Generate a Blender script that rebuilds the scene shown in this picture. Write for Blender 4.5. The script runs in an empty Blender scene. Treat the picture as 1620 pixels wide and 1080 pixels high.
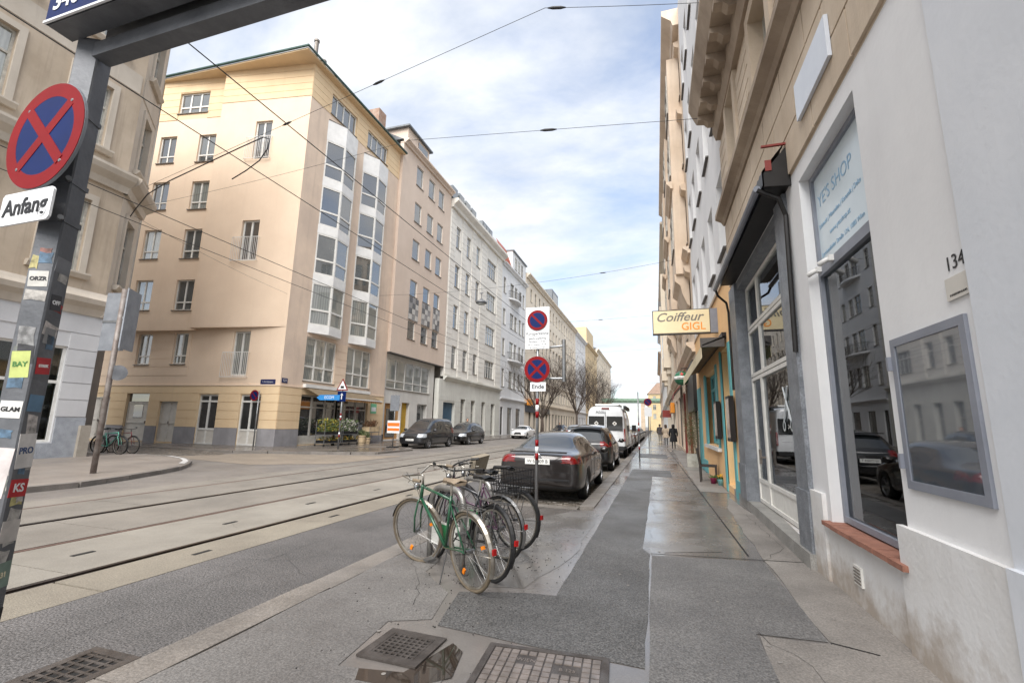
import bpy, bmesh, math, random
from mathutils import Vector, Matrix
rad = math.radians
random.seed(7)
scn = bpy.context.scene
COL = scn.collection
# ------------------------------------------------------------------ camera
cam_d = bpy.data.cameras.new('camera'); cam = bpy.data.objects.new('camera', cam_d); COL.objects.link(cam)
F_PX = 721.39
cam_d.sensor_width = 36.0; cam_d.lens = 36.0 * F_PX / 1620.0; cam_d.clip_start = 0.05; cam_d.clip_end = 3000
def _cam():
    Hv = Vector((228, -135)); Vv = Vector((80, 3990))
    Y = Vector((Hv.x, Hv.y, -F_PX)).normalized(); Z = Vector((Vv.x, Vv.y, -F_PX)).normalized(); X = Y.cross(Z)
    m = Matrix((X, Y, Z)).to_4x4(); m.translation = Vector((0, 0, 1.5)); return m
cam.matrix_world = _cam(); scn.camera = cam
# ------------------------------------------------------------------ world, sun, exposure
SUN_EL, SUN_AZ = 50.0, 178.0       # azimuth clockwise from +Y (street direction)
world = bpy.data.worlds.new('World'); scn.world = world; world.use_nodes = True
wn, wl = world.node_tree.nodes, world.node_tree.links
wn.clear()
def N(t, **k):
    n = wn.new(t)
    for a, b in k.items(): setattr(n, a, b)
    return n
sky = N('ShaderNodeTexSky', sky_type='NISHITA', sun_disc=False); sky.sun_elevation = rad(SUN_EL); sky.sun_rotation = rad(SUN_AZ)
sky.air_density = 1.0; sky.dust_density = 1.2; sky.ozone_density = 1.5
tc = N('ShaderNodeTexCoord'); sep = N('ShaderNodeSeparateXYZ'); wl.new(tc.outputs['Generated'], sep.inputs[0])
zz = N('ShaderNodeMath', operation='MAXIMUM'); wl.new(sep.outputs[2], zz.inputs[0]); zz.inputs[1].default_value = 0.0
za = N('ShaderNodeMath', operation='ADD'); wl.new(zz.outputs[0], za.inputs[0]); za.inputs[1].default_value = 0.22
dx = N('ShaderNodeMath', operation='DIVIDE'); wl.new(sep.outputs[0], dx.inputs[0]); wl.new(za.outputs[0], dx.inputs[1])
dy = N('ShaderNodeMath', operation='DIVIDE'); wl.new(sep.outputs[1], dy.inputs[0]); wl.new(za.outputs[0], dy.inputs[1])
cmb = N('ShaderNodeCombineXYZ'); wl.new(dx.outputs[0], cmb.inputs[0]); wl.new(dy.outputs[0], cmb.inputs[1])
mp = N('ShaderNodeMapping'); mp.inputs['Rotation'].default_value = (0, 0, rad(35)); mp.inputs['Scale'].default_value = (0.8, 1.15, 1); mp.inputs['Location'].default_value = (1.3, 0.55, 0)
wl.new(cmb.outputs[0], mp.inputs[0])
n1 = N('ShaderNodeTexNoise'); n1.inputs['Scale'].default_value = 1.1; n1.inputs['Detail'].default_value = 9; n1.inputs['Roughness'].default_value = 0.58; n1.inputs['Distortion'].default_value = 0.25
wl.new(mp.outputs[0], n1.inputs['Vector'])
r1 = N('ShaderNodeValToRGB'); r1.color_ramp.elements[0].position = 0.33; r1.color_ramp.elements[1].position = 0.55
r1.color_ramp.elements[0].color = (0.12, 0.12, 0.12, 1); r1.color_ramp.elements[1].color = (1, 1, 1, 1)
wl.new(n1.outputs['Fac'], r1.inputs[0])
n2 = N('ShaderNodeTexNoise'); n2.inputs['Scale'].default_value = 2.6; n2.inputs['Detail'].default_value = 8; n2.inputs['Roughness'].default_value = 0.6
wl.new(mp.outputs[0], n2.inputs['Vector'])
r2 = N('ShaderNodeValToRGB'); r2.color_ramp.elements[0].position = 0.3; r2.color_ramp.elements[1].position = 0.7
r2.color_ramp.elements[0].color = (2.95, 3.1, 3.3, 1); r2.color_ramp.elements[1].color = (4.35, 4.38, 4.42, 1)
wl.new(n2.outputs['Fac'], r2.inputs[0])
mx = N('ShaderNodeMixRGB'); wl.new(r1.outputs[0], mx.inputs['Fac']); wl.new(sky.outputs[0], mx.inputs['Color1']); wl.new(r2.outputs[0], mx.inputs['Color2'])
bg = N('ShaderNodeBackground'); bg.inputs['Strength'].default_value = 0.11; wl.new(mx.outputs[0], bg.inputs['Color'])
wo = N('ShaderNodeOutputWorld'); wl.new(bg.outputs[0], wo.inputs['Surface'])
sd = bpy.data.lights.new('sun', 'SUN'); sd.energy = 2.6; sd.angle = rad(55); sd.color = (1.0, 0.965, 0.92)
sun = bpy.data.objects.new('sun', sd); COL.objects.link(sun)
az = rad(SUN_AZ); el = rad(SUN_EL)
sdir = Vector((math.sin(az) * math.cos(el), math.cos(az) * math.cos(el), math.sin(el)))
sun.rotation_euler = (-sdir).to_track_quat('-Z', 'Y').to_euler(); sun.location = (0, 0, 40)
scn.view_settings.view_transform = 'Standard'; scn.view_settings.look = 'None'; scn.view_settings.gamma = 1.0
scn.view_settings.exposure = 1.42
# ------------------------------------------------------------------ materials
def S(r, g, b, k=1.0):
    f = lambda c: (c / 255 / 12.92 if c / 255 <= 0.04045 else ((c / 255 + 0.055) / 1.055) ** 2.4) * k
    return (f(r), f(g), f(b))
MATS = {}
def mat(name, c1, c2=None, scale=3.0, rough=0.7, rough2=None, bump=0.0, bscale=None, metal=0.0, spec=0.5, streak=0.0, speck=0.0, coat=0.0, rscale=None, ior=None, splash=None):
    """Procedural material: two tones mixed by noise, optional vertical streaks (wear), speckle, roughness patches and fine relief."""
    if name in MATS: return MATS[name]
    m = bpy.data.materials.new(name); m.use_nodes = True; nt = m.node_tree; nd, lk = nt.nodes, nt.links
    p = nd['Principled BSDF']; c2 = c2 or tuple(x * 0.86 for x in c1)
    geo = nd.new('ShaderNodeNewGeometry'); pos = geo.outputs['Position']
    nz = nd.new('ShaderNodeTexNoise'); nz.inputs['Scale'].default_value = scale; nz.inputs['Detail'].default_value = 6; nz.inputs['Roughness'].default_value = 0.62
    lk.new(pos, nz.inputs['Vector'])
    rp = nd.new('ShaderNodeValToRGB'); rp.color_ramp.elements[0].position = 0.35; rp.color_ramp.elements[1].position = 0.68
    rp.color_ramp.elements[0].color = (*c2, 1); rp.color_ramp.elements[1].color = (*c1, 1)
    lk.new(nz.outputs['Fac'], rp.inputs[0]); out = rp.outputs[0]
    if streak > 0:
        mpn = nd.new('ShaderNodeMapping'); mpn.inputs['Scale'].default_value = (2.2, 2.2, 0.16); lk.new(pos, mpn.inputs[0])
        sn = nd.new('ShaderNodeTexNoise'); sn.inputs['Scale'].default_value = 1.4; sn.inputs['Detail'].default_value = 7; sn.inputs['Roughness'].default_value = 0.7; lk.new(mpn.outputs[0], sn.inputs['Vector'])
        sr = nd.new('ShaderNodeMapRange'); sr.inputs[1].default_value = 0.5; sr.inputs[2].default_value = 0.75; sr.inputs[3].default_value = 0; sr.inputs[4].default_value = streak; lk.new(sn.outputs['Fac'], sr.inputs[0])
        mm = nd.new('ShaderNodeMixRGB'); mm.inputs['Color2'].default_value = (c1[0] * 0.45, c1[1] * 0.43, c1[2] * 0.42, 1); lk.new(sr.outputs[0], mm.inputs['Fac']); lk.new(out, mm.inputs['Color1']); out = mm.outputs[0]
    if splash:      # irregular splash stains of street dirt, with a ragged outline
        dn = nd.new('ShaderNodeTexNoise'); dn.inputs['Scale'].default_value = 2.6; dn.inputs['Detail'].default_value = 9; dn.inputs['Roughness'].default_value = 0.68; lk.new(pos, dn.inputs['Vector'])
        sz_ = nd.new('ShaderNodeSeparateXYZ'); lk.new(pos, sz_.inputs[0])
        ml = nd.new('ShaderNodeMath'); ml.operation = 'MULTIPLY_ADD'; lk.new(sz_.outputs[2], ml.inputs[0]); ml.inputs[1].default_value = -0.75; lk.new(dn.outputs['Fac'], ml.inputs[2])
        dr_ = nd.new('ShaderNodeMapRange'); dr_.inputs[1].default_value = 0.24; dr_.inputs[2].default_value = 0.5; dr_.inputs[3].default_value = 0; dr_.inputs[4].default_value = 0.75; lk.new(ml.outputs[0], dr_.inputs[0])
        dm_ = nd.new('ShaderNodeMixRGB'); dm_.inputs['Color2'].default_value = (*splash, 1); lk.new(dr_.outputs[0], dm_.inputs['Fac']); lk.new(out, dm_.inputs['Color1']); out = dm_.outputs[0]
    if speck > 0:
        vn = nd.new('ShaderNodeTexNoise'); vn.inputs['Scale'].default_value = 70; vn.inputs['Detail'].default_value = 3; lk.new(pos, vn.inputs['Vector'])
        vr = nd.new('ShaderNodeMapRange'); vr.inputs[1].default_value = 0.35; vr.inputs[2].default_value = 0.7; vr.inputs[3].default_value = 1 - speck; vr.inputs[4].default_value = 1 + speck; lk.new(vn.outputs['Fac'], vr.inputs[0])
        vm = nd.new('ShaderNodeVectorMath'); vm.operation = 'SCALE'; lk.new(out, vm.inputs[0]); lk.new(vr.outputs[0], vm.inputs['Scale']); out = vm.outputs[0]
    lk.new(out, p.inputs['Base Color'])
    p.inputs['Metallic'].default_value = metal; p.inputs['Specular IOR Level'].default_value = spec; p.inputs['Coat Weight'].default_value = coat
    if ior: p.inputs['IOR'].default_value = ior
    if coat: p.inputs['Coat Roughness'].default_value = 0.04
    if rough2 is not None:
        rn = nd.new('ShaderNodeTexNoise'); rn.inputs['Scale'].default_value = rscale or scale * 0.6; rn.inputs['Detail'].default_value = 5; rn.inputs['Roughness'].default_value = 0.6; lk.new(pos, rn.inputs['Vector'])
        rr = nd.new('ShaderNodeMapRange'); rr.inputs[1].default_value = 0.4; rr.inputs[2].default_value = 0.62; rr.inputs[3].default_value = rough; rr.inputs[4].default_value = rough2; lk.new(rn.outputs['Fac'], rr.inputs[0]); lk.new(rr.outputs[0], p.inputs['Roughness'])
    else: p.inputs['Roughness'].default_value = rough
    if bump > 0:
        bn = nd.new('ShaderNodeTexNoise'); bn.inputs['Scale'].default_value = bscale or scale * 12; bn.inputs['Detail'].default_value = 5; lk.new(pos, bn.inputs['Vector'])
        bp = nd.new('ShaderNodeBump'); bp.inputs['Strength'].default_value = bump; bp.inputs['Distance'].default_value = 0.02; lk.new(bn.outputs['Fac'], bp.inputs['Height']); lk.new(bp.outputs[0], p.inputs['Normal'])
    MATS[name] = m; return m
def glassmat(name, tint=(0.9, 0.95, 0.94), trans=0.85):
    """Window glass: clear, with Fresnel reflection."""
    if name in MATS: return MATS[name]
    m = bpy.data.materials.new(name); m.use_nodes = True; nt = m.node_tree; nd, lk = nt.nodes, nt.links; nd.clear()
    o = nd.new('ShaderNodeOutputMaterial'); fr = nd.new('ShaderNodeFresnel'); fr.inputs['IOR'].default_value = 1.7
    t = nd.new('ShaderNodeBsdfTransparent'); t.inputs[0].default_value = (*[x * trans for x in tint], 1)
    g = nd.new('ShaderNodeBsdfGlossy'); g.inputs['Roughness'].default_value = 0.012; g.inputs['Color'].default_value = (0.95, 0.97, 1, 1)
    mxs = nd.new('ShaderNodeMixShader'); lk.new(fr.outputs[0], mxs.inputs[0]); lk.new(t.outputs[0], mxs.inputs[1]); lk.new(g.outputs[0], mxs.inputs[2]); lk.new(mxs.outputs[0], o.inputs[0])
    MATS[name] = m; return m
# ------------------------------------------------------------------ mesh helpers
class MB:
    """Collects shapes; build() links them as ONE mesh object."""
    def __init__(s, M=None): s.v = []; s.f = []; s.M = M
    def pt(s, p):
        p = Vector(p); s.v.append(tuple(s.M @ p) if s.M else tuple(p)); return len(s.v) - 1
    def quad(s, a, b, c, d): s.f.append([s.pt(a), s.pt(b), s.pt(c), s.pt(d)]); return s
    def poly(s, pts): s.f.append([s.pt(p) for p in pts]); return s
    def box(s, x0, x1, y0, y1, z0, z1):
        i = [s.pt(p) for p in ((x0, y0, z0), (x1, y0, z0), (x1, y1, z0), (x0, y1, z0), (x0, y0, z1), (x1, y0, z1), (x1, y1, z1), (x0, y1, z1))]
        s.f += [[i[0], i[3], i[2], i[1]], [i[4], i[5], i[6], i[7]], [i[0], i[1], i[5], i[4]], [i[1], i[2], i[6], i[5]], [i[2], i[3], i[7], i[6]], [i[3], i[0], i[4], i[7]]]; return s
    def prism(s, pts, z0, z1):
        a = [s.pt((x, y, z0)) for x, y in pts]; b = [s.pt((x, y, z1)) for x, y in pts]; n = len(pts)
        s.f.append(a[::-1]); s.f.append(b)
        for i in range(n): s.f.append([a[i], a[(i + 1) % n], b[(i + 1) % n], b[i]])
        return s
    def extrude(s, prof, x0, x1):
        """profile in the (y, z) plane swept along x"""
        a = [s.pt((x0, y, z)) for y, z in prof]; b = [s.pt((x1, y, z)) for y, z in prof]; n = len(prof)
        s.f.append(a); s.f.append(b[::-1])
        for i in range(n): s.f.append([a[(i + 1) % n], a[i], b[i], b[(i + 1) % n]])
        return s
    def tube(s, pts, r, n=8, cap=True):
        pts = [Vector(p) for p in pts]; rs = r if isinstance(r, (list, tuple)) else [r] * len(pts); rings = []; up = None
        for i, p in enumerate(pts):
            d = (pts[min(i + 1, len(pts) - 1)] - pts[max(i - 1, 0)])
            d = d.normalized() if d.length > 1e-9 else Vector((0, 0, 1))
            if up is None: up = d.orthogonal().normalized()
            else: up = (up - d * up.dot(d)); up = up.normalized() if up.length > 1e-6 else d.orthogonal().normalized()
            w = d.cross(up)
            rings.append([s.pt(p + (up * math.cos(6.28318 * k / n) + w * math.sin(6.28318 * k / n)) * rs[i]) for k in range(n)])
        for a, b in zip(rings, rings[1:]):
            for k in range(n): s.f.append([a[k], a[(k + 1) % n], b[(k + 1) % n], b[k]])
        if cap: s.f.append(rings[0][::-1]); s.f.append(rings[-1])
        return s
    def lathe(s, prof, n=24, M=None, close=False):
        """profile of (radius, height) turned round local z"""
        rings = []
        for r, z in prof:
            rings.append([s.pt((M @ Vector((r * math.cos(6.28318 * k / n), r * math.sin(6.28318 * k / n), z))) if M else (r * math.cos(6.28318 * k / n), r * math.sin(6.28318 * k / n), z)) for k in range(n)])
        pr = list(zip(rings, rings[1:])) + ([(rings[-1], rings[0])] if close else [])
        for a, b in pr:
            for k in range(n): s.f.append([a[k], a[(k + 1) % n], b[(k + 1) % n], b[k]])
        if not close:
            if prof[0][0] > 1e-5: s.f.append(rings[0][::-1])
            if prof[-1][0] > 1e-5: s.f.append(rings[-1])
        return s
    def mesh(s, name, m, smooth=False):
        me = bpy.data.meshes.new(name); me.from_pydata(s.v, [], s.f); me.validate(); me.update()
        if m: me.materials.append(m)
        if smooth:
            for p in me.polygons: p.use_smooth = True
        return me
    def build(s, name, m, parent=None, smooth=False, kind=None): return obj(name, s.mesh(name, m, smooth), parent, kind=kind)
def obj(name, me, parent=None, M=None, kind=None):
    o = bpy.data.objects.new(name, me); COL.objects.link(o)
    if parent is not None:
        o.parent = parent
        if 'wloc' in parent: o.matrix_parent_inverse = Matrix.Translation(-Vector(parent['wloc']))     # children of a building use world coordinates
    if M is not None: o.matrix_basis = M
    if kind: o['kind'] = kind
    return o
def tag(o, label, cat, group=None):
    o['label'] = label; o['category'] = cat
    if group: o['group'] = group
    return o
def thing(name, label, cat, loc=(0, 0, 0), rz=0, group=None, worldkids=False):
    o = bpy.data.objects.new(name, None); COL.objects.link(o); o.location = loc; o.rotation_euler = (0, 0, rz); o.empty_display_size = 0.2
    if worldkids: o['wloc'] = tuple(loc)
    return tag(o, label, cat, group)
def struct(name, mb, m, smooth=False, parent=None): return mb.build(name, m, parent, smooth, kind='structure' if parent is None else None)
def copy_tree(o, parent=None):
    c = o.copy(); COL.objects.link(c)
    if parent is not None: c.parent = parent
    for ch in list(o.children): copy_tree(ch, c)
    return c
TXT = {}
def text(s, size, M, m, parent, name='lettering', align='CENTER', shear=0.0, depth=0.001, sx=1.0, bold=0.0):
    key = (s, size, align, shear, depth, sx, bold, m.name)
    if key not in TXT:
        cu = bpy.data.curves.new('t', 'FONT'); cu.body = s; cu.size = size; cu.align_x = align; cu.align_y = 'CENTER'; cu.shear = shear; cu.extrude = depth; cu.resolution_u = 3; cu.offset = bold
        to = bpy.data.objects.new('t', cu); COL.objects.link(to)
        me = bpy.data.meshes.new_from_object(to.evaluated_get(bpy.context.evaluated_depsgraph_get())); bpy.data.objects.remove(to); bpy.data.curves.remove(cu)
        me.materials.clear(); me.materials.append(m); me.transform(Matrix.Diagonal((sx, 1, 1, 1))); me.name = 'lettering'; TXT[key] = me
    return obj(name, TXT[key], parent, M)
def frame_M(o, u, n):
    """matrix with local X = u, local Z = outward normal n (for flat lettering and plates)"""
    u = Vector(u).normalized(); n = Vector(n).normalized(); v = n.cross(u)
    m = Matrix((u, v, n)).transposed().to_4x4(); m.translation = Vector(o); return m
# ================================================================== GROUND
M_GROUND = mat('ground_asphalt', S(112, 108, 104), S(98, 95, 92), 1.2, 0.8, bump=0.2, bscale=60)
M_ROAD = mat('road_asphalt', S(102, 99, 98), S(82, 80, 79), 0.9, 0.55, 0.8, bump=0.5, bscale=90, speck=0.65)
M_ROAD2 = mat('road_asphalt_far', S(122, 116, 110), S(104, 99, 95), 0.8, 0.5, 0.75, bump=0.3, bscale=70, speck=0.2)
M_SLAB = mat('track_concrete', S(138, 133, 124), S(118, 113, 105), 0.9, 0.6, 0.85, bump=0.25, bscale=70, speck=0.12)
M_SLAB2 = mat('track_concrete_tan', S(134, 127, 114), S(116, 109, 98), 1.1, 0.65, 0.85, bump=0.35, bscale=80, speck=0.2)
M_SLAB3 = mat('track_concrete_dark', S(128, 122, 114), S(108, 103, 96), 0.8, 0.6, 0.85, bump=0.3, bscale=70, speck=0.2)
M_RAIL = mat('rail_steel', S(92, 82, 78), S(66, 56, 52), 5, 0.35, metal=0.8)
M_RUST = mat('rail_rust', S(112, 88, 80), S(92, 70, 62), 5, 0.55, metal=0.3)
M_DARK = mat('groove_dark', S(26, 24, 23), S(16, 15, 15), 4, 0.8)
M_WET = mat('wet_pavement', S(126, 121, 117), S(98, 94, 91), 0.8, 0.12, 0.34, bump=0.04, bscale=45, rscale=0.6, speck=0.06, spec=0.9)
M_DRY = mat('dry_pavement', S(120, 117, 114), S(98, 95, 93), 0.9, 0.45, 0.75, bump=0.35, bscale=80, speck=0.3, rscale=0.9)
M_TRENCH = mat('patched_asphalt', S(102, 101, 100), S(84, 83, 82), 1.1, 0.38, 0.62, bump=0.6, bscale=90, speck=0.6)
M_WALLSIDE = mat('pavement_by_wall', S(148, 142, 136), S(116, 111, 106), 0.9, 0.5, 0.8, bump=0.3, bscale=70, speck=0.22)
M_GRANITE = mat('kerb_granite', S(132, 126, 120), S(108, 103, 98), 2.0, 0.35, 0.7, bump=0.3, bscale=60, speck=0.25)
M_LPAVE = mat('far_pavement', S(142, 133, 124), S(122, 114, 107), 0.7, 0.4, 0.7, bump=0.15, bscale=50, speck=0.08)
M_SETT = mat('sett_stone', S(120, 113, 104), S(92, 86, 79), 2.5, 0.35, 0.7, bump=0.3, bscale=40)
M_JOINT = mat('sett_joint', S(74, 68, 62), S(60, 55, 50), 4, 0.8)
M_IRON = mat('cast_iron', S(104, 98, 94), S(76, 70, 66), 9, 0.35, 0.6, metal=0.55, bump=0.2)
M_WHITEPAINT = mat('road_paint_white', S(205, 203, 200), S(170, 168, 165), 8, 0.6)
M_PUDDLE = mat('puddle_water', S(58, 50, 44), S(46, 40, 36), 2, 0.03, spec=0.6)

struct('ground', MB().quad((-1500, -1500, -0.16), (1500, -1500, -0.16), (1500, 1500, -0.16), (-1500, 1500, -0.16)), M_GROUND)
def wobble(pts, step=0.35, amp=0.012, seed=1):
    """polygon outline with slightly uneven, broken edges"""
    rnd = random.Random(seed); out = []
    for i, p in enumerate(pts):
        q = pts[(i + 1) % len(pts)]; d = math.hypot(q[0] - p[0], q[1] - p[1]); n = max(1, min(60, int(d / step)))
        for k in range(n):
            t = k / n; j = amp if k else amp * 0.4
            out.append((p[0] + (q[0] - p[0]) * t + rnd.uniform(-j, j), p[1] + (q[1] - p[1]) * t + rnd.uniform(-j, j)))
    return out
def sheet(name, pts, z, m, parent=None, amp=0.012, seed=1, th=0.0):
    b = MB()
    if th: b.prism(wobble(pts, amp=amp, seed=seed), z - th, z)
    else: b.poly([(x, y, z) for x, y in wobble(pts, amp=amp, seed=seed)])
    return struct(name, b, m, parent=parent)
# carriageway
road = struct('road', MB().prism([(-3.1, -8), (-3.1, 8.95), (-3.4, 8.95), (-3.4, 300), (-4.72, 300), (-4.72, -8)], -0.15, -0.03), M_ROAD)
struct('road', MB().prism([(-10.72, -8), (-10.72, 300), (-15.2, 300), (-15.2, 17), (-18, 16.9), (-30, 16.9), (-30, 12), (-20, 12), (-12, -8)], -0.15, -0.034), M_ROAD2)
sheet('road', [(-13.2, 12.6), (-11.1, 14.2), (-11.0, 19), (-12.4, 18.4), (-17.5, 16.6), (-18.5, 13.4), (-16.5, 13.2)], -0.028, mat('road_patch', S(140, 128, 114), S(122, 112, 100), 0.9, 0.6, 0.8, bump=0.2, bscale=60, speck=0.15), amp=0.05, seed=3)
bed = struct('tram_track', MB().box(-10.72, -4.72, -8, 300, -0.15, -0.055), M_DARK)
cols = [(-5.385, -4.725, M_SLAB2, 5.2, 0.7), (-6.89, -5.53, M_SLAB, 5.2, 0.9), (-8.42, -7.0, M_SLAB3, 5.2, 2.3), (-9.9, -8.59, M_SLAB3, 5.2, 3.7), (-10.71, -10.0, M_SLAB3, 5.2, 1.4)]
for ci, (x0, x1, mm, L, off) in enumerate(cols):
    y = -8 + off; meshes = {}
    while y < 300:
        y1 = y + (L if y < 70 else 60); dz = random.uniform(-0.002, 0.002)
        key = round(y1 - y, 1)
        if key not in meshes: meshes[key] = MB().box(x0, x1, 0.012, key - 0.012, -0.1, -0.027).mesh('slab', mm)
        obj('slab', meshes[key], bed, Matrix.Translation((0, y, dz))); y = y1
for x, heavy in ((-5.455, 1), (-6.945, 0), (-8.50, 1), (-9.95, 0)):
    b = MB()
    if heavy: b.box(x - 0.062, x - 0.005, -8, 300, -0.1, -0.024); b.box(x + 0.048, x + 0.066, -8, 300, -0.1, -0.03)
    else: b.box(x - 0.02, x + 0.045, -8, 300, -0.1, -0.026)
    b.build('rail', M_RAIL if heavy else M_RUST, bed)
for x, y in ((-5.05, 4.3), (-5.05, 6.6), (-6.2, 3.8), (-6.1, 5.6), (-6.2, 7.4), (-5.05, 9.0), (-6.1, 9.4)):
    MB().box(x - 0.03, x + 0.03, y - 0.11, y + 0.11, -0.03, -0.0235).build('lifting_slot', M_DARK, bed)
# right pavement with the widened part where the bicycles stand
pav = struct('pavement', MB().prism([(2.1, -8), (2.1, 260), (-1.14, 260), (-1.14, 8.62), (-2.87, 8.62), (-2.87, -8)], -0.15, 0.0), M_WET)
def kerb_run(p, q, w0, w1, z0, z1, parent, m, L=1.0, name='kerb_stone'):
    """row of separate kerb stones from p to q; w0, w1 are offsets to the left of the running direction"""
    p = Vector(p); q = Vector(q); d = (q - p); n = max(1, round(d.length / L)); u = d.normalized(); ang = math.atan2(u.y, u.x); l = d.length / n
    me = MB().box(0.006, l - 0.006, w0, w1, z0, z1).mesh('kerb_stone', m)
    for k in range(n):
        c = p + u * (l * k); obj(name, me, parent, Matrix.Translation((c.x, c.y, random.uniform(-0.006, 0.004))) @ Matrix.Rotation(ang, 4, 'Z'))
kerb_run((-3.15, -3), (-3.15, 8.9), -0.27, 0, -0.15, 0.004, pav, M_GRANITE, 1.7)
kerb_run((-3.15, 8.92), (-1.42, 8.92), -0.29, 0, -0.15, 0.003, pav, M_GRANITE, 0.9)
kerb_run((-1.42, 8.93), (-1.42, 90), -0.27, 0, -0.15, 0.012, pav, M_GRANITE, 1.0)
MB().box(-1.42, -1.15, 90, 260, -0.15, 0.01).build('kerb', M_GRANITE, pav)
# repairs in the pavement surface
sheet('asphalt_patch', [(-0.92, 3.35), (-0.12, 3.3), (-0.12, 6.05), (-0.22, 6.3), (-0.2, 7.6), (-0.16, 15.2), (0.42, 15.2), (0.42, 17.4), (-0.85, 17.4), (-0.88, 10), (-0.9, 4.33), (-1.18, 4.3), (-1.75, 4.12), (-1.62, 3.42)], 0.004, M_TRENCH, pav, amp=0.009, seed=5)
sheet('asphalt_patch', [(-0.1, -3), (0.62, -3), (0.66, 4.1), (1.13, 4.13), (1.12, 6.2), (-0.1, 6.02)], 0.0045, mat('asphalt_patch_dark', S(116, 114, 112), S(97, 95, 94), 1.0, .42, .68, bump=.4, bscale=85, speck=.4), pav, amp=0.008, seed=6)
sheet('wall_side_strip', [(0.64, -3), (1.7, -3), (1.7, 7.0), (1.5, 11.5), (1.25, 10), (1.14, 6.25), (1.15, 4.1), (0.68, 4.08)], 0.0035, M_WALLSIDE, pav, amp=0.02, seed=7)
sheet('asphalt_patch', [(-2.86, -3), (-1.7, -3), (-1.25, 2.75), (-1.95, 2.7), (-2.0, 3.35), (-1.7, 3.5), (-1.82, 4.05), (-2.3, 4.5), (-2.6, 6.6), (-2.86, 6.8)], 0.004, M_DRY, pav, amp=0.03, seed=8)
sheet('asphalt_patch', [(-0.9, 24), (0.5, 24), (0.5, 27.5), (-0.9, 27.5)], 0.004, M_TRENCH, pav, seed=11)
sheet('asphalt_patch', [(0.95, 12.2), (1.6, 12.2), (1.6, 33), (1.0, 33)], 0.004, M_WALLSIDE, pav, amp=0.02, seed=12)
for (xa, ya, xb, yb) in ((-0.11, 6.08, 1.66, 6.36), (1.0, 6.4, 0.7, 34), (-0.15, 10.4, 0.8, 10.5), (-0.15, 20.5, 0.8, 20.6), (1.14, 4.12, 1.4, 4.02), (-1.12, 12.4, -0.9, 12.4), (-1.12, 14.6, -0.9, 14.6), (-0.2, 30, 0.75, 30.1)):
    d = Vector((xb - xa, yb - ya, 0)).normalized(); w = Vector((-d.y, d.x, 0)) * 0.008
    MB().poly([(xa - w.x, ya - w.y, 0.0065), (xb - w.x, yb - w.y, 0.0065), (xb + w.x, yb + w.y, 0.0065), (xa + w.x, ya + w.y, 0.0065)]).build('joint', M_DARK, pav)
# parking bay paved with setts, under the parked cars
bay = struct('parking_bay', MB().box(-3.4, -1.43, 8.95, 260, -0.15, -0.085), M_JOINT)
def setts(name, x0, x1, y0, y1, z, parent, dx=0.17, dy=0.17, rise=None, seed=1, inside=None):
    rnd = random.Random(seed); b = MB(); y = y0; r = 0
    while y < y1:
        x = x0 + (dx / 2 if r % 2 else 0)
        while x < x1:
            if inside is None or inside(x, y):
                h = z + rnd.uniform(-0.006, 0.006) + (rise(x, y) if rise else 0); a = rnd.uniform(0.006, 0.012)
                i = [b.pt(p) for p in ((x + a, y + a, h), (x + dx - a, y + a, h), (x + dx - a, y + dy - a, h), (x + a, y + dy - a, h), (x, y, h - .03), (x + dx, y, h - .03), (x + dx, y + dy, h - .03), (x, y + dy, h - .03))]
                b.f += [[i[0], i[1], i[2], i[3]], [i[4], i[5], i[1], i[0]], [i[5], i[6], i[2], i[1]], [i[6], i[7], i[3], i[2]], [i[7], i[4], i[0], i[3]]]
            x += dx
        y += dy; r += 1
    return b.build(name, M_SETT, parent, kind='stuff')
setts('setts', -3.38, -1.6, 8.97, 30, -0.075, bay, 0.18, 0.18)
# side street paved with small setts, rising gently to the left
rise = lambda x, y: max(0.0, (-19.0 - x)) * 0.012
sst = struct('side_street', MB().poly([(-17, 12.9, -0.05), (-17, 17, -0.05), (-20, 17, -0.05), (-48, 17, 0.29), (-48, 12.9, 0.29), (-20, 12.9, -0.05)]), M_JOINT)
setts('setts', -40, -17.6, 13.1, 16.7, -0.018, sst, 0.16, 0.16, rise, 4, lambda x, y: x < -18.2 + 0.4 * math.sin(y * 3))
# pavement on the near left corner
lp = [(-12.0, -8), (-12.02, 7.0), (-12.5, 8.3), (-13.0, 9.4), (-13.5, 10.3), (-14.1, 11.0), (-14.9, 11.75), (-15.9, 12.4), (-17.3, 12.95), (-19, 13.05), (-23, 13.08), (-23, -8)]
lpav = struct('pavement', MB().prism(lp, -0.15, 0.07), M_LPAVE)
def kerb_path(pts, w, z0, z1, parent, m, L=0.9):
    for a, b2 in zip(pts, pts[1:]): kerb_run(a, b2, -w / 2 - 0.02, w / 2 - 0.02, z0, z1, parent, m, L)
kerb_path([(-12.05, -3)] + [(x - 0.03, y) for x, y in lp[1:10]], 0.2, -0.15, 0.078, lpav, M_GRANITE)
wl2 = MB()
for (xa, ya), (xb, yb) in zip(lp[5:9], lp[6:10]):
    wl2.poly([(xa - 0.25, ya, 0.083), (xa - 0.02, ya + .02, 0.083), (xb - 0.02, yb + .02, 0.083), (xb - 0.25, yb, 0.083)])
wl2.build('kerb_paint', M_WHITEPAINT, lpav)
rp_ = [(-48, 20.3), (-48, 16.7), (-30, 16.62), (-18.4, 16.65), (-16.9, 17.1), (-15.4, 17.9), (-13.6, 18.6), (-12.75, 19.3), (-12.75, 22.6), (-13.4, 23.5), (-14.9, 24.1), (-14.95, 260), (-19.8, 260), (-19.8, 20.3)]
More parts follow.
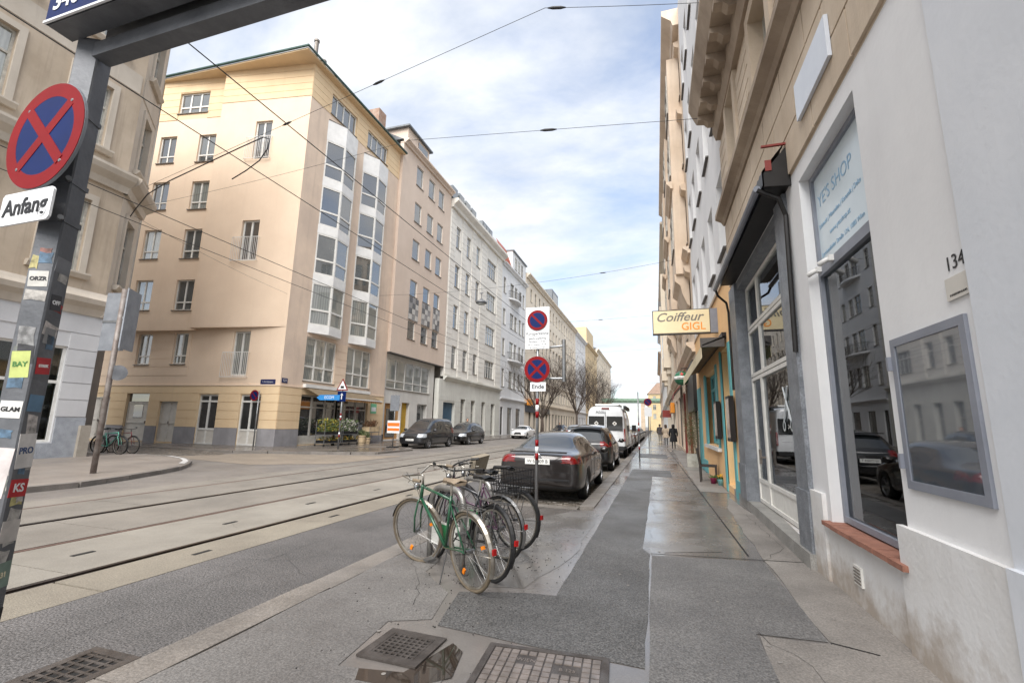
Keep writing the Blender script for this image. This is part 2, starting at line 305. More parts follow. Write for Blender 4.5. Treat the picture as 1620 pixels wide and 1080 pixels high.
rpav = struct('pavement', MB().prism(rp_, -0.15, 0.06), mat('far_wet_pavement', S(112, 104, 97), S(92, 86, 80), 0.6, 0.12, 0.45, bump=0.08, bscale=50, rscale=0.4))
kerb_path([(x, y) for x, y in rp_[2:12]][:-1] + [(-14.9, 60)], 0.2, -0.15, 0.066, rpav, M_GRANITE, 1.1)
# ------------------------------------------------------------------ drain grates and covers
def grate(label, cx, cy, w, l, nx, ny, rot, z, bars=True):
    t = thing('drain_grate', label, 'drain grate', (cx, cy, z), rot)
    MB().box(-w / 2, w / 2, -l / 2, l / 2, 0.001, 0.004).build('pit_shade', M_DARK, t)  # flat dark plate paints the shade of a pit; no hole below
    b = MB(); e = 0.03
    for s in (-1, 1):
        b.box(s * w / 2 - e, s * w / 2 + e, -l / 2 - e, l / 2 + e, 0, 0.012); b.box(-w / 2 + e, w / 2 - e, s * l / 2 - e, s * l / 2 + e, 0, 0.012)
    b.build('frame', M_IRON, t); b = MB()
    for i in range(1, nx): x = -w / 2 + w * i / nx; b.box(x - 0.008, x + 0.008, -l / 2 + e, l / 2 - e, 0.004, 0.0115)
    for i in range(1, ny): y = -l / 2 + l * i / ny; b.box(-w / 2 + e, w / 2 - e, y - 0.009, y + 0.009, 0.004, 0.0105)
    b.build('bars', M_IRON, t); return t
grate('square cast iron drain grate beside the puddle near the bicycles', -1.68, 3.03, 0.38, 0.36, 9, 9, rad(-2), 0.004)
grate('long cast iron gutter grate in the road beside the kerb', -3.42, 2.16, 0.36, 0.42, 4, 8, rad(0), -0.03)
cv = thing('manhole_cover', 'rectangular cast iron manhole cover with raised squares in the pavement', 'manhole cover', (-0.72, 3.0, 0.004), rad(4))
MB().box(-0.37, 0.37, -0.28, 0.28, 0, 0.006).build('plate', M_IRON, cv)
b = MB()
for s in (-1, 1): b.box(s * 0.38 - 0.022, s * 0.38 + 0.022, -0.31, 0.31, 0, 0.012); b.box(-0.358, 0.358, s * 0.29 - 0.02, s * 0.29 + 0.02, 0, 0.012)
b.build('rim', M_IRON, cv)
tile = MB().box(-0.024, 0.024, -0.024, 0.024, 0.005, 0.011).mesh('stud', mat('iron_worn', S(150, 140, 134), S(116, 108, 102), 9, 0.35, 0.55, metal=0.4))
for i in range(12):
    for j in range(9):
        if (i in (3, 4) and j in (6, 7)) or (i in (7, 8, 9) and j in (5, 6)): continue
        obj('stud', tile, cv, Matrix.Translation((-0.325 + i * 0.059, -0.236 + j * 0.059, 0)))
text('WIEN', 0.05, Matrix.Translation((-0.12, 0.147, 0.0075)), MATS['iron_worn'], cv); text('B 125', 0.045, Matrix.Translation((0.15, 0.088, 0.0075)), MATS['iron_worn'], cv)
pd = sheet('puddle', [(-1.4, 2.6), (-1.22, 2.8), (-1.27, 3.1), (-1.4, 3.2), (-1.46, 2.95), (-1.5, 2.76), (-1.8, 2.72), (-1.75, 2.6)], 0.0065, M_PUDDLE, pav, amp=0.04, seed=21)
sheet('puddle', [(-1.75, 4.3), (-1.2, 4.4), (-1.0, 5.6), (-1.0, 8.3), (-1.5, 8.4), (-2.1, 7.4), (-1.7, 6.2), (-2.0, 5.2)], 0.003, mat('wet_film', S(124, 121, 118), S(102, 99, 96), 1, 0.13, 0.32, rscale=1.2, bump=0.04, bscale=40, spec=1.0), pav, amp=0.06, seed=22)
sheet('puddle', [(-0.14, 6.15), (0.0, 5.2), (0.06, 6.2), (0.75, 6.5), (0.7, 12), (0.6, 14.8), (-0.12, 15), (-0.1, 8)], 0.0042, MATS['wet_film'], pav, amp=0.05, seed=23)
g = MB(); rr = random.Random(9)
for k in range(420):
    x = rr.gauss(-1.55, 0.5); y = rr.gauss(5.2, 1.3); s = rr.uniform(0.002, 0.005)
    if -2.8 < x < -0.95: g.box(x - s, x + s, y - s, y + s * rr.uniform(.5, 1.5), 0.004, 0.004 + s)
g.build('grit', M_DARK, pav, kind='stuff')
gm = MB(); rr = random.Random(12)
for k in range(150):
    x = rr.uniform(-2.8, 1.5); y = rr.uniform(2.2, 22); s = rr.uniform(0.008, 0.02); n_ = 7; gm.poly([(x + s * math.cos(i * 6.283 / n_) * rr.uniform(.7, 1), y + s * math.sin(i * 6.283 / n_) * rr.uniform(.7, 1), 0.0078) for i in range(n_)])
gm.build('gum_spots', mat('gum_grey', S(160, 155, 150), S(120, 116, 112), 9, .7), pav, kind='stuff')
def crack(pts, seed, w=.003, z=.0072, par=None):
    rr = random.Random(seed); P = []
    for (a, b_) in zip(pts, pts[1:]):
        n_ = max(2, int(math.hypot(b_[0] - a[0], b_[1] - a[1]) / .12))
        for i in range(n_): t_ = i / n_; P.append((a[0] + (b_[0] - a[0]) * t_ + rr.uniform(-.025, .025), a[1] + (b_[1] - a[1]) * t_ + rr.uniform(-.025, .025)))
    m_ = MB()
    for a, b_ in zip(P, P[1:]):
        d = Vector((b_[0] - a[0], b_[1] - a[1], 0)).normalized(); q = Vector((-d.y, d.x, 0)) * w * rr.uniform(.4, 1); m_.poly([(a[0] - q.x, a[1] - q.y, z), (b_[0] - q.x, b_[1] - q.y, z), (b_[0] + q.x, b_[1] + q.y, z), (a[0] + q.x, a[1] + q.y, z)])
    m_.build('crack', M_DARK, par or pav)
crack([(-2.8, 5.1), (-2.2, 4.2), (-1.9, 3.6)], 1, .002); crack([(0.66, 4.1), (0.9, 3.7), (0.95, 3.0)], 2, .002); crack([(1.13, 6.2), (1.5, 7.0), (1.45, 9.5)], 3, .0025)
for sd_, pts in ((7, [(-3.9, 2.0), (-4.2, 5.0), (-3.7, 8.2), (-4.1, 13)]), (8, [(-3.3, 4.0), (-3.9, 4.4), (-4.7, 4.2)]), (9, [(-5.4, 6.0), (-4.8, 6.3)]), (10, [(-6.8, 5.2), (-6.1, 5.6), (-5.6, 5.3)])): crack(pts, sd_, .0018, -.0225, road)
# ================================================================== FACADE TOOLS
class Fac:
    """vertical facade plane: s runs to the right as seen from outside, d is depth into the building (negative = proud)"""
    def __init__(s, o, ang=None, u=None):
        s.u = Vector((*u, 0)).normalized(); n = Vector((0, 0, 1)).cross(s.u)
        s.M = Matrix((s.u, n, Vector((0, 0, 1)))).transposed().to_4x4(); s.M.translation = Vector((o[0], o[1], 0))
def wall(fac, par, s0, s1, z0, z1, ops, m, reveal=0.28, name='wall', mr=None, d=0.0):
    """wall with real openings and reveals"""
    ops = [o for o in ops if o[1] > s0 and o[0] < s1 and o[3] > z0 and o[2] < z1]
    ss = sorted({s0, s1} | {max(s0, o[0]) for o in ops} | {min(s1, o[1]) for o in ops}); zs = sorted({z0, z1} | {max(z0, o[2]) for o in ops} | {min(z1, o[3]) for o in ops})
    b = MB(fac.M)
    for a, c in zip(ss, ss[1:]):
        for e, g in zip(zs, zs[1:]):
            x = (a + c) / 2; z = (e + g) / 2
            if any(o[0] < x < o[1] and o[2] < z < o[3] for o in ops): continue
            b.quad((a, d, e), (c, d, e), (c, d, g), (a, d, g))
    for o in ops:
        a, c, e, g = max(s0, o[0]), min(s1, o[1]), max(z0, o[2]), min(z1, o[3]); q = d + reveal
        b.quad((a, d, e), (a, q, e), (a, q, g), (a, d, g)); b.quad((c, q, e), (c, d, e), (c, d, g), (c, q, g))
        if o[3] <= z1: b.quad((a, d, g), (a, q, g), (c, q, g), (c, d, g))
        if o[2] >= z0: b.quad((a, q, e), (a, d, e), (c, d, e), (c, q, e))
    for (a, c) in ((s0, s0), (s1, s1)): b.quad((a, d, z0), (a, d + reveal + .05, z0), (a, d + reveal + .05, z1), (a, d, z1))
    b.quad((s0, d, z1), (s1, d, z1), (s1, d + reveal + .05, z1), (s0, d + reveal + .05, z1))
    return b.build(name, m, par)
def pane_mat(name, c1, c2, folds=0):
    m = mat(name, c1, c2, 0.35, 0.03, spec=0.9, ior=2.1)
    if folds:
        nd, lk = m.node_tree.nodes, m.node_tree.links; w = nd.new('ShaderNodeTexWave'); w.inputs['Scale'].default_value = folds; w.inputs['Distortion'].default_value = 2.5; w.inputs['Detail'].default_value = 2
        tcn = nd.new('ShaderNodeTexCoord'); lk.new(tcn.outputs['Object'], w.inputs['Vector']); rp = nd.new('ShaderNodeValToRGB'); rp.color_ramp.elements[0].color = (*c2, 1); rp.color_ramp.elements[1].color = (*c1, 1)
        lk.new(w.outputs['Fac'], rp.inputs[0]); lk.new(rp.outputs[0], nd['Principled BSDF'].inputs['Base Color'])
    return m
PANES = [pane_mat('pane_dark', S(58, 60, 62), S(38, 40, 42)), pane_mat('pane_grey', S(96, 99, 98), S(66, 70, 70)), pane_mat('pane_curtain', S(140, 143, 138), S(112, 116, 113), 2.2), pane_mat('pane_blind', S(128, 126, 120), S(100, 98, 94), 0.8)]
M_WFRAME = mat('window_frame_white', S(226, 224, 218), S(208, 206, 200), 6, 0.45)
M_WOLD = mat('window_frame_old', S(196, 192, 182), S(160, 155, 146), 5, 0.55)
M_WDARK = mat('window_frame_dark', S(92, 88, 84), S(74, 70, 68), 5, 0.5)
M_SILL = mat('sill_metal', S(128, 120, 112), S(104, 97, 90), 5, 0.4, metal=0.3)
KINDS = {  # columns, transom positions (fraction of height), frame width
    'dbl': (2, (0.27,), 0.07), 'fr': (2, (), 0.09), 'tri': (3, (0.33,), 0.085), 'att': (4, (), 0.07), 'one': (1, (), 0.05), 'old': (2, (0.66,), 0.07), 'wide': (4, (0.68,), 0.06),
    'slim': (1, (0.66,), 0.06), 'door2': (2, (0.30, 0.86), 0.09), 'strip': (5, (0.27,), 0.06), 'far': (2, (0.66,), 0.07), 'bayA': (1, (0.36,), 0.1), 'shop': (3, (0.78,), 0.07), 'trip': (3, (0.66,), 0.07)}
WC = {}
def window(fac, par, s0, s1, z0, z1, kind, fm=None, sill=True, depth=0.14, pane=None, cells=True, curtain=0.5):
    fm = fm or M_WFRAME; w, h = round(s1 - s0, 3), round(z1 - z0, 3); cols, trs, fw = KINDS[kind]; key = (w, h, kind, fm.name, sill, cells)
    if key not in WC:
        b = MB(); xs = [w * i / cols for i in range(cols + 1)]; zs = [0] + [h * t for t in trs] + [h]; e = fw
        b.box(0, e, -0.03, 0.05, 0, h); b.box(w - e, w, -0.03, 0.05, 0, h); b.box(e, w - e, -0.03, 0.05, 0, e); b.box(e, w - e, -0.03, 0.05, h - e, h)
        for x in xs[1:-1]: b.box(x - e * .62, x + e * .62, -0.025, 0.045, e, h - e)
        for z in zs[1:-1]: b.box(e, w - e, -0.035, 0.04, z - e * .55, z + e * .55)
        fr = b.mesh('window', fm); pn = []
        cs = [(xs[i], xs[i + 1], zs[j], zs[j + 1]) for i in range(cols) for j in range(len(zs) - 1)] if cells else [(0, w, 0, h)]
        for (a, c, f, g) in cs: pn.append(((a + c) / 2, (f + g) / 2, {i: MB().box(-(c - a) / 2 + .01, (c - a) / 2 - .01, 0.012, 0.024, -(g - f) / 2 + .01, (g - f) / 2 - .01).mesh('pane', p) for i, p in enumerate(PANES)}))
        sl = MB().box(-0.06, w + 0.06, -depth - 0.07, 0.0, -0.05, -0.005).mesh('sill', M_SILL) if sill else None
        WC[key] = (fr, pn, sl)
    fr, pn, sl = WC[key]
    o = obj('window', fr, par, fac.M @ Matrix.Translation((s0, depth, z0)))
    k = pane if pane is not None else random.choices((0, 1, 2, 3), (0.3, 0.3, curtain, 0.15))[0]
    for (x, z, mm) in pn:
        obj('pane', mm[k], o, Matrix.Translation((x, 0, z)) @ Matrix.Rotation(random.uniform(-.008, .008), 4, 'X') @ Matrix.Rotation(random.uniform(-.008, .008), 4, 'Z'))
    if sl: obj('sill', sl, o)
    return o
def fbox(fac, par, name, s0, s1, d0, d1, z0, z1, m): return MB(fac.M).box(s0, s1, d0, d1, z0, z1).build(name, m, par)
def fprof(fac, par, name, s0, s1, prof, m): return MB(fac.M).extrude(prof, s0, s1).build(name, m, par)
def bands(fac, par, s0, s1, zs, ops, m, proud=0.025, gap=0.022, name='plaster_band', d=0.0, L=None):
    """proud courses with recessed joints, stopped at the openings; L gives the block length"""
    for r, (e, g) in enumerate(zip(zs, zs[1:])):
        cuts = [(s0, s1)]
        for o in ops:
            if o[2] < g - .02 and o[3] > e + .02:
                nw = []
                for a, c in cuts:
                    if o[1] <= a or o[0] >= c: nw.append((a, c)); continue
                    if o[0] > a: nw.append((a, o[0]))
                    if o[1] < c: nw.append((o[1], c))
                cuts = nw
        for a, c in cuts:
            if c - a < 0.06: continue
            parts = [(a, c)]
            if L and c - a > L * 1.4:
                n = max(1, round((c - a) / L)); off = (L / 2 if r % 2 else 0); xs = [a] + [x for x in (a + off + L * i for i in range(1, n + 1)) if a + .2 < x < c - .2] + [c]; parts = list(zip(xs, xs[1:]))
            for p, q in parts: fbox(fac, par, name, p + (gap / 2 if L else 0), q - (gap / 2 if L else 0), d - proud, d + 0.01, e + gap / 2, g - gap / 2, m)
def core(par, pts, z0, z1, m, name='body'): return MB().prism(pts, z0, z1).build(name, m, par)
def railing(fac, par, s0, s1, z0, z1, d, m, n=None, name='balcony_rail'):
    b = MB(fac.M); r = 0.014
    for z in (z0, z1): b.box(s0, s1, d - r, d + r, z - r, z + r)
    n = n or int((s1 - s0) / 0.11)
    for i in range(n + 1): x = s0 + (s1 - s0) * i / n; b.box(x - .008, x + .008, d - .008, d + .008, z0 + r, z1 - r)
    for x in (s0, s1):
        for z in (z0, z1): b.box(x - r, x + r, d + r, 0.0, z - r * .8, z + r * .8)
    return b.build(name, m, par)
M_CORE = mat('inner_wall', S(120, 114, 106), S(104, 98, 92), 1, 0.9)
M_ROOFD = mat('roof_sheet', S(120, 124, 128), S(96, 100, 104), 1.5, 0.45, metal=0.2)

# ================================================================== BEIGE CORNER HOUSE
M_BEIGE = mat('plaster_beige', S(228, 206, 182), S(219, 196, 172), 0.5, 0.85, bump=0.08, bscale=40, streak=0.08, speck=.05)
M_BEIGE2 = mat('plaster_beige_stained', S(228, 206, 184), S(206, 186, 168), 0.45, 0.85, bump=0.08, bscale=40, streak=0.3, speck=.05)
M_YELLOW = mat('plaster_yellow', S(226, 201, 164), S(217, 190, 153), 0.6, 0.85, bump=0.05, bscale=60, streak=0.12)
M_PLINTH = mat('plinth_grey', S(152, 150, 152), S(132, 130, 132), 1.2, 0.8, bump=0.1, streak=0.3)
M_GREEN = mat('gutter_copper_green', S(74, 98, 92), S(54, 74, 70), 3, 0.5, metal=0.3)
M_WHITEP = mat('paint_white', S(228, 227, 224), S(212, 211, 208), 2, 0.5)
bg_ = thing('corner_house', 'beige six storey corner house with white bay windows and green gutter', 'building', (-19.55, 20.05, 0), worldkids=True)
core(bg_, [(-19.9, 20.5), (-19.9, 30.15), (-33, 30.15), (-33, 20.0), (-25.5, 20.1)], 0.0, 23.3, M_CORE)
F1 = Fac((-19.55, 20.05), u=(0, 1))
shop_ops = [(1.66, 4.9, 0.08, 2.95), (4.9, 8.15, 0.08, 2.95)]
att = [(1.75, 4.4, 21.2, 22.68), (5.68, 8.33, 21.3, 22.7)]; w1 = [(1.65, 4.33, 3.76, 6.38), (5.42, 8.12, 3.76, 6.38)]
wall(F1, bg_, 0, 10.15, 0.06, 3.3, shop_ops, M_YELLOW); wall(F1, bg_, 0, 10.15, 3.3, 21.1, w1, M_BEIGE2); wall(F1, bg_, 0, 10.15, 21.1, 23.35, att, M_YELLOW)
zb = [0.98 + i * 0.47 for i in range(6)]; zb[-1] = 3.3
bands(F1, bg_, 0, 10.13, zb, shop_ops + [(1.66, 8.15, 2.9, 3.3)], M_YELLOW); bands(F1, bg_, 0, 10.13, [21.1 + .46 * i for i in range(6)], att, M_YELLOW)
bands(F1, bg_, 4.33, 5.42, [3.4 + .5 * i for i in range(7)], [], M_BEIGE); fbox(F1, bg_, 'string_course', -0.02, 10.15, -0.05, 0.02, 3.3, 3.38, M_BEIGE)
fbox(F1, bg_, 'plinth', -0.03, 1.66, -0.035, 0.02, 0.06, 0.97, M_PLINTH); fbox(F1, bg_, 'plinth', 8.15, 10.14, -0.035, 0.02, 0.06, 0.5, M_PLINTH)
for (a, b_, c_, d_) in att: window(F1, bg_, a, b_, c_, d_, 'att', pane=1)
for (a, b_, c_, d_) in w1: window(F1, bg_, a, b_, c_, d_, 'tri', pane=2, depth=0.1)
# white bay windows, four storeys high
for off in (1.62, 5.42):
    plan = [(off, 0.0), (off + 1.1, -0.62), (off + 2.4, -0.52), (off + 2.75, 0.0)]
    zt = 20.25
    for (zlo, zhi) in [(6.62, 7.1)] + [(7.1 + 3.17 * k + 2.62, 7.1 + 3.17 * (k + 1)) for k in range(3)] + [(7.1 + 3.17 * 3 + 2.62, zt + .35)]: MB(F1.M).prism([(x, y) for x, y in plan][::-1], zlo, zhi).build('bay_apron', M_WHITEP, bg_)
    for (pa, pb) in zip(plan, plan[1:]):
        A_ = F1.M @ Vector((pa[0], pa[1], 0)); B_ = F1.M @ Vector((pb[0], pb[1], 0)); fb = Fac((A_.x, A_.y), u=((B_ - A_).x, (B_ - A_).y)); L_ = (B_ - A_).length
        for k in range(4): window(fb, bg_, 0.0, L_, 7.1 + 3.17 * k, 7.1 + 3.17 * k + 2.62, 'bayA', sill=False, depth=0.04, pane=(2 if k < 1 else 1 if k < 2 else 0) if L_ > 0.8 else 0, curtain=1)
    MB(F1.M).prism([(off + .02, 0.01), (off + 1.1, -0.5), (off + 2.4, -0.4), (off + 2.7, 0.01)][::-1], 20.6, 20.72).build('bay_roof', M_SILL, bg_)
# flower shop front
M_SHOPW = mat('shop_frame', S(196, 192, 184), S(176, 172, 164), 5, 0.5); M_GLASS = glassmat('clear_glass')
for (s0, s1, k) in ((1.7, 2.7, 'shop'), (2.7, 3.85, 'shop'), (3.85, 4.85, 'shop'), (4.95, 5.6, 'shop'), (5.6, 6.9, 'shop'), (6.95, 8.1, 'shop')):
    w = MB(F1.M); e = 0.07; z0, z1 = 0.1, 2.92
    w.box(s0, s0 + e, 0.1, 0.18, z0, z1).box(s1 - e, s1, 0.1, 0.18, z0, z1).box(s0 + e, s1 - e, 0.1, 0.18, z0, z0 + (0.5 if s0 != 5.6 else .1)).box(s0 + e, s1 - e, 0.1, 0.18, z1 - e, z1).box(s0 + e, s1 - e, 0.1, 0.18, 2.2, 2.28)
    o = w.build('shop_window', M_SHOPW, bg_); MB(F1.M).box(s0 + e, s1 - e, 0.13, 0.14, z0 + .1, z1 - e).build('pane', PANES[0], o)
# awning
aw = thing('shop_awning', 'brown slanted fabric awning over the flower shop front', 'awning', (-19.55, 24.5, 3.3), worldkids=True)
M_AWN = mat('awning_fabric', S(128, 112, 88), S(108, 94, 74), 2, 0.8)
a = MB(F1.M); a.extrude([(-0.05, 3.36), (-1.25, 2.84), (-1.25, 2.87), (-0.05, 3.40)], 1.75, 8.0); a.build('canvas', M_AWN, aw)
MB(F1.M).box(1.7, 8.05, -0.24, 0.0, 3.36, 3.56).build('casing', M_WHITEP, aw); MB(F1.M).box(1.73, 8.02, -1.29, -1.24, 2.82, 2.89).build('front_bar', M_WHITEP, aw)
v = MB(F1.M)
for i in range(28): s = 1.76 + i * 0.222; v.quad((s, -1.262, 2.83), (s + .222, -1.262, 2.83), (s + .2, -1.262, 2.68), (s + .02, -1.262, 2.68))
v.build('valance', mat('valance_fabric', S(170, 128, 80), S(140, 104, 64), 3, 0.8), aw)
# side street front: lower wall turned 4 degrees, the upper floors overhang at 9 degrees
c4, s4, c9, s9 = math.cos(rad(4)), math.sin(rad(4)), math.cos(rad(9)), math.sin(rad(9))
F2 = Fac((-19.55, 20.05), u=(c4, s4)); F3 = Fac((-19.55, 20.05), u=(c9, s9)); F4 = Fac((-19.55 - s9 * .35, 20.05 + c9 * .35), u=(c9, s9))
lo_ops = [(-10.55, -8.85, 0.1, 2.85), (-8.05, -6.73, 0.1, 2.4), (-5.28, -3.95, 0.06, 2.82), (-2.45, -1.12, 0.06, 2.82), (-13.6, -11.8, 0.15, 2.62)]
l1_ops = [(-10.4, -9.34, 4.58, 6.42), (-7.68, -6.65, 4.58, 6.42), (-3.45, -2.32, 3.88, 6.42)]
wall(F2, bg_, -14.5, 0, 0.05, 3.3, lo_ops, M_YELLOW); wall(F2, bg_, -14.5, 0, 3.3, 6.75, l1_ops, M_BEIGE)
bands(F2, bg_, -14.5, 0.0, zb, lo_ops, M_YELLOW); fbox(F2, bg_, 'string_course', -14.5, 0.02, -0.05, 0.02, 3.3, 3.38, M_BEIGE)
bands(F2, bg_, -14.5, -6.4, [3.9 + .5 * i for i in range(6)], l1_ops, M_BEIGE, proud=0.015)
for a, c in ((-14.5, -13.6), (-11.8, -10.55), (-8.85, -8.05), (-6.73, -5.28), (-3.95, -2.45), (-1.12, 0.03)): fbox(F2, bg_, 'plinth', a, c, -0.035, 0.02, 0.05, 0.98, M_PLINTH)
for o in l1_ops[:2]: window(F2, bg_, *o, 'dbl', pane=2)
window(F2, bg_, *l1_ops[2], 'fr', sill=False, pane=2); railing(F2, bg_, -3.95, -2.2, 3.8, 5.2, -0.14, M_WHITEP)
M_DOORW = mat('door_white', S(206, 201, 192), S(188, 183, 174), 3, 0.5)
def door(fac, par, s0, s1, z0, z1, m, glass=None, leaves=1, depth=0.12, name='door'):
    b = MB(fac.M); e = 0.07; b.box(s0, s1, depth, depth + .05, z0, z1)
    for k in range(leaves):
        a = s0 + (s1 - s0) * k / leaves; c = s0 + (s1 - s0) * (k + 1) / leaves
        b.box(a + .01, a + e, depth - .03, depth, z0, z1); b.box(c - e, c - .01, depth - .03, depth, z0, z1); b.box(a + e, c - e, depth - .03, depth, z0, z0 + .12); b.box(a + e, c - e, depth - .03, depth, z1 - e, z1); b.box(a + e, c - e, depth - .03, depth, z0 + (z1 - z0) * .45, z0 + (z1 - z0) * .45 + e)
    o = b.build(name, m, par); x = s1 - .12 if leaves == 1 else (s0 + s1) / 2 + .06
    MB(fac.M).box(x - .02, x + .02, depth - .08, depth - .031, z0 + 1.0, z0 + 1.14).build('handle', M_SILL, o)
    if glass: MB(fac.M).box(glass[0], glass[1], depth - .02, depth - .005, glass[2], glass[3]).build('pane', PANES[0], o)
    return o
door(F2, bg_, -10.5, -8.9, 0.12, 2.35, M_DOORW, (-10.02, -9.35, 1.45, 2.2)); fbox(F2, bg_, 'fanlight', -10.5, -8.9, 0.14, 0.17, 2.38, 2.83, PANES[1])
door(F2, bg_, -8.03, -6.75, 0.12, 2.38, M_DOORW, leaves=2); door(F2, bg_, -13.58, -11.82, 0.17, 2.6, M_DOORW, leaves=2)
for o in lo_ops[2:4]:
    window(F2, bg_, *o, 'door2', sill=False, pane=0, depth=0.1); fbox(F2, bg_, 'door_panel', o[0] + .09, o[1] - .09, 0.09, 0.13, 0.1, 0.86, M_DOORW)
wall(F3, bg_, -6.12, 0, 6.68, 21.15, [(-3.55, -2.42, 17.1, 19.66), (-3.6, -2.46, 10.58, 13.1)], M_BEIGE, name='wall'); wall(F3, bg_, -6.12, 0, 21.15, 23.5, [], M_YELLOW)
bands(F3, bg_, -6.12, 0, [21.15 + .46 * i for i in range(6)], [], M_YELLOW)
MB(F3.M).box(-6.12, -0.005, 0.0, 1.2, 6.62, 6.685).build('soffit', M_BEIGE, bg_)
MB(F3.M).box(-6.12, -6.1, 0.01, 1.0, 6.68, 23.5).build('wall_return', M_BEIGE, bg_)
for (z0, z1) in ((17.1, 19.66), (10.58, 13.1)):
    window(F3, bg_, -3.56, -2.44, z0, z1, 'fr', sill=False, pane=0); railing(F3, bg_, -4.0, -2.32, z0 + 0.0, z0 + 1.42, -0.14, M_WHITEP)
ul = [(-10.6, -9.4, z, z + 1.88) for z in (7.8, 11.05, 14.28, 17.48)] + [(-7.78, -6.56, z, z + 1.88) for z in (7.76, 11.0, 14.2, 17.42)] + [(-9.62, -7.44, 20.95, 22.45)]
wall(F4, bg_, -10.95, -6.1, 6.6, 20.5, ul, M_BEIGE); wall(F4, bg_, -10.95, -6.1, 20.5, 23.5, ul, M_YELLOW)
bands(F4, bg_, -10.95, -6.1, [20.5 + .5 * i for i in range(7)], ul, M_YELLOW)
MB(F4.M).box(-10.95, -6.1, 0.0, 0.9, 6.54, 6.605).build('soffit', M_BEIGE, bg_); MB(F4.M).box(-10.95, -10.9, 0.01, 6, 6.6, 23.5).build('wall_return', M_BEIGE, bg_)
for o in ul[:-1]: window(F4, bg_, *o, 'dbl', pane=random.choice((0, 1, 2)))
window(F4, bg_, *ul[-1], 'tri', pane=1)
ev = [(-19.15, 18.97), (-19.13, 30.35), (-33, 30.3), (-33, 18.4), (-30.3, 18.45)]
MB().prism(ev, 23.38, 23.5).build('eaves', M_YELLOW, bg_)
gt = MB(); gt.tube([(-19.08, 30.4, 23.52), (-19.08, 18.9, 23.56), (-30.3, 18.38, 23.56)], 0.085, 8); gt.build('gutter', M_GREEN, bg_)
rf = MB(); top = [(-22.5, 22.5, 25.6), (-22.5, 28.5, 25.6), (-31, 28.5, 25.6), (-31, 21.5, 25.6)]; lowr = [(-19.2, 19.05, 23.51), (-19.2, 30.3, 23.51), (-33, 30.3, 23.51), (-33, 18.5, 23.51)]
for i in range(4): rf.quad(lowr[i], lowr[(i + 1) % 4], top[(i + 1) % 4], top[i])
rf.poly(top); rf.build('roof', M_ROOFD, bg_)
for (x, y, z, r) in ((-19.9, 20.35, 25.3, 0.13), (-20.4, 21.6, 25.0, 0.16), (-20.4, 22.6, 24.6, 0.2)):
    MB().lathe([(r, 23.5), (r, z), (r * 1.3, z), (r * 1.3, z + .12), (r * .9, z + .16)], 12, Matrix.Translation((x, y, 0))).build('flue', M_SILL, bg_)
MB().box(-23, -20.6, 28.3, 29.3, 23.6, 26.6).build('chimney', mat('chimney_brick', S(170, 150, 136), S(150, 118, 100), 3, 0.9), bg_)
for (fx, o, t, sz, ww, hh) in ((F1, (0.28, 3.62), '121', 0.2, 0.4, 0.27), (F2, (-0.78, 3.52), 'F.-Zauringergasse', 0.1, 0.95, 0.27)):
    o_ = fx.M @ Vector((o[0], -0.03, o[1])); n_ = -(fx.M.to_3x3() @ Vector((0, 1, 0))); mm = frame_M(o_, fx.u, n_)
    pl = thing('street_plate', 'small blue %s plate on the beige corner house' % ('number' if t == '121' else 'street name'), 'sign', (0, 0, 0)); pl.matrix_world = mm
    MB().box(-ww / 2, ww / 2, -hh / 2, hh / 2, -0.02, 0).build('plate', mat('enamel_blue', S(40, 48, 92), S(34, 40, 80), 4, 0.3), pl); text(t, sz, Matrix.Translation((0, 0, 0.002)), M_WHITEP, pl)

# ================================================================== ROW OF HOUSES ALONG THE LEFT SIDE
def row_house(name, label, y0, y1, H, m, x=-19.3, depth=12, z0=0.05):
    t = thing(name, label, 'building', (x, y0, 0), worldkids=True); core(t, [(x - .33, y0 + .02), (x - .33, y1 - .02), (x - depth, y1 - .02), (x - depth, y0 + .02)], z0, H - .05, M_CORE)
    return t, Fac((x, y0), u=(0, 1))
def cornice(f, t, s0, s1, z, h, p, m, name='cornice'): return fprof(f, t, name, s0, s1, [(0.02, z), (-p * .35, z), (-p * .45, z + h * .3), (-p * .8, z + h * .55), (-p, z + h * .7), (-p, z + h), (0.02, z + h)], m)
# --- tan house with tile pictures
M_TAN = mat('plaster_tan', S(214, 196, 180), S(204, 186, 170), 0.4, 0.85, bump=0.05, bscale=60, streak=0.12)
M_WALLW = mat('plaster_white', S(216, 214, 208), S(198, 195, 189), 0.5, 0.8, bump=0.05, bscale=50, streak=0.25)
t2 = thing('apartment_house', 'plain tan apartment house with grey tile pictures between its windows', 'building', (-19.3, 30.2, 0), worldkids=True); f2 = Fac((-19.3, 30.2), u=(0, 1))
core(t2, [(-20.3, 30.22), (-20.3, 39.6), (-31, 39.6), (-31, 30.22)], 0.05, 6.75, M_CORE); core(t2, [(-19.64, 30.22), (-19.64, 39.6), (-31, 39.6), (-31, 30.22)], 6.8, 24.5, M_CORE)
o2 = [(s, s + 1.2, z, z + h) for s in (2.35, 4.62, 6.66) for z, h in ((21.95, 1.85), (18.55, 1.8), (15.2, 1.75), (11.95, 1.4), (8.28, 1.5))]
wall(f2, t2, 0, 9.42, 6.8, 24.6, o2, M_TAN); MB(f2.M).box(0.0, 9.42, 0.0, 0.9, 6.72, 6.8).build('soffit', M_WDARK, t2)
for o in o2: window(f2, t2, *o, 'one', pane=1 if o[2] > 14 else 0, depth=0.1, curtain=.2)
cornice(f2, t2, 0, 9.42, 24.45, 0.4, 0.45, M_TAN)
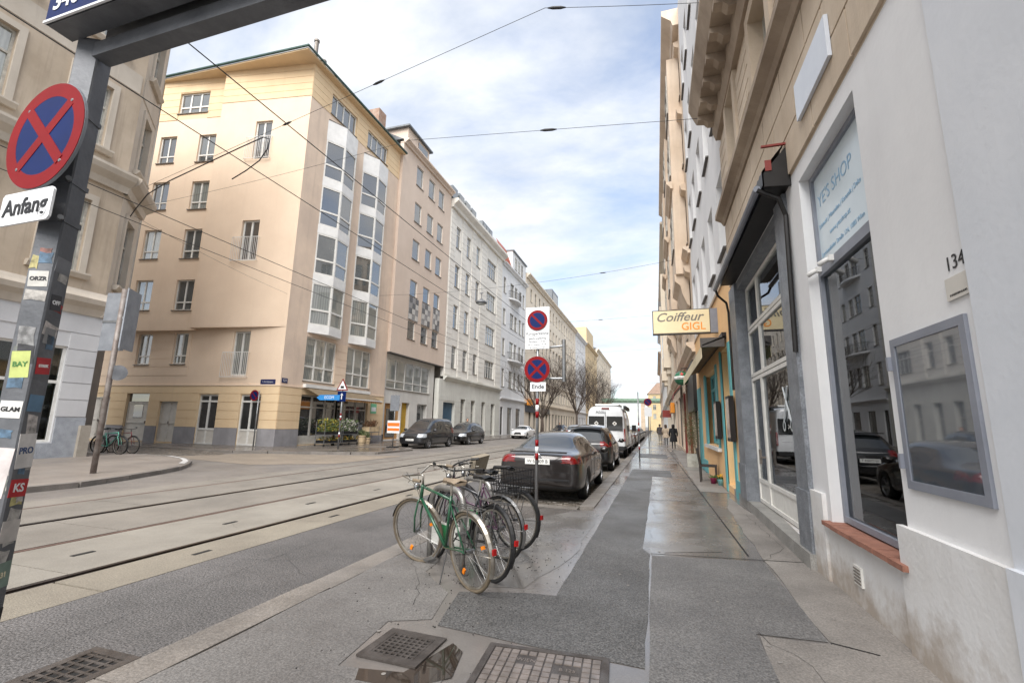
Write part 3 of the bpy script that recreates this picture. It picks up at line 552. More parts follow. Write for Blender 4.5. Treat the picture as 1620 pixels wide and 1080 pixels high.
g2 = Fac((-19.75, 30.2), u=(0, 1)); go = [(0.45, 7.5, 4.05, 6.4), (0.5, 2.8, 0.15, 2.9), (2.95, 4.2, 0.1, 3.05), (5.5, 7.3, 0.1, 3.05)]
wall(g2, t2, 0, 8.4, 0.05, 6.75, go, M_WALLW, reveal=0.5); fbox(g2, t2, 'plinth', 0, .5, -.04, .02, .05, .55, M_WDARK); fbox(g2, t2, 'plinth', 7.3, 8.4, -.04, .02, .05, .55, M_WDARK)
window(g2, t2, *go[0], 'strip', pane=2, depth=0.1); fbox(g2, t2, 'shop_door', 0.5, 2.8, .2, .26, .15, 2.9, mat('shop_wood', S(196, 150, 96), S(170, 126, 78), 3, 0.6)); fbox(g2, t2, 'pane', 1.0, 2.3, .16, .19, .3, 2.5, PANES[0])
fbox(g2, t2, 'gate', 2.95, 4.2, .3, .36, .1, 3.05, mat('gate_yellow', S(196, 156, 40), S(178, 140, 36), 2, 0.5)); window(g2, t2, *go[3], 'one', pane=1, depth=.3, sill=False)
M_TILEL = mat('tile_light', S(196, 192, 186), S(180, 176, 170), 4, 0.4); M_TILED = mat('tile_dark', S(98, 96, 96), S(82, 80, 80), 4, 0.4); M_TILEM = mat('tile_mid', S(146, 142, 140), S(130, 127, 124), 4, 0.4)
for pi, s in enumerate((2.3, 4.5, 6.62)):
    p = fbox(f2, t2, 'tile_picture', s, s + 1.55 if pi < 2 else s + 1.3, -0.06, -0.002, 9.88, 11.85, M_TILEM); W = 1.55 if pi < 2 else 1.3
    for i in range(3):
        for j in range(4):
            if (i + j * 2 + pi) % 3 != 1: MB(f2.M).box(s + .04 + i * W / 3, s + W / 3 * (i + 1) - .04, -0.085, -0.061, 9.93 + j * .485, 9.93 + j * .485 + .44).build('tile', (M_TILEL, M_TILED)[(i + j + pi) % 2], p)
dm = MB(f2.M); dm.box(1.5, 5.4, 0.6, 4, 24.85, 27.0).build('dormer', M_TAN, t2); fbox(f2, t2, 'dormer_roof', 1.2, 5.7, 0.35, 4.3, 27.0, 27.15, M_ROOFD); fbox(f2, t2, 'pane', 3.3, 5.0, .55, .59, 25.4, 26.7, PANES[1])
MB(f2.M).extrude([(0.1, 24.85), (5, 27.5), (5, 24.85)], 0, 9.4).build('roof', M_ROOFD, t2)
# --- white house with block pilasters
M_WHH = mat('plaster_offwhite', S(230, 226, 218), S(216, 212, 204), 0.5, 0.8, bump=0.06, bscale=50, streak=0.22)
M_WHG = mat('plaster_greenwhite', S(218, 218, 210), S(202, 201, 193), 0.5, 0.8, bump=0.06, bscale=50, streak=0.35)
t3, f3 = row_house('apartment_house', 'off-white apartment house with block pilasters and a blue gateway', 39.64, 56.4, 24.2, M_WHH)
rows = ((19.5, 2.4), (15.3, 2.4), (10.95, 2.45), (6.9, 2.25)); o3 = []
for z, h in rows:
    o3 += [(s, s + 1.15, z, z + h) for s in (1.6, 4.42, 7.3)] + [(11.0, 14.2, z, z + h - .15)]
wall(f3, t3, 0, 16.76, 5.9, 24.2, o3, M_WHH)
for o in o3: window(f3, t3, *o, 'slim' if o[1] - o[0] < 2 else 'wide', pane=1 if o[0] > 9 else None, depth=0.16)
for a, c in ((0.15, 1.3), (3.05, 4.15), (5.9, 7.0), (8.75, 10.6), (14.6, 16.6)): bands(f3, t3, a, c, [6.1 + .58 * i for i in range(31)], [], M_WHH, proud=0.06, gap=0.04, name='block')
cornice(f3, t3, 0, 16.76, 23.3, 0.9, 0.8, M_WHH); cornice(f3, t3, 0, 16.76, 5.55, 0.4, 0.4, M_WHG)
go3 = [(0.1, 2.8, 0.1, 3.45), (4.2, 5.5, 0.1, 3.95), (7.0, 8.3, 0.1, 3.95), (10.2, 11.5, 0.1, 3.95), (13.4, 14.9, 0.1, 3.9)]
wall(f3, t3, -0.9, 16.76, 0.05, 5.6, go3, M_WHG, reveal=0.4, d=-0.04); bands(f3, t3, -0.85, 16.7, [0.6 + .5 * i for i in range(8)], go3, M_WHG, proud=0.03, d=-0.04)
fbox(f3, t3, 'gate', 0.1, 2.8, .25, .33, .1, 3.45, mat('gate_blue', S(52, 88, 112), S(42, 74, 96), 2, 0.5))
for o in go3[1:]: window(f3, t3, *o, 'slim', fm=M_WOLD, sill=False, depth=0.28)
MB(f3.M).extrude([(-0.2, 24.2), (1.6, 25.6), (6, 26.2), (6, 24.2)], 0.1, 14.6).build('roof', M_ROOFD, t3)
for s in (0.8, 2.6, 4.4, 6.2): fbox(f3, t3, 'skylight', s, s + 1.3, 0.3, 1.2, 24.9, 26.2, PANES[1])
dmr = fbox(f3, t3, 'dormer', 9.6, 13.2, .3, 4, 24.25, 26.2, M_ROOFD); 
for s in (9.8, 11.0, 12.2): fbox(f3, t3, 'pane', s, s + .9, .26, .299, 24.6, 26.0, PANES[1])
# --- white house with balcony and red roof
M_COOL = mat('plaster_coolwhite', S(226, 226, 226), S(212, 213, 214), 0.5, 0.8, bump=0.05, bscale=50, streak=0.2)
t4, f4 = row_house('apartment_house', 'white apartment house with rounded balcony and red tiled mansard', 56.42, 68.28, 23.4, M_COOL)
o4 = [(a, b_, z, z + h) for z, h in ((19.3, 2.2), (14.85, 2.2), (10.6, 2.3), (6.4, 2.4)) for a, b_ in ((0.6, 1.7), (3.7, 5.5), (5.9, 7.2), (8.2, 9.4), (10.1, 11.1))] + [(a, b_, 0.1, 3.7) for a, b_ in ((0.4, 1.5), (3.4, 5.4), (7.4, 9.6))]
wall(f4, t4, 0, 11.86, 0.05, 23.4, o4, M_COOL)
for o in o4: window(f4, t4, *o, 'old' if o[2] > 1 else 'shop', fm=M_WOLD if o[2] > 1 else M_WDARK, depth=0.15, sill=o[2] > 1)
for z, s0, s1 in ((18.9, 2.9, 8.0), (10.1, 2.9, 9.6)):
    pr = [(s0 + (s1 - s0) * i / 10, -0.95 * math.sin(math.pi * i / 10) ** 0.6) for i in range(11)]
    MB(f4.M).prism(pr[::-1], z, z + .22).build('balcony', M_COOL, t4); b = MB(f4.M)
    for (p, q) in zip(pr, pr[1:]):
        for k in range(4): x = p[0] + (q[0] - p[0]) * k / 4; y = p[1] + (q[1] - p[1]) * k / 4; b.box(x - .012, x + .012, y, y + .024, z + .22, z + 1.2)
        b.tube([(p[0], p[1], z + 1.2), (q[0], q[1], z + 1.2)], 0.03, 6)
    b.build('balcony_rail', M_WDARK, t4)
cornice(f4, t4, 0, 11.86, 23.0, 0.45, 0.5, M_COOL); cornice(f4, t4, 0, 11.86, 4.6, 0.3, 0.3, M_COOL)
M_RED = mat('roof_tiles_red', S(186, 102, 76), S(150, 78, 58), 2.2, 0.8, bump=0.5, bscale=6)
rt = MB(f4.M); rt.extrude([(-0.1, 23.45), (1.3, 26.8), (3.0, 28.6), (6, 28.6), (6, 23.45)], -.6, 4.4); rt.build('roof', M_RED, t4)
for r in range(9): MB(f4.M).extrude([(-0.14 + r * .133, 23.47 + r * .383), (-0.14 + r * .133, 23.53 + r * .383), (0.02 + r * .133, 23.86 + r * .383), (0.06 + r * .133, 23.86 + r * .383)], 0.05, 4.35).build('tile_course', M_RED, t4)
fbox(f4, t4, 'gable', 4.4, 11.6, 0.0, 5, 23.45, 26.6, M_COOL); fbox(f4, t4, 'gable_roof', 4.3, 11.8, -.2, 5.2, 26.6, 26.8, M_ROOFD)
for s in (5.6, 7.2, 8.8): window(f4, t4, s, s + 1.0, 24.2, 26.0, 'old', fm=M_WOLD, depth=-0.02, cells=False)
# --- further houses, windows built in a loop
def far_house(label, y0, y1, H, m, floors, step, ww, wh, gf=4.8, x=-19.3, roof=M_ROOFD, kind='far', mg=None, shops=()):
    t, f = row_house('apartment_house', label, y0, y1, H, m, x); L = y1 - y0; n = int((L - 1) / step); off = (L - (n - 1) * step - ww) / 2; fh = (H - 1.0 - gf) / floors
    ops = [(off + i * step, off + i * step + ww, gf + k * fh + fh * .26, gf + k * fh + fh * .26 + wh) for i in range(n) for k in range(floors)]
    wall(f, t, 0, L, gf, H, ops, m, reveal=.3)
    gops = [(off + i * step - .25, off + i * step + ww + .25, 0.3, 3.5) for i in range(n)]
    wall(f, t, 0, L, .05, gf, gops, mg or m, reveal=.3)
    for o in ops: window(f, t, *o, kind, fm=M_WOLD, cells=False, depth=.17)
    for i, o in enumerate(gops): window(f, t, *o, 'one', fm=M_WDARK, cells=False, sill=False, depth=.2, pane=0)
    for i in range(n):
        for k in (0, 1, 2):
            if k < floors: z = gf + k * fh + fh * .26 + wh; fbox(f, t, 'window_hood', off + i * step - .15, off + i * step + ww + .15, -.14, .0, z + .1, z + .25, m)
    cornice(f, t, 0, L, H - .6, .7, .7, m); cornice(f, t, 0, L, gf - .2, .35, .35, m); cornice(f, t, 0, L, gf + fh - .1, .25, .25, m)
    MB(f.M).extrude([(-0.1, H + .1), (4, H + 2.2), (9, H + 2.2), (9, H + .1)], 0, L).build('roof', roof, t)
    return t, f
M_CREAM = mat('plaster_cream', S(226, 214, 196), S(214, 202, 184), 0.4, 0.8, streak=0.12); M_LEMON = mat('plaster_ochre', S(214, 192, 154), S(200, 178, 142), 0.4, 0.8, streak=0.12)
t5, f5 = far_house('long cream apartment house behind the bare trees', 68.3, 116.4, 25.6, M_CREAM, 5, 2.95, 1.15, 2.2)
fbox(f5, t5, 'roof_box', 21, 27, .3, 5, 25.7, 29.2, M_ROOFD); fbox(f5, t5, 'pane', 21.6, 26.4, .25, .29, 26.4, 28.6, PANES[1])
M_ORANGE = mat('sign_orange', S(232, 150, 50), S(220, 138, 44), 3, 0.5); M_SHOPD = mat('fascia_dark', S(58, 62, 74), S(48, 52, 62), 3, 0.5)
fbox(f5, t5, 'shop_fascia', 0.4, 7.5, -.25, 0, 3.4, 4.4, M_SHOPD); fbox(f5, t5, 'shop_sign', 0.5, 3.2, -.5, -.26, 4.45, 5.4, M_ORANGE); fbox(f5, t5, 'shop_fascia', 11, 17, -.2, 0, 3.4, 4.3, M_WDARK)
far_house('white apartment house beyond the long cream one', 116.5, 134, 25.4, M_COOL, 5, 2.9, 1.15, 2.2)
t6, f6 = far_house('ochre apartment house with a taller roof storey far down the street', 134.1, 162, 26.0, M_LEMON, 5, 3.1, 1.2, 2.2)
fbox(f6, t6, 'roof_box', 4, 20, .2, 6, 26.1, 31.5, mat('cladding_yellow', S(206, 186, 146), S(192, 172, 134), 1, 0.6))
far_house('pale apartment house at the far left end of the street', 162.1, 215, 28.5, M_CREAM, 5, 3.4, 1.3, 2.3)

# ================================================================== OLD TAN HOUSE ON THE NEAR LEFT CORNER
M_OLD = mat('plaster_old_tan', S(196, 180, 160), S(172, 156, 136), 0.5, 0.88, bump=0.12, bscale=40, streak=0.55)
M_OLD2 = mat('plaster_old_light', S(202, 192, 178), S(184, 173, 158), 0.6, 0.85, bump=0.08, bscale=40, streak=0.3)
M_OLDW = mat('plaster_shop_white', S(206, 206, 206), S(192, 192, 193), 0.6, 0.8, bump=0.04, bscale=50, streak=0.1); M_ROUGHC = mat('roughcast_grey', S(170, 174, 180), S(148, 152, 158), 4, 0.9, bump=0.9, bscale=30)
lh = thing('corner_house', 'weathered tan corner house with chamfered corner and white shop floor', 'building', (-19.5, 11.2, 0), worldkids=True)
core(lh, [(-19.85, -6), (-19.85, 10.95), (-21.6, 12.75), (-34, 12.75), (-34, -6)], 0, 21.9, M_CORE)
FL = Fac((-19.5, 0), u=(0, 1)); r2_ = math.sqrt(.5); FC = Fac((-19.5, 11.2), u=(-r2_, r2_))
gw = [(7.6, 10.38, 0.6, 3.85), (2.2, 5.4, 0.6, 3.85)]
wall(FL, lh, -6, 11.25, 0.07, 5.1, gw, M_OLDW, reveal=.3); bands(FL, lh, -6, 11.25, [1.44 + i * .585 for i in range(7)], gw, M_OLDW, proud=.03, gap=.03); fbox(FL, lh, 'plinth', 10.42, 11.28, -.03, .02, .07, 1.42, M_ROUGHC); fbox(FL, lh, 'plinth', 7.56, 10.42, -.03, .02, .07, .56, M_ROUGHC); fbox(FL, lh, 'plinth', -6, 7.56, -.03, .02, .07, 1.42, M_ROUGHC)
MB().box(-23, -19.55, 11.25, 11.3, 0.07, 5.1).build('wall_return', M_OLDW, lh); fbox(FL, lh, 'corner_stone', 11.1, 11.42, -.16, .2, .07, 1.15, mat('corner_stone', S(170, 162, 150), S(150, 142, 130), 3, .9, bump=.3))
wins = []
for z, h in ((6.5, 2.75), (11.35, 2.5), (15.6, 2.5), (19.2, 2.0)): wins += [(s, s + 1.15, z, z + h) for s in (9.08, 6.3, 3.4, 0.6)]
wall(FL, lh, -6, 11.2, 5.9, 22.0, wins, M_OLD)
cw = [(0.8, 1.85, z, z + h) for z, h in ((6.5, 2.75), (11.35, 2.5), (15.6, 2.5), (19.2, 2.0))]
wall(FC, lh, 0, 2.5, 5.9, 22.0, cw, M_OLD2); MB().box(-30, -21.26, 12.96, 13.0, 5.9, 22).build('wall_return', M_OLD2, lh)
for f_, ws in ((FL, wins), (FC, cw)):
    for o in ws:
        window(f_, lh, *o, 'old', fm=M_WOLD, sill=False, pane=random.choice((1, 2, 2)), depth=0.16); a, c, e, g_ = o
        b = MB(f_.M); b.box(a - .2, a, -.06, 0.0, e, g_ + .22).box(c, c + .2, -.06, 0, e, g_ + .22).box(a, c, -.06, 0, g_, g_ + .22); b.build('window_surround', M_OLD2, lh)
        fprof(f_, lh, 'window_sill', a - .3, c + .3, [(0.02, e - .2), (-.12, e - .2), (-.22, e - .06), (-.22, e), (0.1, e)], M_OLD2)
for f_, s0, s1 in ((FL, -6, 11.3), (FC, -.1, 2.6)):
    fprof(f_, lh, 'string_course', s0, s1, [(0.3, 5.05), (-.05, 5.05), (-.12, 5.3), (-.3, 5.45), (-.34, 5.62), (-.2, 5.75), (-.08, 5.92), (0.3, 5.92)], M_OLD2)
    fprof(f_, lh, 'cornice', s0, s1, [(0.02, 10.0), (-.12, 10.0), (-.18, 10.25), (-.42, 10.45), (-.5, 10.62), (-.5, 10.72), (-.1, 10.9), (0.02, 10.9)], M_OLD2)
    fprof(f_, lh, 'cornice', s0, s1, [(0.02, 21.4), (-.3, 21.5), (-.8, 21.9), (-.8, 22.1), (0.02, 22.2)], M_OLD2)
    fbox(f_, lh, 'frieze_panel', s0 + .2, s1 - .2, -.03, .01, 14.3, 15.1, M_OLD2)
# shop display behind glass
so = MB(FL.M); e = .08
so.box(7.6, 7.6 + e, .08, .16, .6, 3.85).box(10.38 - e, 10.38, .08, .16, .6, 3.85).box(7.6 + e, 10.38 - e, .08, .16, .6, .68).box(7.6 + e, 10.38 - e, .08, .16, 3.77, 3.85).box(7.6 + e, 10.38 - e, .08, .16, 2.56, 2.66)
sf = so.build('shop_window', M_WFRAME, lh); MB(FL.M).box(7.66, 10.32, .11, .118, .66, 3.8).build('pane', M_GLASS, sf)
MB(FL.M).box(7.6, 10.38, .9, .95, .6, 3.85).box(7.6, 10.38, .3, .9, .55, .6).box(10.36, 10.4, .3, .9, .6, 3.85).build('display_back', mat('display_wood', S(190, 166, 130), S(170, 148, 114), 2, .7), sf)
for z in (1.05, 1.6, 2.15): MB(FL.M).box(7.7, 10.3, .45, .85, z, z + .04).build('shelf', M_WFRAME, sf)
rnd = random.Random(3); gd = MB(FL.M)
for z in (.62, 1.1, 1.65, 2.2):
    for k in range(9): s = 7.8 + k * .28 + rnd.uniform(-.06, .06); w = rnd.uniform(.05, .1); gd.box(s - w, s + w, .5, .65, z, z + rnd.uniform(.05, .22))
gd.build('goods', M_COOL, sf, kind='stuff'); fbox(FL, lh, 'poster', 9.1, 9.9, .35, .37, 2.75, 3.3, mat('poster_purple', S(72, 40, 96), S(62, 34, 84), 3, .5))
window(FL, lh, *gw[1], 'shop', pane=0, sill=False)
# ================================================================== RIGHT SIDE
XR = 1.66
M_RW = mat('render_white', S(226, 226, 226), S(214, 214, 215), 0.9, 0.75, bump=0.07, bscale=24, streak=0.08, splash=S(160, 146, 130))
M_RB = mat('render_bluewhite', S(214, 217, 222), S(202, 206, 212), 0.9, 0.75, bump=0.09, bscale=22, streak=0.05, splash=S(160, 148, 134))
M_RP = mat('render_plinth_dirty', S(220, 220, 220), S(206, 204, 201), 1.4, 0.8, bump=0.16, bscale=24, streak=0.12, splash=S(150, 134, 116))
M_SAND = mat('sandstone', S(206, 190, 170), S(180, 163, 142), 0.8, 0.85, bump=0.15, bscale=30, streak=0.35)
M_SANDD = mat('sandstone_cornice', S(176, 160, 142), S(140, 124, 108), 1.0, 0.85, bump=0.2, bscale=25, streak=0.4)
M_MARB = mat('granite_grey', S(132, 136, 142), S(104, 108, 114), 5, 0.45, bump=0.2, bscale=60, speck=0.3)
M_STEP = mat('step_stone', S(150, 148, 144), S(128, 126, 122), 3, 0.4, 0.6, bump=0.15, speck=0.2)
M_CASE = mat('case_paint_grey', S(134, 138, 148), S(120, 124, 134), 3, 0.45)
M_BRICKS = mat('sill_brick', S(160, 112, 94), S(132, 90, 74), 9, 0.8, bump=0.3)
M_BLACK = mat('black_metal', S(40, 38, 38), S(28, 27, 27), 4, 0.45, metal=0.3)
M_REDP = mat('red_paint', S(140, 52, 44), S(118, 42, 36), 4, 0.5)
r1 = thing('shop_house', 'white fronted shop house with sandstone upper floor and large bracketed cornice', 'building', (XR, 10.6, 0), worldkids=True)
FR = Fac((XR, 0), u=(0, -1))                       # s = -y
core(r1, [(XR + 1.3, -6), (XR + 1.3, 10.55), (12, 10.55), (12, -6)], 0, 9.4, M_CORE)
core(r1, [(XR + .36, -6), (XR + .36, 10.55), (XR + 1.3, 10.55), (XR + 1.3, -6)], 4.5, 9.4, M_CORE, 'lintel')
ops1 = [(-5.58, -4.05, 0.58, 4.3), (-10.58, -6.08, 0.16, 4.42)]
wall(FR, r1, -10.6, -2.99, 0.0, 4.5, ops1, M_RW, reveal=.3); wall(FR, r1, -2.99, 6, 0.0, 4.5, [], M_RB, d=-0.025)
for a, c in ((-6.3, -5.7), (-4.12, -2.99)): fbox(FR, r1, 'plinth', a, c, -.04, .0, .0, .85, M_RP)
fbox(FR, r1, 'plinth', -5.7, -4.12, -.012, .0, .0, .56, M_RP); fbox(FR, r1, 'plinth', -2.99, 6, -.06, -.02, .0, .86, M_RB)
# brick sill, vent, display window
sl_ = MB().box(-.112, .112, -.075, .29, -.02, .02).mesh('brick', M_BRICKS)
for k in range(7): obj('brick', sl_, r1, FR.M @ Matrix.Translation((-5.66 + .118 + k * .236, 0, .575 + random.uniform(-.003, .003))))
vt = fbox(FR, r1, 'vent', -5.06, -4.9, -.03, -.012, .18, .34, M_WFRAME)
for k in range(5): MB(FR.M).box(-5.045, -4.915, -.036, -.03, .2 + k * .027, .212 + k * .027).build('slat', M_SILL, vt)
sw = MB(FR.M); e = .055
sw.box(-5.58, -5.58 + e, .1, .18, .61, 4.3).box(-4.05 - e, -4.05, .1, .18, .61, 4.3).box(-5.58 + e, -4.05 - e, .1, .18, .61, .61 + e).box(-5.58 + e, -4.05 - e, .1, .18, 4.3 - e, 4.3).box(-5.58 + e, -4.05 - e, .09, .18, 3.13, 3.23)
swo = sw.build('shop_window', M_CASE, r1); M_SHOPG = glassmat('shop_glass', (0.75, 0.85, 0.82), 0.75)
MB(FR.M).box(-5.53, -4.1, .135, .145, .66, 3.14).build('pane', M_SHOPG, swo)
ps = MB(FR.M).box(-5.53, -4.1, .13, .145, 3.22, 4.25).build('poster', mat('poster_film', S(214, 226, 232), S(206, 219, 226), 2, .25), swo)
M_LBLUE = mat('print_lightblue', S(140, 178, 205), S(132, 170, 198), 3, .4)
def rtext(s, size, y, z, m, par, align='CENTER', sx=1.0, d=0.0, shear=0.0): return text(s, size, frame_M((XR + d, y, z), (0, -1, 0), (-1, 0, 0)), m, par, align=align, sx=sx, shear=shear)
rtext("YE'S SHOP", .2, 5.0, 3.95, M_LBLUE, ps, d=.128); rtext('Schmuck | Mineralien | Keramik | Deko', .075, 4.95, 3.68, M_LBLUE, ps, d=.128, sx=.9); rtext('www.yesshop.at', .08, 4.95, 3.52, M_LBLUE, ps, d=.128); rtext('Lerchenfelder Straße 134, 1080 Wien', .07, 4.95, 3.36, M_LBLUE, ps, d=.128)
MB(FR.M).box(-5.7, -3.9, 1.2, 1.25, .3, 4.4).build('display_back', mat('display_dark', S(62, 60, 58), S(48, 46, 45), 2, .8), swo); MB(FR.M).box(-5.6, -4.0, .3, 1.2, .5, .6).build('display_floor', mat('display_cloth', S(128, 122, 112), S(100, 95, 88), 3, .9), swo)
MB(FR.M).box(-5.7, -5.62, .3, 1.2, .3, 4.4).box(-4.0, -3.9, .3, 1.2, .3, 4.4).box(-5.62, -4.0, .3, 1.2, 4.3, 4.4).build('display_side', MATS['display_dark'], swo)
gd = MB(FR.M); rnd = random.Random(5); gold = mat('trinket_gold', S(196, 164, 84), S(150, 122, 60), 9, .35, metal=.6)
for k in range(60): s = rnd.uniform(-5.5, -4.15); d = rnd.uniform(.32, .9); w = rnd.uniform(.015, .06); gd.box(s - w, s + w, d, d + w * 1.6, .6, .6 + rnd.uniform(.01, .16))
gd.build('goods', MATS['display_cloth'], swo, kind='stuff'); gd = MB(FR.M)
for k in range(26): s = rnd.uniform(-5.5, -4.2); d = rnd.uniform(.3, .6); w = rnd.uniform(.012, .03); gd.lathe([(.0, .6), (w, .6), (w * 1.2, .6 + w * 2), (w * .4, .6 + w * 4), (0, .6 + w * 4)], 8, Matrix.Translation((s, d, 0)))
gd.build('goods', gold, swo, kind='stuff')
for y in (5.46, 5.1):
    sc = thing('security_camera', 'small white security camera %s at the shop window transom' % ('pointing down the street' if y > 5.3 else 'mounted nearer the pier'), 'camera', (XR + .06, y, 3.2))
    MB().box(-.01, .16, -.03, .03, -.03, .03).build('mount', M_WHITEP, sc); MB().tube([(-.01, 0, 0), (-.03, .01, -.015), (-.09, .035, -.05)], [.02, .026, .028], 10).build('housing', M_WHITEP, sc, True)
# wall display case
dc = thing('display_case', 'grey framed glass display case on the white wall below number 134', 'display case', (XR, 3.5, 1.1), worldkids=True)
b = MB(FR.M); b.box(-3.93, -3.875, -.02, 0, 1.12, 2.15).box(-3.135, -3.08, -.02, 0, 1.12, 2.15).box(-3.875, -3.135, -.02, 0, 1.12, 1.175).box(-3.875, -3.135, -.02, 0, 2.095, 2.15); b.build('frame', M_CASE, dc)
MB(FR.M).box(-3.875, -3.135, -.012, -.004, 1.175, 2.095).build('pane', pane_mat('case_glass', S(80, 86, 94), S(66, 72, 80)), dc)
for z in (1.3, 1.98): MB(FR.M).box(-3.955, -3.93, -.045, -.01, z - .05, z + .05).build('hinge', M_CASE, dc)
nm = rtext('134', .12, 3.11, 2.46, M_BLACK, r1, d=-.003); nm.name = 'house_number'
pq = tag(MB(FR.M).box(-3.21, -3.0, -.012, -.002, 2.25, 2.38).build('wall_plaque', mat('plaque_acrylic', S(206, 202, 194), S(196, 192, 184), 4, .3)), 'small pale plaque under the house number 134', 'sign'); text('KUNDENEINGANG', .018, frame_M((XR - .0125, 3.1, 2.275), (0, -1, 0), (-1, 0, 0)), M_BLACK, pq)
# sandstone upper storey
up = [(-9.35, -8.55, 6.5, 8.05), (-6.95, -6.0, 6.5, 7.75), (-4.4, -3.4, 6.5, 7.75)]
wall(FR, r1, -10.6, 6, 4.5, 9.4, up, M_SAND); bands(FR, r1, -10.58, 6, [4.52, 5.0, 5.48, 5.96], [], M_SAND, proud=.03, gap=.025, name='ashlar', L=.95)
fprof(FR, r1, 'string_course', -10.6, 6, [(0.02, 5.97), (-.06, 5.97), (-.1, 6.05), (-.22, 6.12), (-.22, 6.22), (0.02, 6.3)], M_SANDD)
bands(FR, r1, -10.58, 6, [6.32 + .26 * i for i in range(7)], [(o[0] - .22, o[1] + .22, 6.3, 8.1) for o in up], M_SAND, proud=.04, gap=.03, name='ashlar', L=.8)
for o in up:
    window(FR, r1, *o, 'old', fm=M_WOLD, depth=.16, pane=1, sill=False); a, c, e_, g_ = o
    b = MB(FR.M); b.box(a - .2, a, -.08, 0.0, e_ - .15, g_ + .2).box(c, c + .2, -.08, 0, e_ - .15, g_ + .2).box(a, c, -.08, 0, g_, g_ + .2); b.build('window_surround', M_SAND, r1)
fprof(FR, r1, 'cornice', -10.6, 6, [(0.02, 8.1), (-.1, 8.1), (-.16, 8.3), (-.16, 8.58), (-.5, 8.58), (-.56, 8.72), (-.66, 8.95), (-.66, 9.05), (0.02, 9.1)], M_SANDD)
mdl = MB().extrude([(0.0, 8.36), (-.12, 8.36), (-.2, 8.45), (-.34, 8.47), (-.34, 8.575), (0.0, 8.575)], -.1, .1).mesh('bracket', M_SANDD)
for k in range(22): obj('bracket', mdl, r1, FR.M @ Matrix.Translation((-10.35 + k * .62, -.16, 0)))
pl_ = tag(MB(FR.M).box(-5.2, -4.25, -.07, -.035, 4.82, 5.25).build('enamel_board', mat('board_white', S(214, 220, 228), S(204, 210, 220), 3, .4)), 'blank white board fixed on the sandstone wall above the shop window', 'sign')
# grey granite shopfront with glazed door
for a, c, z1 in ((-6.52, -6.08, 4.42), (-10.58, -9.9, 4.42)):
    fbox(FR, r1, 'pilaster', a, c, -.05, .3, .16, z1, M_MARB); fbox(FR, r1, 'pilaster_base', a - .01, c + .01, -.07, -.05, .16, .82, M_MARB)
fbox(FR, r1, 'lintel_panel', -9.9, -6.52, .0, .3, 4.27, 4.42, M_MARB)
def glazing(a, c, z0, z1, panel, name='glazed_panel', d=.15):
    e = .06; b = MB(FR.M); b.box(a, a + e, d, d + .07, z0, z1).box(c - e, c, d, d + .07, z0, z1).box(a + e, c - e, d, d + .07, z0, z0 + e).box(a + e, c - e, d, d + .07, z1 - e, z1)
    if panel: b.box(a + e, c - e, d + .02, d + .06, z0 + e, z0 + panel).box(a + e, c - e, d, d + .07, z0 + panel, z0 + panel + e)
    o = b.build(name, M_WFRAME, r1); MB(FR.M).box(a + e, c - e, d + .03, d + .04, z0 + (panel + e if panel else e), z1 - e).build('pane', M_SHOPG, o); return o
dr = glazing(-9.88, -9.06, .18, 2.46, .36, 'door'); MB(FR.M).box(-9.16, -9.1, .06, .15, 1.0, 1.03).box(-9.16, -9.13, .05, .09, .9, 1.15).build('handle', M_SILL, dr)
g1 = glazing(-9.06, -6.54, .18, 2.46, .36); glazing(-9.88, -8.9, 2.48, 3.38, 0); glazing(-9.88, -8.9, 3.4, 4.26, 0); glazing(-8.9, -6.54, 2.48, 3.38, 0); glazing(-8.9, -6.54, 3.4, 4.26, 0)
M_ETCH = mat('etched_film', S(200, 206, 208), S(188, 194, 196), 3, .5)
b = MB(FR.M)
for s in (-1, 1): b.tube([(-7.6 - s * .18, .165, 1.62), (-7.6 + s * .12, .165, 2.12)], .012, 6); b.lathe([(.05, 0), (.065, .004), (.08, 0)], 14, Matrix.Translation((-7.6 - s * .2, .165, 1.55)) @ Matrix.Rotation(rad(90), 4, 'X'))
b.build('scissors_decal', M_ETCH, g1)
MB(FR.M).box(-10.0, -6.4, .9, .95, .1, 4.4).box(-10.0, -6.4, .3, .9, .08, .16).build('room_back', mat('salon_wall', S(120, 124, 126), S(96, 100, 102), 1, .8), r1)
st = tag(MB(FR.M).prism([(-11.75, -.02), (-6.4, -.1), (-6.06, -.1), (-6.06, .0), (-10.62, .3), (-11.75, .3)], 0.0, .165).build('door_step', M_STEP), 'low grey stone step running below the salon door', 'step')
# corrugated canopy with gutter and downpipe
cp = thing('shop_canopy', 'black corrugated canopy with red end cap above the salon front', 'canopy', (XR, 8, 4.6), worldkids=True)
b = MB(FR.M); n = 70; prof = []
for i in range(n): s = -10.15 + i * 4.3 / (n - 1); prof.append((s, .022 * (i % 2)))
for (p, q) in zip(prof, prof[1:]): b.quad((p[0], -.04, 4.95 + p[1]), (q[0], -.04, 4.95 + q[1]), (q[0], -.3, 4.62 + q[1]), (p[0], -.3, 4.62 + p[1])); b.quad((p[0], -.305, 4.45), (q[0], -.305, 4.45), (q[0], -.305, 4.62 + q[1]), (p[0], -.305, 4.62 + p[1]))
b.build('roof_sheet', M_BLACK, cp); MB(FR.M).extrude([(0, 4.4), (-.29, 4.42), (-.29, 4.6), (-.02, 4.92), (0, 4.92)], -5.86, -5.83).build('end_cap', M_BLACK, cp); MB(FR.M).box(-5.83, -5.82, -.27, -.2, 4.62, 4.76).box(-5.83, -5.8, -.3, -.02, 4.93, 4.955).build('end_trim', M_REDP, cp); MB(FR.M).extrude([(0, 4.44), (-.27, 4.44), (-.27, 4.5), (0, 4.5)], -10.1, -5.88).build('soffit', M_BLACK, cp)
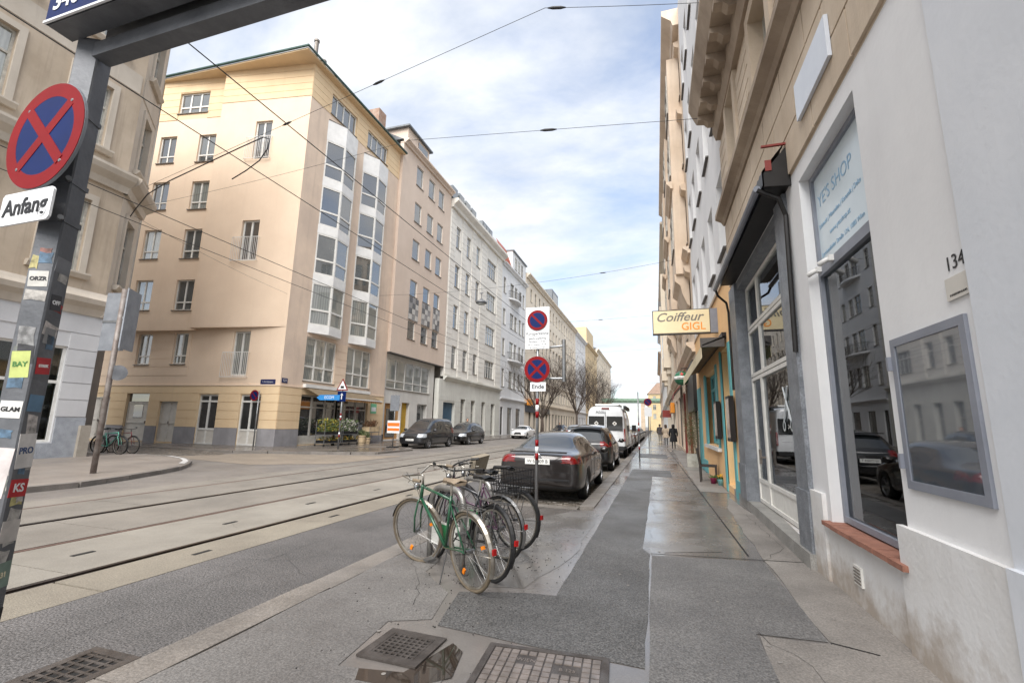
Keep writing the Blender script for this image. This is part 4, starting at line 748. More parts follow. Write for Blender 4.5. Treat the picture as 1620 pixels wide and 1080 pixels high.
MB(FR.M).tube([(-10.3, -.35, 4.42), (-5.95, -.35, 4.46)], .045, 8).build('gutter', M_CASE, cp)
MB(FR.M).tube([(-10.25, -.35, 4.4), (-10.3, -.3, 4.28), (-10.62, -.1, 4.2), (-10.68, -.06, 4.0), (-10.68, -.06, 2.3)], .025, 8).build('downpipe', M_BLACK, cp); MB(FR.M).tube([(-5.95, -.35, 4.44), (-5.95, -.12, 4.3), (-6.02, -.04, 4.1), (-6.05, -.06, 2.4)], .03, 8).build('downpipe', M_BLACK, cp)
# ================================================================== COIFFEUR HOUSE
M_APR = mat('plaster_apricot', S(240, 198, 146), S(230, 186, 134), 0.8, 0.8, streak=.1); M_TEAL = mat('paint_teal', S(104, 176, 180), S(92, 162, 168), 1.5, .6, streak=.1)
r2 = thing('apartment_house', 'white apartment house with apricot and turquoise ground floor beyond the salon', 'building', (XR, 20, 0), worldkids=True)
core(r2, [(XR + .36, 10.62), (XR + .36, 20), (12, 20), (12, 10.62)], 0, 21, M_CORE)
o2r = [(-y - 1.02, -y, z, z + 1.95) for z in (5.55, 9.02, 12.55, 16.1) for y in (10.72, 12.76, 14.8, 16.84, 18.7)]
gr = [(-12.75, -11.45, .15, 3.42), (-17.0, -13.7, 1.0, 3.2)]
wall(FR, r2, -20, -10.62, 0, 4.97, gr, M_APR); wall(FR, r2, -20, -10.6, 4.97, 21.2, o2r, M_RW, reveal=.35)
for o in o2r:
    w_ = window(FR, r2, *o, 'dbl', depth=.25, sill=False, pane=random.choice((0, 1))); MB().box(-.04, 1.06, -.33, .0, -.05, -.01).build('sill', M_WDARK, w_)
fbox(FR, r2, 'door', -12.75, -11.45, .2, .26, .15, 3.42, M_TEAL); window(FR, r2, -16.7, -14.0, 1.02, 3.18, 'shop', pane=0, sill=False, fm=M_TEAL, depth=.18)
for a, c in ((-17.2, -16.7), (-14.0, -13.68)): fbox(FR, r2, 'window_board', a, c, -.03, .02, .9, 3.25, M_TEAL)
for a, c in ((-12.95, -12.75), (-11.45, -11.2)): fbox(FR, r2, 'door_board', a, c, -.03, .02, 0, 3.45, M_TEAL)
fbox(FR, r2, 'window_sill', -17.25, -13.6, -.1, .02, .88, .97, M_WHITEP); fbox(FR, r2, 'plinth', -11.2, -10.62, -.03, .02, 0, .4, M_TEAL); fbox(FR, r2, 'plinth', -19.98, -17.3, -.03, .02, 0, .4, M_TEAL); fbox(FR, r2, 'wall_panel', -19.9, -18.6, -.03, .01, .4, 3.0, M_TEAL)
fbox(FR, r2, 'ledge', -20, -10.62, -.04, .02, 4.93, 5.02, M_SAND)
aw2 = thing('window_awning', 'cream rolled awning above the turquoise shop window', 'awning', (XR, 15, 3.5), worldkids=True)
MB(FR.M).extrude([(-.02, 3.62), (-.55, 3.42), (-.55, 3.45), (-.02, 3.66)], -19.2, -11.6).build('canvas', M_AWN, aw2); MB(FR.M).extrude([(-.555, 3.42), (-.565, 3.42), (-.565, 3.14), (-.555, 3.14)], -19.2, -11.65).build('valance', mat('valance_cream', S(228, 214, 182), S(214, 200, 168), 2, .8), aw2); MB(FR.M).box(-19.2, -11.6, -.1, 0, 3.6, 3.74).build('casing', M_BLACK, aw2); MB(FR.M).box(-11.66, -11.6, -.58, -.05, 3.4, 3.62).build('bracket', M_WDARK, aw2)
for k, (a, c) in enumerate(((-11.42, -10.92), (-13.65, -13.15))):
    mb_ = thing('menu_box', 'black glazed notice box beside the turquoise door, %s' % ('nearer the salon' if k == 0 else 'next to the shop window'), 'notice box', (XR, -a, 1.2), worldkids=True)
    MB(FR.M).box(a, c, -.14, -.035, 1.22, 2.2).build('box', M_BLACK, mb_); MB(FR.M).box(a + .04, c - .04, -.146, -.14, 1.3, 2.14).build('sheet', mat('notice_paper', S(206, 198, 186), S(150, 120, 104), 2.5, .25), mb_)
cs = thing('hanging_sign', 'cream Coiffeur GIGL box sign projecting over the pavement', 'shop sign', (.8, 13.0, 4.33))
M_CREAMS = mat('sign_cream', S(232, 218, 178), S(226, 211, 170), 3, .4); MB().box(-.8, .68, -.09, .09, -.335, .335).build('box', M_WDARK, cs); MB().box(-.775, .66, -.097, -.09, -.31, .31).box(-.775, .66, .09, .097, -.31, .31).build('face', M_CREAMS, cs); MB().box(.68, .86, -.085, .085, -.33, .33).build('mount', M_CASE, cs)
for s, sz, x, z, m_, sh, bo in (('Coiffeur', .34, -.12, .12, mat('sign_grey', S(120, 116, 108), S(110, 106, 98), 3, .5), .35, .004), ('GIGL', .29, .25, -.15, mat('sign_orange2', S(240, 150, 40), S(232, 142, 36), 3, .5), 0, .003)):
    text(s, sz, frame_M((x, -.099, z), (1, 0, 0), (0, -1, 0)), m_, cs, shear=sh, sx=1.05 if sh else .95, bold=bo)
    text(s, sz, frame_M((-x, .099, z), (-1, 0, 0), (0, 1, 0)), m_, cs, shear=sh, sx=1.05 if sh else .95, bold=bo)
# ================================================================== FURTHER HOUSES ON THE RIGHT
M_ORN = mat('stucco_cream', S(222, 204, 184), S(200, 180, 158), 0.6, 0.85, bump=.2, bscale=12, streak=.3)
r3 = thing('apartment_house', 'ornate cream stucco apartment house with bay on corbels, right side', 'building', (XR, 40, 0), worldkids=True)
core(r3, [(XR + .36, 20.02), (XR + .36, 42), (12, 42), (12, 20.02)], 0, 21, M_CORE)
o3r = [(-y - 1.2, -y, z, z + 2.3) for z in (5.8, 9.7, 13.6, 17.2) for y in (20.9, 23.6, 26.4, 29.2, 32, 34.8, 37.6, 40.2)]
wall(FR, r3, -42, -20, 4.8, 21.2, o3r, M_ORN); gr3 = [(-23.4, -20.6, .15, 3.6), (-27.6, -24.4, .15, 3.6), (-32, -28.6, .15, 3.6), (-37, -33, .15, 3.6), (-41.5, -38, .15, 3.6)]
wall(FR, r3, -42, -20, 0, 4.8, gr3, M_ORN)
for o in o3r:
    window(FR, r3, *o, 'old', fm=M_WOLD, cells=False, depth=.18); fprof(FR, r3, 'window_hood', o[0] - .25, o[1] + .25, [(0, o[3] + .1), (-.2, o[3] + .2), (-.25, o[3] + .42), (0, o[3] + .5)], M_ORN)
for o in gr3: window(FR, r3, *o, 'shop', fm=M_WDARK, cells=False, sill=False, pane=0, depth=.16)
for z, p, h in ((4.6, .35, .4), (8.9, .3, .3), (20.3, .75, .9)): cornice(FR, r3, -42, -20, z, h, p, M_ORN)
for a in (-24.5, -31.2, -38.5):
    b = MB(FR.M); b.box(a, a + 3.2, -.55, 0, 8.4, 19.6).build('bay', M_ORN, r3)
    MB(FR.M).extrude([(0, 6.9), (-.12, 7.0), (-.3, 7.5), (-.38, 7.9), (-.6, 8.1), (-.62, 8.42), (0, 8.42)], a + .15, a + 3.05).build('corbel', M_ORN, r3)
    for z in (9.8, 13.6, 17.0): window(Fac((XR - .55, -a), u=(0, -1)), r3, .5, 2.7, z, z + 2.1, 'old', fm=M_WOLD, cells=False, depth=-.02)
    cornice(Fac((XR - .55, -a), u=(0, -1)), r3, -.1, 3.3, 12.6, .35, .25, M_ORN)
for a, m_, nm_ in ((-27.5, M_REDP, 'red'), (-33.5, M_BLACK, 'black')):
    a_ = thing('shop_awning', '%s fabric awning on the ornate house, right side' % nm_, 'awning', (XR, -a, 3.2), worldkids=True)
    MB(FR.M).extrude([(-.02, 4.1), (-.75, 3.2), (-.75, 3.16), (-.02, 4.06)], a, a + 3).build('canvas', m_, a_); MB(FR.M).extrude([(-.76, 3.18), (-.75, 3.18), (-.75, 2.95), (-.76, 2.95)], a, a + 3).build('valance', m_, a_)
fbox(FR, r3, 'shop_front', -23.9, -20.3, -.14, 0, 2.2, 4.3, M_BLACK); fbox(FR, r3, 'shop_front', -24.2, -23.9, -.1, 0, 0, 3.4, M_REDP); fbox(FR, r3, 'shop_front', -28.3, -27.9, -.1, 0, 0, 3.4, M_REDP)
bl = thing('ball_sign', 'green round beer sign with red star on a wall bracket', 'shop sign', (1.1, 20.6, 3.55))
pr = [(.0, -.3)] + [(.3 * math.cos(rad(a)), .3 * math.sin(rad(a))) for a in range(-75, 90, 15)] + [(.0, .3)]
MB().lathe(pr, 24).build('ball', mat('sign_green', S(46, 108, 78), S(38, 96, 68), 3, .3), bl, True); MB().tube([(0, 0, .3), (0, 0, .42), (.55, 0, .42)], .02, 6).build('bracket', M_BLACK, bl); MB().lathe([(.302, -.07), (.304, 0), (.302, .07)], 24).build('band', M_WHITEP, bl, True)
text('Heineken', .1, frame_M((0, -.307, -.0), (1, 0, 0), (0, -1, 0)), mat('sign_darkgreen', S(24, 70, 44), None, 3, .4), bl)
sv = [];
for i in range(10): r_ = .09 if i % 2 == 0 else .037; sv.append((r_ * math.sin(i * math.pi / 5), r_ * math.cos(i * math.pi / 5) + .16))
MB().poly([(x, -.305 + .5 * max(0, z - .05) ** 2 * 2.2, z) for x, z in sv][::-1]).build('star', mat('star_red', S(200, 40, 36), None, 3, .4), bl)
def right_far(label, y0, y1, H, m, floors=5, step=2.9, x=XR):
    t = thing('apartment_house', label, 'building', (x, y1, 0), worldkids=True); f = Fac((x, 0), u=(0, -1)); core(t, [(x + .36, y0 + .02), (x + .36, y1 - .02), (x + 10, y1 - .02), (x + 10, y0 + .02)], 0, H - .1, M_CORE)
    n = int((y1 - y0 - 1) / step); fh = (H - 5.6) / floors; ops = [(-(y0 + .9 + i * step) - 1.2, -(y0 + .9 + i * step), 4.8 + k * fh + .9, 4.8 + k * fh + 3.0) for i in range(n) for k in range(floors)]
    wall(f, t, -y1, -y0, 4.6, H, ops, m); gg = [(o[0] - .4, o[1] + .4, .15, 3.5) for o in ops[::floors]]; wall(f, t, -y1, -y0, 0, 4.6, gg, m)
    for o in ops: window(f, t, *o, 'far', fm=M_WOLD, cells=False, depth=.18)
    for o in gg: window(f, t, *o, 'one', fm=M_WDARK, cells=False, depth=.18, sill=False, pane=0)
    for z, p in ((4.4, .35), (H - .7, .7), (9.0, .25)): cornice(f, t, -y1, -y0, z, .5, p, m)
    return t, f
r4, f4r = right_far('pale yellow apartment house with a bay, further down the right side', 42.05, 70, 20.5, M_CREAM)
for a in (-52, -66): fbox(f4r, r4, 'bay', a, a + 3, -.7, 0, 7.5, 17.5, M_CREAM); fbox(f4r, r4, 'pane', a + .6, a + 2.4, -.72, -.701, 8.6, 10.8, PANES[1]); fbox(f4r, r4, 'corbel', a + .3, a + 2.7, -.4, 0, 6.9, 7.5, M_CREAM)
fbox(f4r, r4, 'shop_sign', -47, -44, -.35, 0, 2.8, 3.7, M_ORANGE); fbox(f4r, r4, 'shop_sign', -56, -55.8, -.9, 0, 2.6, 3.4, M_REDP)
right_far('grey white apartment house far down the right side', 70.05, 110, 21, M_COOL); right_far('tan apartment house at the far right end of the street', 110.05, 160, 19, M_TAN)
# end of the street: viaduct and house behind it
br = thing('railway_viaduct', 'green steel railway viaduct crossing the far end of the street', 'bridge', (-4, 178, 0), worldkids=True)
M_BGRN = mat('bridge_green', S(126, 152, 134), S(110, 136, 118), 2, .6)  # green paled and greyed for distance, haze put into the colour
MB().box(-34, 22, 176, 181, 10.2, 10.8).build('deck', M_BGRN, br); MB().box(-34, 22, 175.6, 175.9, 10.8, 11.7).build('parapet', M_BGRN, br)
for i in range(28): MB().box(-33.9 + i * 2, -33.7 + i * 2, 175.4, 175.6, 10.2, 11.7).build('stiffener', M_BGRN, br)
for x in (-18.2, -4.5, 2.6): MB().box(x - .7, x + .7, 176.3, 180.7, 0, 10.2).build('pier', M_SAND, br)
eh = thing('end_house', 'pale yellow house with hipped roof beyond the viaduct', 'building', (2, 215, 0), worldkids=True); fe = Fac((-3, 215), u=(1, 0))
core(eh, [(-3, 215.4), (16, 215.4), (16, 228), (-3, 228)], 0, 15.8, M_CORE); oe = [(2 + i * 3.4, 3.3 + i * 3.4, z, z + 2.2) for i in range(5) for z in (5, 9, 12.8)]
wall(fe, eh, 0, 19, 0, 16, oe, mat('plaster_dull_yellow', S(190, 172, 134), S(176, 158, 122), 1, .85))
for o in oe: window(fe, eh, *o, 'far', cells=False, fm=M_WOLD)
MB().poly([(-3.5, 214.6, 16), (16.5, 214.6, 16), (11, 221, 21.5), (1, 221, 21.5)]).poly([(16.5, 214.6, 16), (16.5, 228, 16), (11, 221, 21.5)]).poly([(-3.5, 228, 16), (-3.5, 214.6, 16), (1, 221, 21.5)]).build('roof', mat('roof_brown', S(140, 118, 102), S(120, 100, 86), 1, .8), eh)
# ================================================================== VEHICLES
def carpaint(name, c, m=0.35, r=0.28): return mat(name, c, tuple(x * .92 for x in c), 3, r, metal=m, coat=1.0, spec=.5)
M_TYRE = mat('tyre_rubber', S(34, 33, 33), S(24, 24, 24), 8, .75); M_RIM = mat('rim_alloy', S(176, 177, 180), S(150, 151, 154), 5, .3, metal=.85); M_TRIM = mat('trim_black', S(30, 30, 32), S(22, 22, 24), 5, .45)
M_CGLASS = mat('car_glass', S(40, 44, 46), S(30, 33, 35), .5, .02, spec=1.0, ior=1.75); M_TAIL = mat('tail_light_red', S(128, 12, 12), S(84, 7, 7), 14, .12, coat=1.0); M_HEAD = mat('head_light', S(214, 220, 226), S(150, 156, 162), 12, .08, coat=1.0); M_PLATE = mat('plate_white', S(224, 224, 220), S(212, 212, 208), 5, .4); M_CHROME = mat('chrome', S(200, 202, 204), S(170, 172, 174), 5, .15, metal=1.0)
def car(name, label, st, paint, wheels, wr, loc, rz, regions, group=None, plate=None, tw=0.2, mirrors=None, extras=None):
    """st: stations from rear to front: (y, half width, z bottom, z shoulder, 'd', deck z) or (y, w, zb, zsh, 'c', roof z, roof half width);
    the seventh/eighth value 'g' marks the stretch up to the next station as glazed on the sides."""
    rings = []
    for s in st:
        y, w, zb, zs, k = s[:5]; zm = zb + (zs - zb) * .45
        if k == 'd': zd = s[5]; top = [(w * .9, zs + (zd - zs) * .7), (w * .78, zd), (w * .4, zd + .015), (0, zd + .02)]
        else: zr, wrf = s[5], s[6]; top = [(w * .955, zs + .045), (wrf, zr - .06), (wrf * .55, zr - .008), (0, zr)]
        rings.append([(0, zb), (w * .5, zb), (w * .93, zb), (w * .985, zb + (zm - zb) * .55), (w, zm), (w * .985, zs)] + top)
    bm = bmesh.new(); V = []; n = 10
    for s, r in zip(st, rings):
        row = [bm.verts.new((x, s[0], z)) for x, z in r]; row += [bm.verts.new((-x, s[0], z)) for x, z in r[1:9][::-1]]; V.append(row)       # 10 + 8
    m = 18; glass = set()
    for i in range(len(V) - 1):
        a, c = st[i], st[i + 1]; up = a[4] == 'd' and c[4] == 'c'; dn = a[4] == 'c' and c[4] == 'd'
        for j in range(m):
            f = bm.faces.new([V[i][j], V[i + 1][j], V[i + 1][(j + 1) % m], V[i][(j + 1) % m]][::-1]); jj = j if j < 9 else 17 - j
            if (up or dn) and jj in (7, 8) and ('w' in a[7:] or 'w' in c[7:]): f.material_index = 1
            elif jj == 6 and 'g' in a[7:]: f.material_index = 1
    for row, flip in ((V[0], False), (V[-1], True)):
        cols = []
        for r in range(2, 8):
            R_, L_ = row[r], row[18 - r]
            if r == 2: mid = [row[1], row[0], row[17]]
            elif r == 7: mid = [row[8], row[9], row[10]]
            else: mid = [bm.verts.new((R_.co.x * t, R_.co.y + (.035 if flip else -.035) * (1 - abs(t)), R_.co.z)) for t in (.5, 0, -.5)]
            cols.append([R_] + mid + [L_])
        for p, q in zip(cols, cols[1:]):
            for k in range(4):
                vs = [p[k], p[k + 1], q[k + 1], q[k]]; bm.faces.new(vs if not flip else vs[::-1])
    bmesh.ops.recalc_face_normals(bm, faces=bm.faces); me = bpy.data.meshes.new('body'); bm.to_mesh(me); bm.free()
    for k in range(6): me.materials.append(None)
    tmp = bpy.data.objects.new('tmp', me); COL.objects.link(tmp); sub = tmp.modifiers.new('s', 'SUBSURF'); sub.levels = 3; sub.render_levels = 3
    cutters = []
    for (wx, wy) in wheels:
        for s in (-1, 1):
            cm = MB(Matrix.Translation((s * (wx + .12), wy, wr)) @ Matrix.Rotation(rad(90), 4, 'Y')).lathe([(wr + .055, -.26), (wr + .055, .4)], 28).mesh('cut', None)
            co = bpy.data.objects.new('cut', cm); COL.objects.link(co); co.hide_render = True; bo = tmp.modifiers.new('b', 'BOOLEAN'); bo.operation = 'DIFFERENCE'; bo.object = co; bo.solver = 'EXACT'; cutters.append(co)
    dg = bpy.context.evaluated_depsgraph_get(); ev_ = bpy.data.meshes.new_from_object(tmp.evaluated_get(dg)); bpy.data.objects.remove(tmp)
    for co in cutters: bpy.data.objects.remove(co)
    from mathutils.bvhtree import BVHTree
    bt = BVHTree.FromPolygons([v.co for v in ev_.vertices], [tuple(p.vertices) for p in ev_.polygons]); seams = []
    def seam(pts, dirn):
        run = []
        for p in pts:
            h_ = bt.ray_cast(Vector(p), Vector(dirn))
            if h_[0] is not None: run.append(h_[0] - Vector(dirn) * .001)
        if len(run) > 2: seams.append(run)
    yc = [s[0] for s in st if s[4] == 'c']; ya, yb2 = yc[0], yc[-1]; zlo = .32; zhi = st[len(st) // 2][3] + .0
    if 'van' not in name or len(wheels) == 2:
        for s in (-1, 1):
            for y in (ya + .12, (ya + yb2) / 2 - .02, yb2 + .5): seam([(s * 2, y + .06 * (zz - .6), zz) for zz in [zlo + (zhi - zlo) * i / 8 for i in range(9)]], (-s, 0, 0))
            seam([(s * 2, ya + .2 + (yb2 + .3 - ya) * i / 10, zlo) for i in range(11)], (-s, 0, 0))
        seam([(-.72 + 1.44 * i / 12, -4, st[1][3] - .2) for i in range(13)], (0, 1, 0)); seam([(-.6 + 1.2 * i / 12, 4, st[-2][3] - .18) for i in range(13)], (0, -1, 0))
    # sort the faces into parts
    bm = bmesh.new(); bm.from_mesh(ev_); names = ['body', 'window'] + [r[0] for r in regions]; sets = {nme: [] for nme in names}
    for f in bm.faces:
        c = f.calc_center_median(); k = 'window' if f.material_index == 1 else 'body'
        if k == 'body':
            for (nme, mt, fn) in regions:
                if fn(c.x, c.y, c.z, f.normal): k = nme; break
        sets[k].append([v.co.copy() for v in f.verts])
    bm.free(); t = thing(name, label, 'car' if 'van' not in name else 'van', loc, rz, group)
    mts = {'body': paint, 'window': M_CGLASS, **{r[0]: r[1] for r in regions}}
    for nme in dict.fromkeys(names):
        fs = sets[nme]
        if not fs: continue
        idx = {}; vs = []; fc = []
        for f in fs:
            q = []
            for v in f:
                key = (round(v.x, 4), round(v.y, 4), round(v.z, 4))
                if key not in idx: idx[key] = len(vs); vs.append(tuple(v))
                q.append(idx[key])
            if len(set(q)) > 2: fc.append(q)
        me = bpy.data.meshes.new(nme); me.from_pydata(vs, [], fc); me.validate(); me.update(); me.materials.append(mts[nme])
        for p in me.polygons: p.use_smooth = True
        obj(nme.split('#')[0], me, t)
    for run in seams: MB().tube(run, .0055, 4).build('panel_gap', M_TRIM, t)
    # wheel wells and wheels
    ty = MB().lathe([(wr * .66, -tw / 2), (wr * .9, -tw / 2), (wr * .985, -tw * .36), (wr, 0), (wr * .985, tw * .36), (wr * .9, tw / 2), (wr * .66, tw / 2)], 28, close=True).mesh('wheel', M_TYRE, True)
    rb = MB(); rb.lathe([(wr * .67, -.04), (wr * .67, tw * .45), (wr * .62, tw * .45), (wr * .6, tw * .2), (wr * .6, -.04)], 28, close=True); rb.lathe([(0, tw * .3), (wr * .16, tw * .3), (wr * .18, tw * .15), (0, tw * .15)], 14)
    for k in range(5):
        a = k * 2 * math.pi / 5; ca, sa = math.cos(a), math.sin(a); pp = Vector((-sa, ca, 0))
        p0, p1 = Vector((ca, sa, 0)) * wr * .12, Vector((ca, sa, 0)) * wr * .63
        i = [rb.pt(v) for v in (p0 + pp * .035 + Vector((0, 0, tw * .28)), p0 - pp * .035 + Vector((0, 0, tw * .28)), p1 - pp * .05 + Vector((0, 0, tw * .4)), p1 + pp * .05 + Vector((0, 0, tw * .4)))]; rb.f.append(i)
        rb.f.append([rb.pt(v) for v in (p0 + pp * .035 + Vector((0, 0, tw * .28)), p1 + pp * .05 + Vector((0, 0, tw * .4)), p1 + pp * .05 + Vector((0, 0, 0)), p0 + pp * .035)]); rb.f.append([rb.pt(v) for v in (p0 - pp * .035 + Vector((0, 0, tw * .28)), p1 - pp * .05 + Vector((0, 0, tw * .4)), p1 - pp * .05, p0 - pp * .035)])
    rim = rb.mesh('rim', M_RIM); dsk = MB().lathe([(0, -.02), (wr * .6, -.02), (wr * .6, 0), (0, 0)], 20).mesh('hub', M_TRIM)
    for (wx, wy) in wheels:
        for s in (-1, 1):
            w = obj('wheel', ty, t, Matrix.Translation((s * wx, wy, wr)) @ Matrix.Rotation(rad(90) * s, 4, 'Y')); obj('rim', rim, w); obj('hub', dsk, w)
    for s in (-1, 1):
        if mirrors: mx_, my, mz = mirrors; b = MB(); b.box(s * (mx_ - .02) - .02, s * (mx_ - .02) + .02, my - .03, my + .03, mz - .03, mz + .02); b.build('mirror_arm', M_TRIM, t); b = MB(); b.lathe([(0, -.1), (.06, -.09), (.085, -.03), (.085, .04), (.05, .1), (0, .11)], 10, Matrix.Translation((s * (mx_ + .1), my, mz + .03)) @ Matrix.Rotation(rad(90), 4, 'Y')); b.build('mirror', paint, t, True)
    if plate:
        tx, py, pz, nrm = plate; p_ = MB().box(-.26, .26, py - .012, py + .012, pz - .057, pz + .057).build('number_plate', M_PLATE, t)
        text(tx, .095, frame_M((0, py + nrm * .0135, pz), (1 if nrm < 0 else -1, 0, 0), (0, nrm, 0)), M_TRIM, p_)
    if extras: extras(t)
    return t
SEDAN = [(-2.3, .74, .34, .80, 'd', .9), (-2.26, .84, .26, .82, 'd', .965), (-2.02, .89, .22, .86, 'd', 1.0), (-1.62, .905, .2, .88, 'd', 1.02, 0, 'w'), (-.98, .915, .2, .89, 'c', 1.37, .56, 'g'), (-.5, .915, .2, .89, 'c', 1.42, .6, 'g'), (-.08, .915, .2, .89, 'c', 1.43, .61), (0.02, .915, .2, .88, 'c', 1.43, .61, 'g'), (.42, .915, .2, .88, 'c', 1.40, .6), (1.2, .905, .2, .86, 'd', .93, 0, 'w'), (1.75, .88, .2, .78, 'd', .86), (2.18, .80, .24, .68, 'd', .74), (2.34, .66, .34, .58, 'd', .62)]
HATCH = [(-2.15, .74, .38, .84, 'd', .96), (-2.1, .84, .3, .86, 'd', 1.0, 0, 'w'), (-1.72, .9, .22, .92, 'c', 1.5, .6), (-1.6, .905, .22, .92, 'c', 1.56, .62, 'g'), (-.6, .91, .22, .9, 'c', 1.62, .64), (-.5, .91, .22, .9, 'c', 1.62, .64, 'g'), (.4, .91, .22, .89, 'c', 1.58, .62), (1.15, .9, .22, .92, 'd', 1.0, 0, 'w'), (1.7, .87, .22, .84, 'd', .93), (2.05, .8, .26, .72, 'd', .8), (2.2, .66, .36, .62, 'd', .68)]
VANB = [(-2.18, .78, .36, .9, 'd', 1.0), (-2.16, .84, .3, .92, 'd', 1.04, 0, 'w'), (-2.06, .875, .24, .95, 'c', 1.74, .7), (-1.9, .88, .24, .95, 'c', 1.8, .72, 'g'), (-.7, .885, .24, .95, 'c', 1.82, .74), (-.58, .885, .24, .95, 'c', 1.82, .74, 'g'), (.5, .88, .24, .94, 'c', 1.76, .7), (1.3, .87, .24, .96, 'd', 1.08, 0, 'w'), (1.75, .84, .24, .9, 'd', .98), (2.08, .78, .28, .76, 'd', .84), (2.18, .66, .36, .64, 'd', .7)]
CAMP = [(-3.0, .94, .42, 1.2, 'c', 2.5, .9), (-2.94, 1.0, .36, 1.22, 'c', 2.58, .93), (-1.2, 1.02, .34, 1.22, 'c', 2.62, .93), (.9, 1.02, .34, 1.2, 'c', 2.6, .92, 'g'), (1.7, 1.02, .34, 1.16, 'c', 2.42, .86), (2.35, .99, .34, 1.1, 'd', 1.3, 0, 'w'), (2.8, .93, .34, .95, 'd', 1.05), (2.98, .8, .42, .8, 'd', .86)]
def lights(yb, yf, tz, tx, hz, hx=.45, wrap=.35, low=.45):
    return [('tail_light#L', M_TAIL, lambda x, y, z, n: x < -tx and y < yb + wrap * (abs(x) > .8) + .1 and tz[0] < z < tz[1]), ('tail_light#R', M_TAIL, lambda x, y, z, n: x > tx and y < yb + wrap * (abs(x) > .8) + .1 and tz[0] < z < tz[1]),
            ('head_light#L', M_HEAD, lambda x, y, z, n: x < -hx and y > yf - .5 and hz[0] < z < hz[1]), ('head_light#R', M_HEAD, lambda x, y, z, n: x > hx and y > yf - .5 and hz[0] < z < hz[1]),
            ('grille', M_TRIM, lambda x, y, z, n: abs(x) < hx * .8 and y > yf - .15 and hz[0] - .12 < z < hz[1] - .04), ('bumper', M_TRIM, lambda x, y, z, n: z < low - .1 and (y < yb + .25 or y > yf - .3)), ('underside', M_TRIM, lambda x, y, z, n: n.z < -.7 and z < .5), ('wheel_well', M_TRIM, lambda x, y, z, n: z < .8 and abs(x) < .88 and abs(y) > .8 and abs(n.z) < .98 and abs(n.y) > .0 and n.x * x < -.0001 and abs(x) > .4)]
PA_BR = carpaint('paint_brown_black', S(44, 39, 38), .5); PA_BLK = carpaint('paint_black', S(22, 22, 25), .3); PA_GRY = carpaint('paint_dark_grey', S(50, 52, 56), .5); PA_WHT = carpaint('paint_white_car', S(222, 222, 222), .0); PA_SIL = carpaint('paint_silver', S(160, 162, 166), .6); PA_CAMP = carpaint('paint_camper', S(206, 208, 210), .0)
ZB = -0.075
def sedan_extra(t):
    MB().box(-.6, .6, -2.305, -2.26, 1.0, 1.03).build('spoiler_lip', PA_BR, t); MB().box(-.66, .66, -2.36, -2.325, .46, .49).build('bumper_trim', M_TRIM, t)
    MB().lathe([(.055, 0), (.075, .006), (.055, .012)], 20, Matrix.Translation((0, -2.34, .92)) @ Matrix.Rotation(rad(90), 4, 'X')).build('badge', M_CHROME, t)
    for s in (-1, 1): MB().box(s * .9 - .012, s * .9 + .012, -.62, -.45, .8, .825).box(s * .9 - .012, s * .9 + .012, .2, .37, .79, .815).build('door_handle', M_CHROME, t)
car('parked_sedan', 'dark brown metallic sedan parked at the kerb behind the sign pole', SEDAN, PA_BR, [(.78, -1.32), (.78, 1.45)], .325, (-2.36, 11.75, ZB), 0, lights(-2.3, 2.34, (.8, .96), .5, (.56, .74), .45), plate=('W·58809 B', -2.345, .83, -1), mirrors=(.93, .78, .93), extras=sedan_extra)
def suv_extra(t): MB().box(-.55, .55, -1.86, -1.72, 1.5, 1.53).build('roof_spoiler', PA_BLK, t); MB().box(-.5, .5, -2.2, -2.16, .55, .58).build('bumper_trim', M_CHROME, t)
car('parked_hatchback', 'black compact estate car parked between the sedan and the camper van', HATCH, PA_BLK, [(.78, -1.28), (.78, 1.32)], .33, (-2.38, 18.5, ZB), 0, lights(-2.15, 2.2, (.86, 1.04), .5, (.6, .8), .4), plate=('W·71604 T', -2.19, .72, -1), mirrors=(.92, .8, .98), extras=suv_extra)
def camp_extra(t):
    for s in (-1, 1):
        MB().box(s * .45 - .39, s * .45 + .39, -3.045, -3.012, 1.35, 2.05).build('rear_window', mat('tinted_glass', S(30, 32, 34), S(24, 26, 28), 1, .08, spec=.4), t)
        d = MB(); c_ = .11
        d.poly([(s * .45 - c_, -3.049, 1.7), (s * .45, -3.049, 1.7 - c_), (s * .45 + c_, -3.049, 1.7), (s * .45, -3.049, 1.7 + c_)]); d.build('emblem', M_WHITEP, t); k_ = c_ * .62; MB().poly([(s * .45 - k_, -3.051, 1.7), (s * .45, -3.051, 1.7 - k_), (s * .45 + k_, -3.051, 1.7), (s * .45, -3.051, 1.7 + k_)]).build('emblem', M_CGLASS, t)
        MB().box(s * .93 - .05, s * .93 + .03, -3.04, -2.98, .85, 1.45).build('tail_light', M_TAIL, t); MB().box(s * 1.06 - .02, s * 1.06 + .2 * (s > 0) + .02, 1.9, 2.0, 1.3, 1.65).build('mirror', M_TRIM, t)
    MB().box(-.008, .008, -3.05, -3.03, .5, 2.3).build('door_gap', M_TRIM, t); MB().box(-.2, .2, -3.02, -2.96, 2.4, 2.48).build('brake_light', M_TAIL, t); MB().box(-.9, .9, -3.08, -2.95, .42, .6).build('bumper', M_TRIM, t)
    MB().box(-.6, .6, -2.2, .4, 2.62, 2.7).build('roof_hatch', M_WHITEP, t); MB().box(.86, .98, -2.6, 1.0, 2.42, 2.6).build('awning_case', M_TRIM, t)
    text('PÖSSL', .17, frame_M((-.25, -3.02, 2.24), (1, 0, 0), (0, -1, 0)), PA_GRY, t, shear=.2)
    MB().box(-1.03, 1.03, -2.9, 2.3, .5, .56).build('side_stripe', PA_GRY, t)
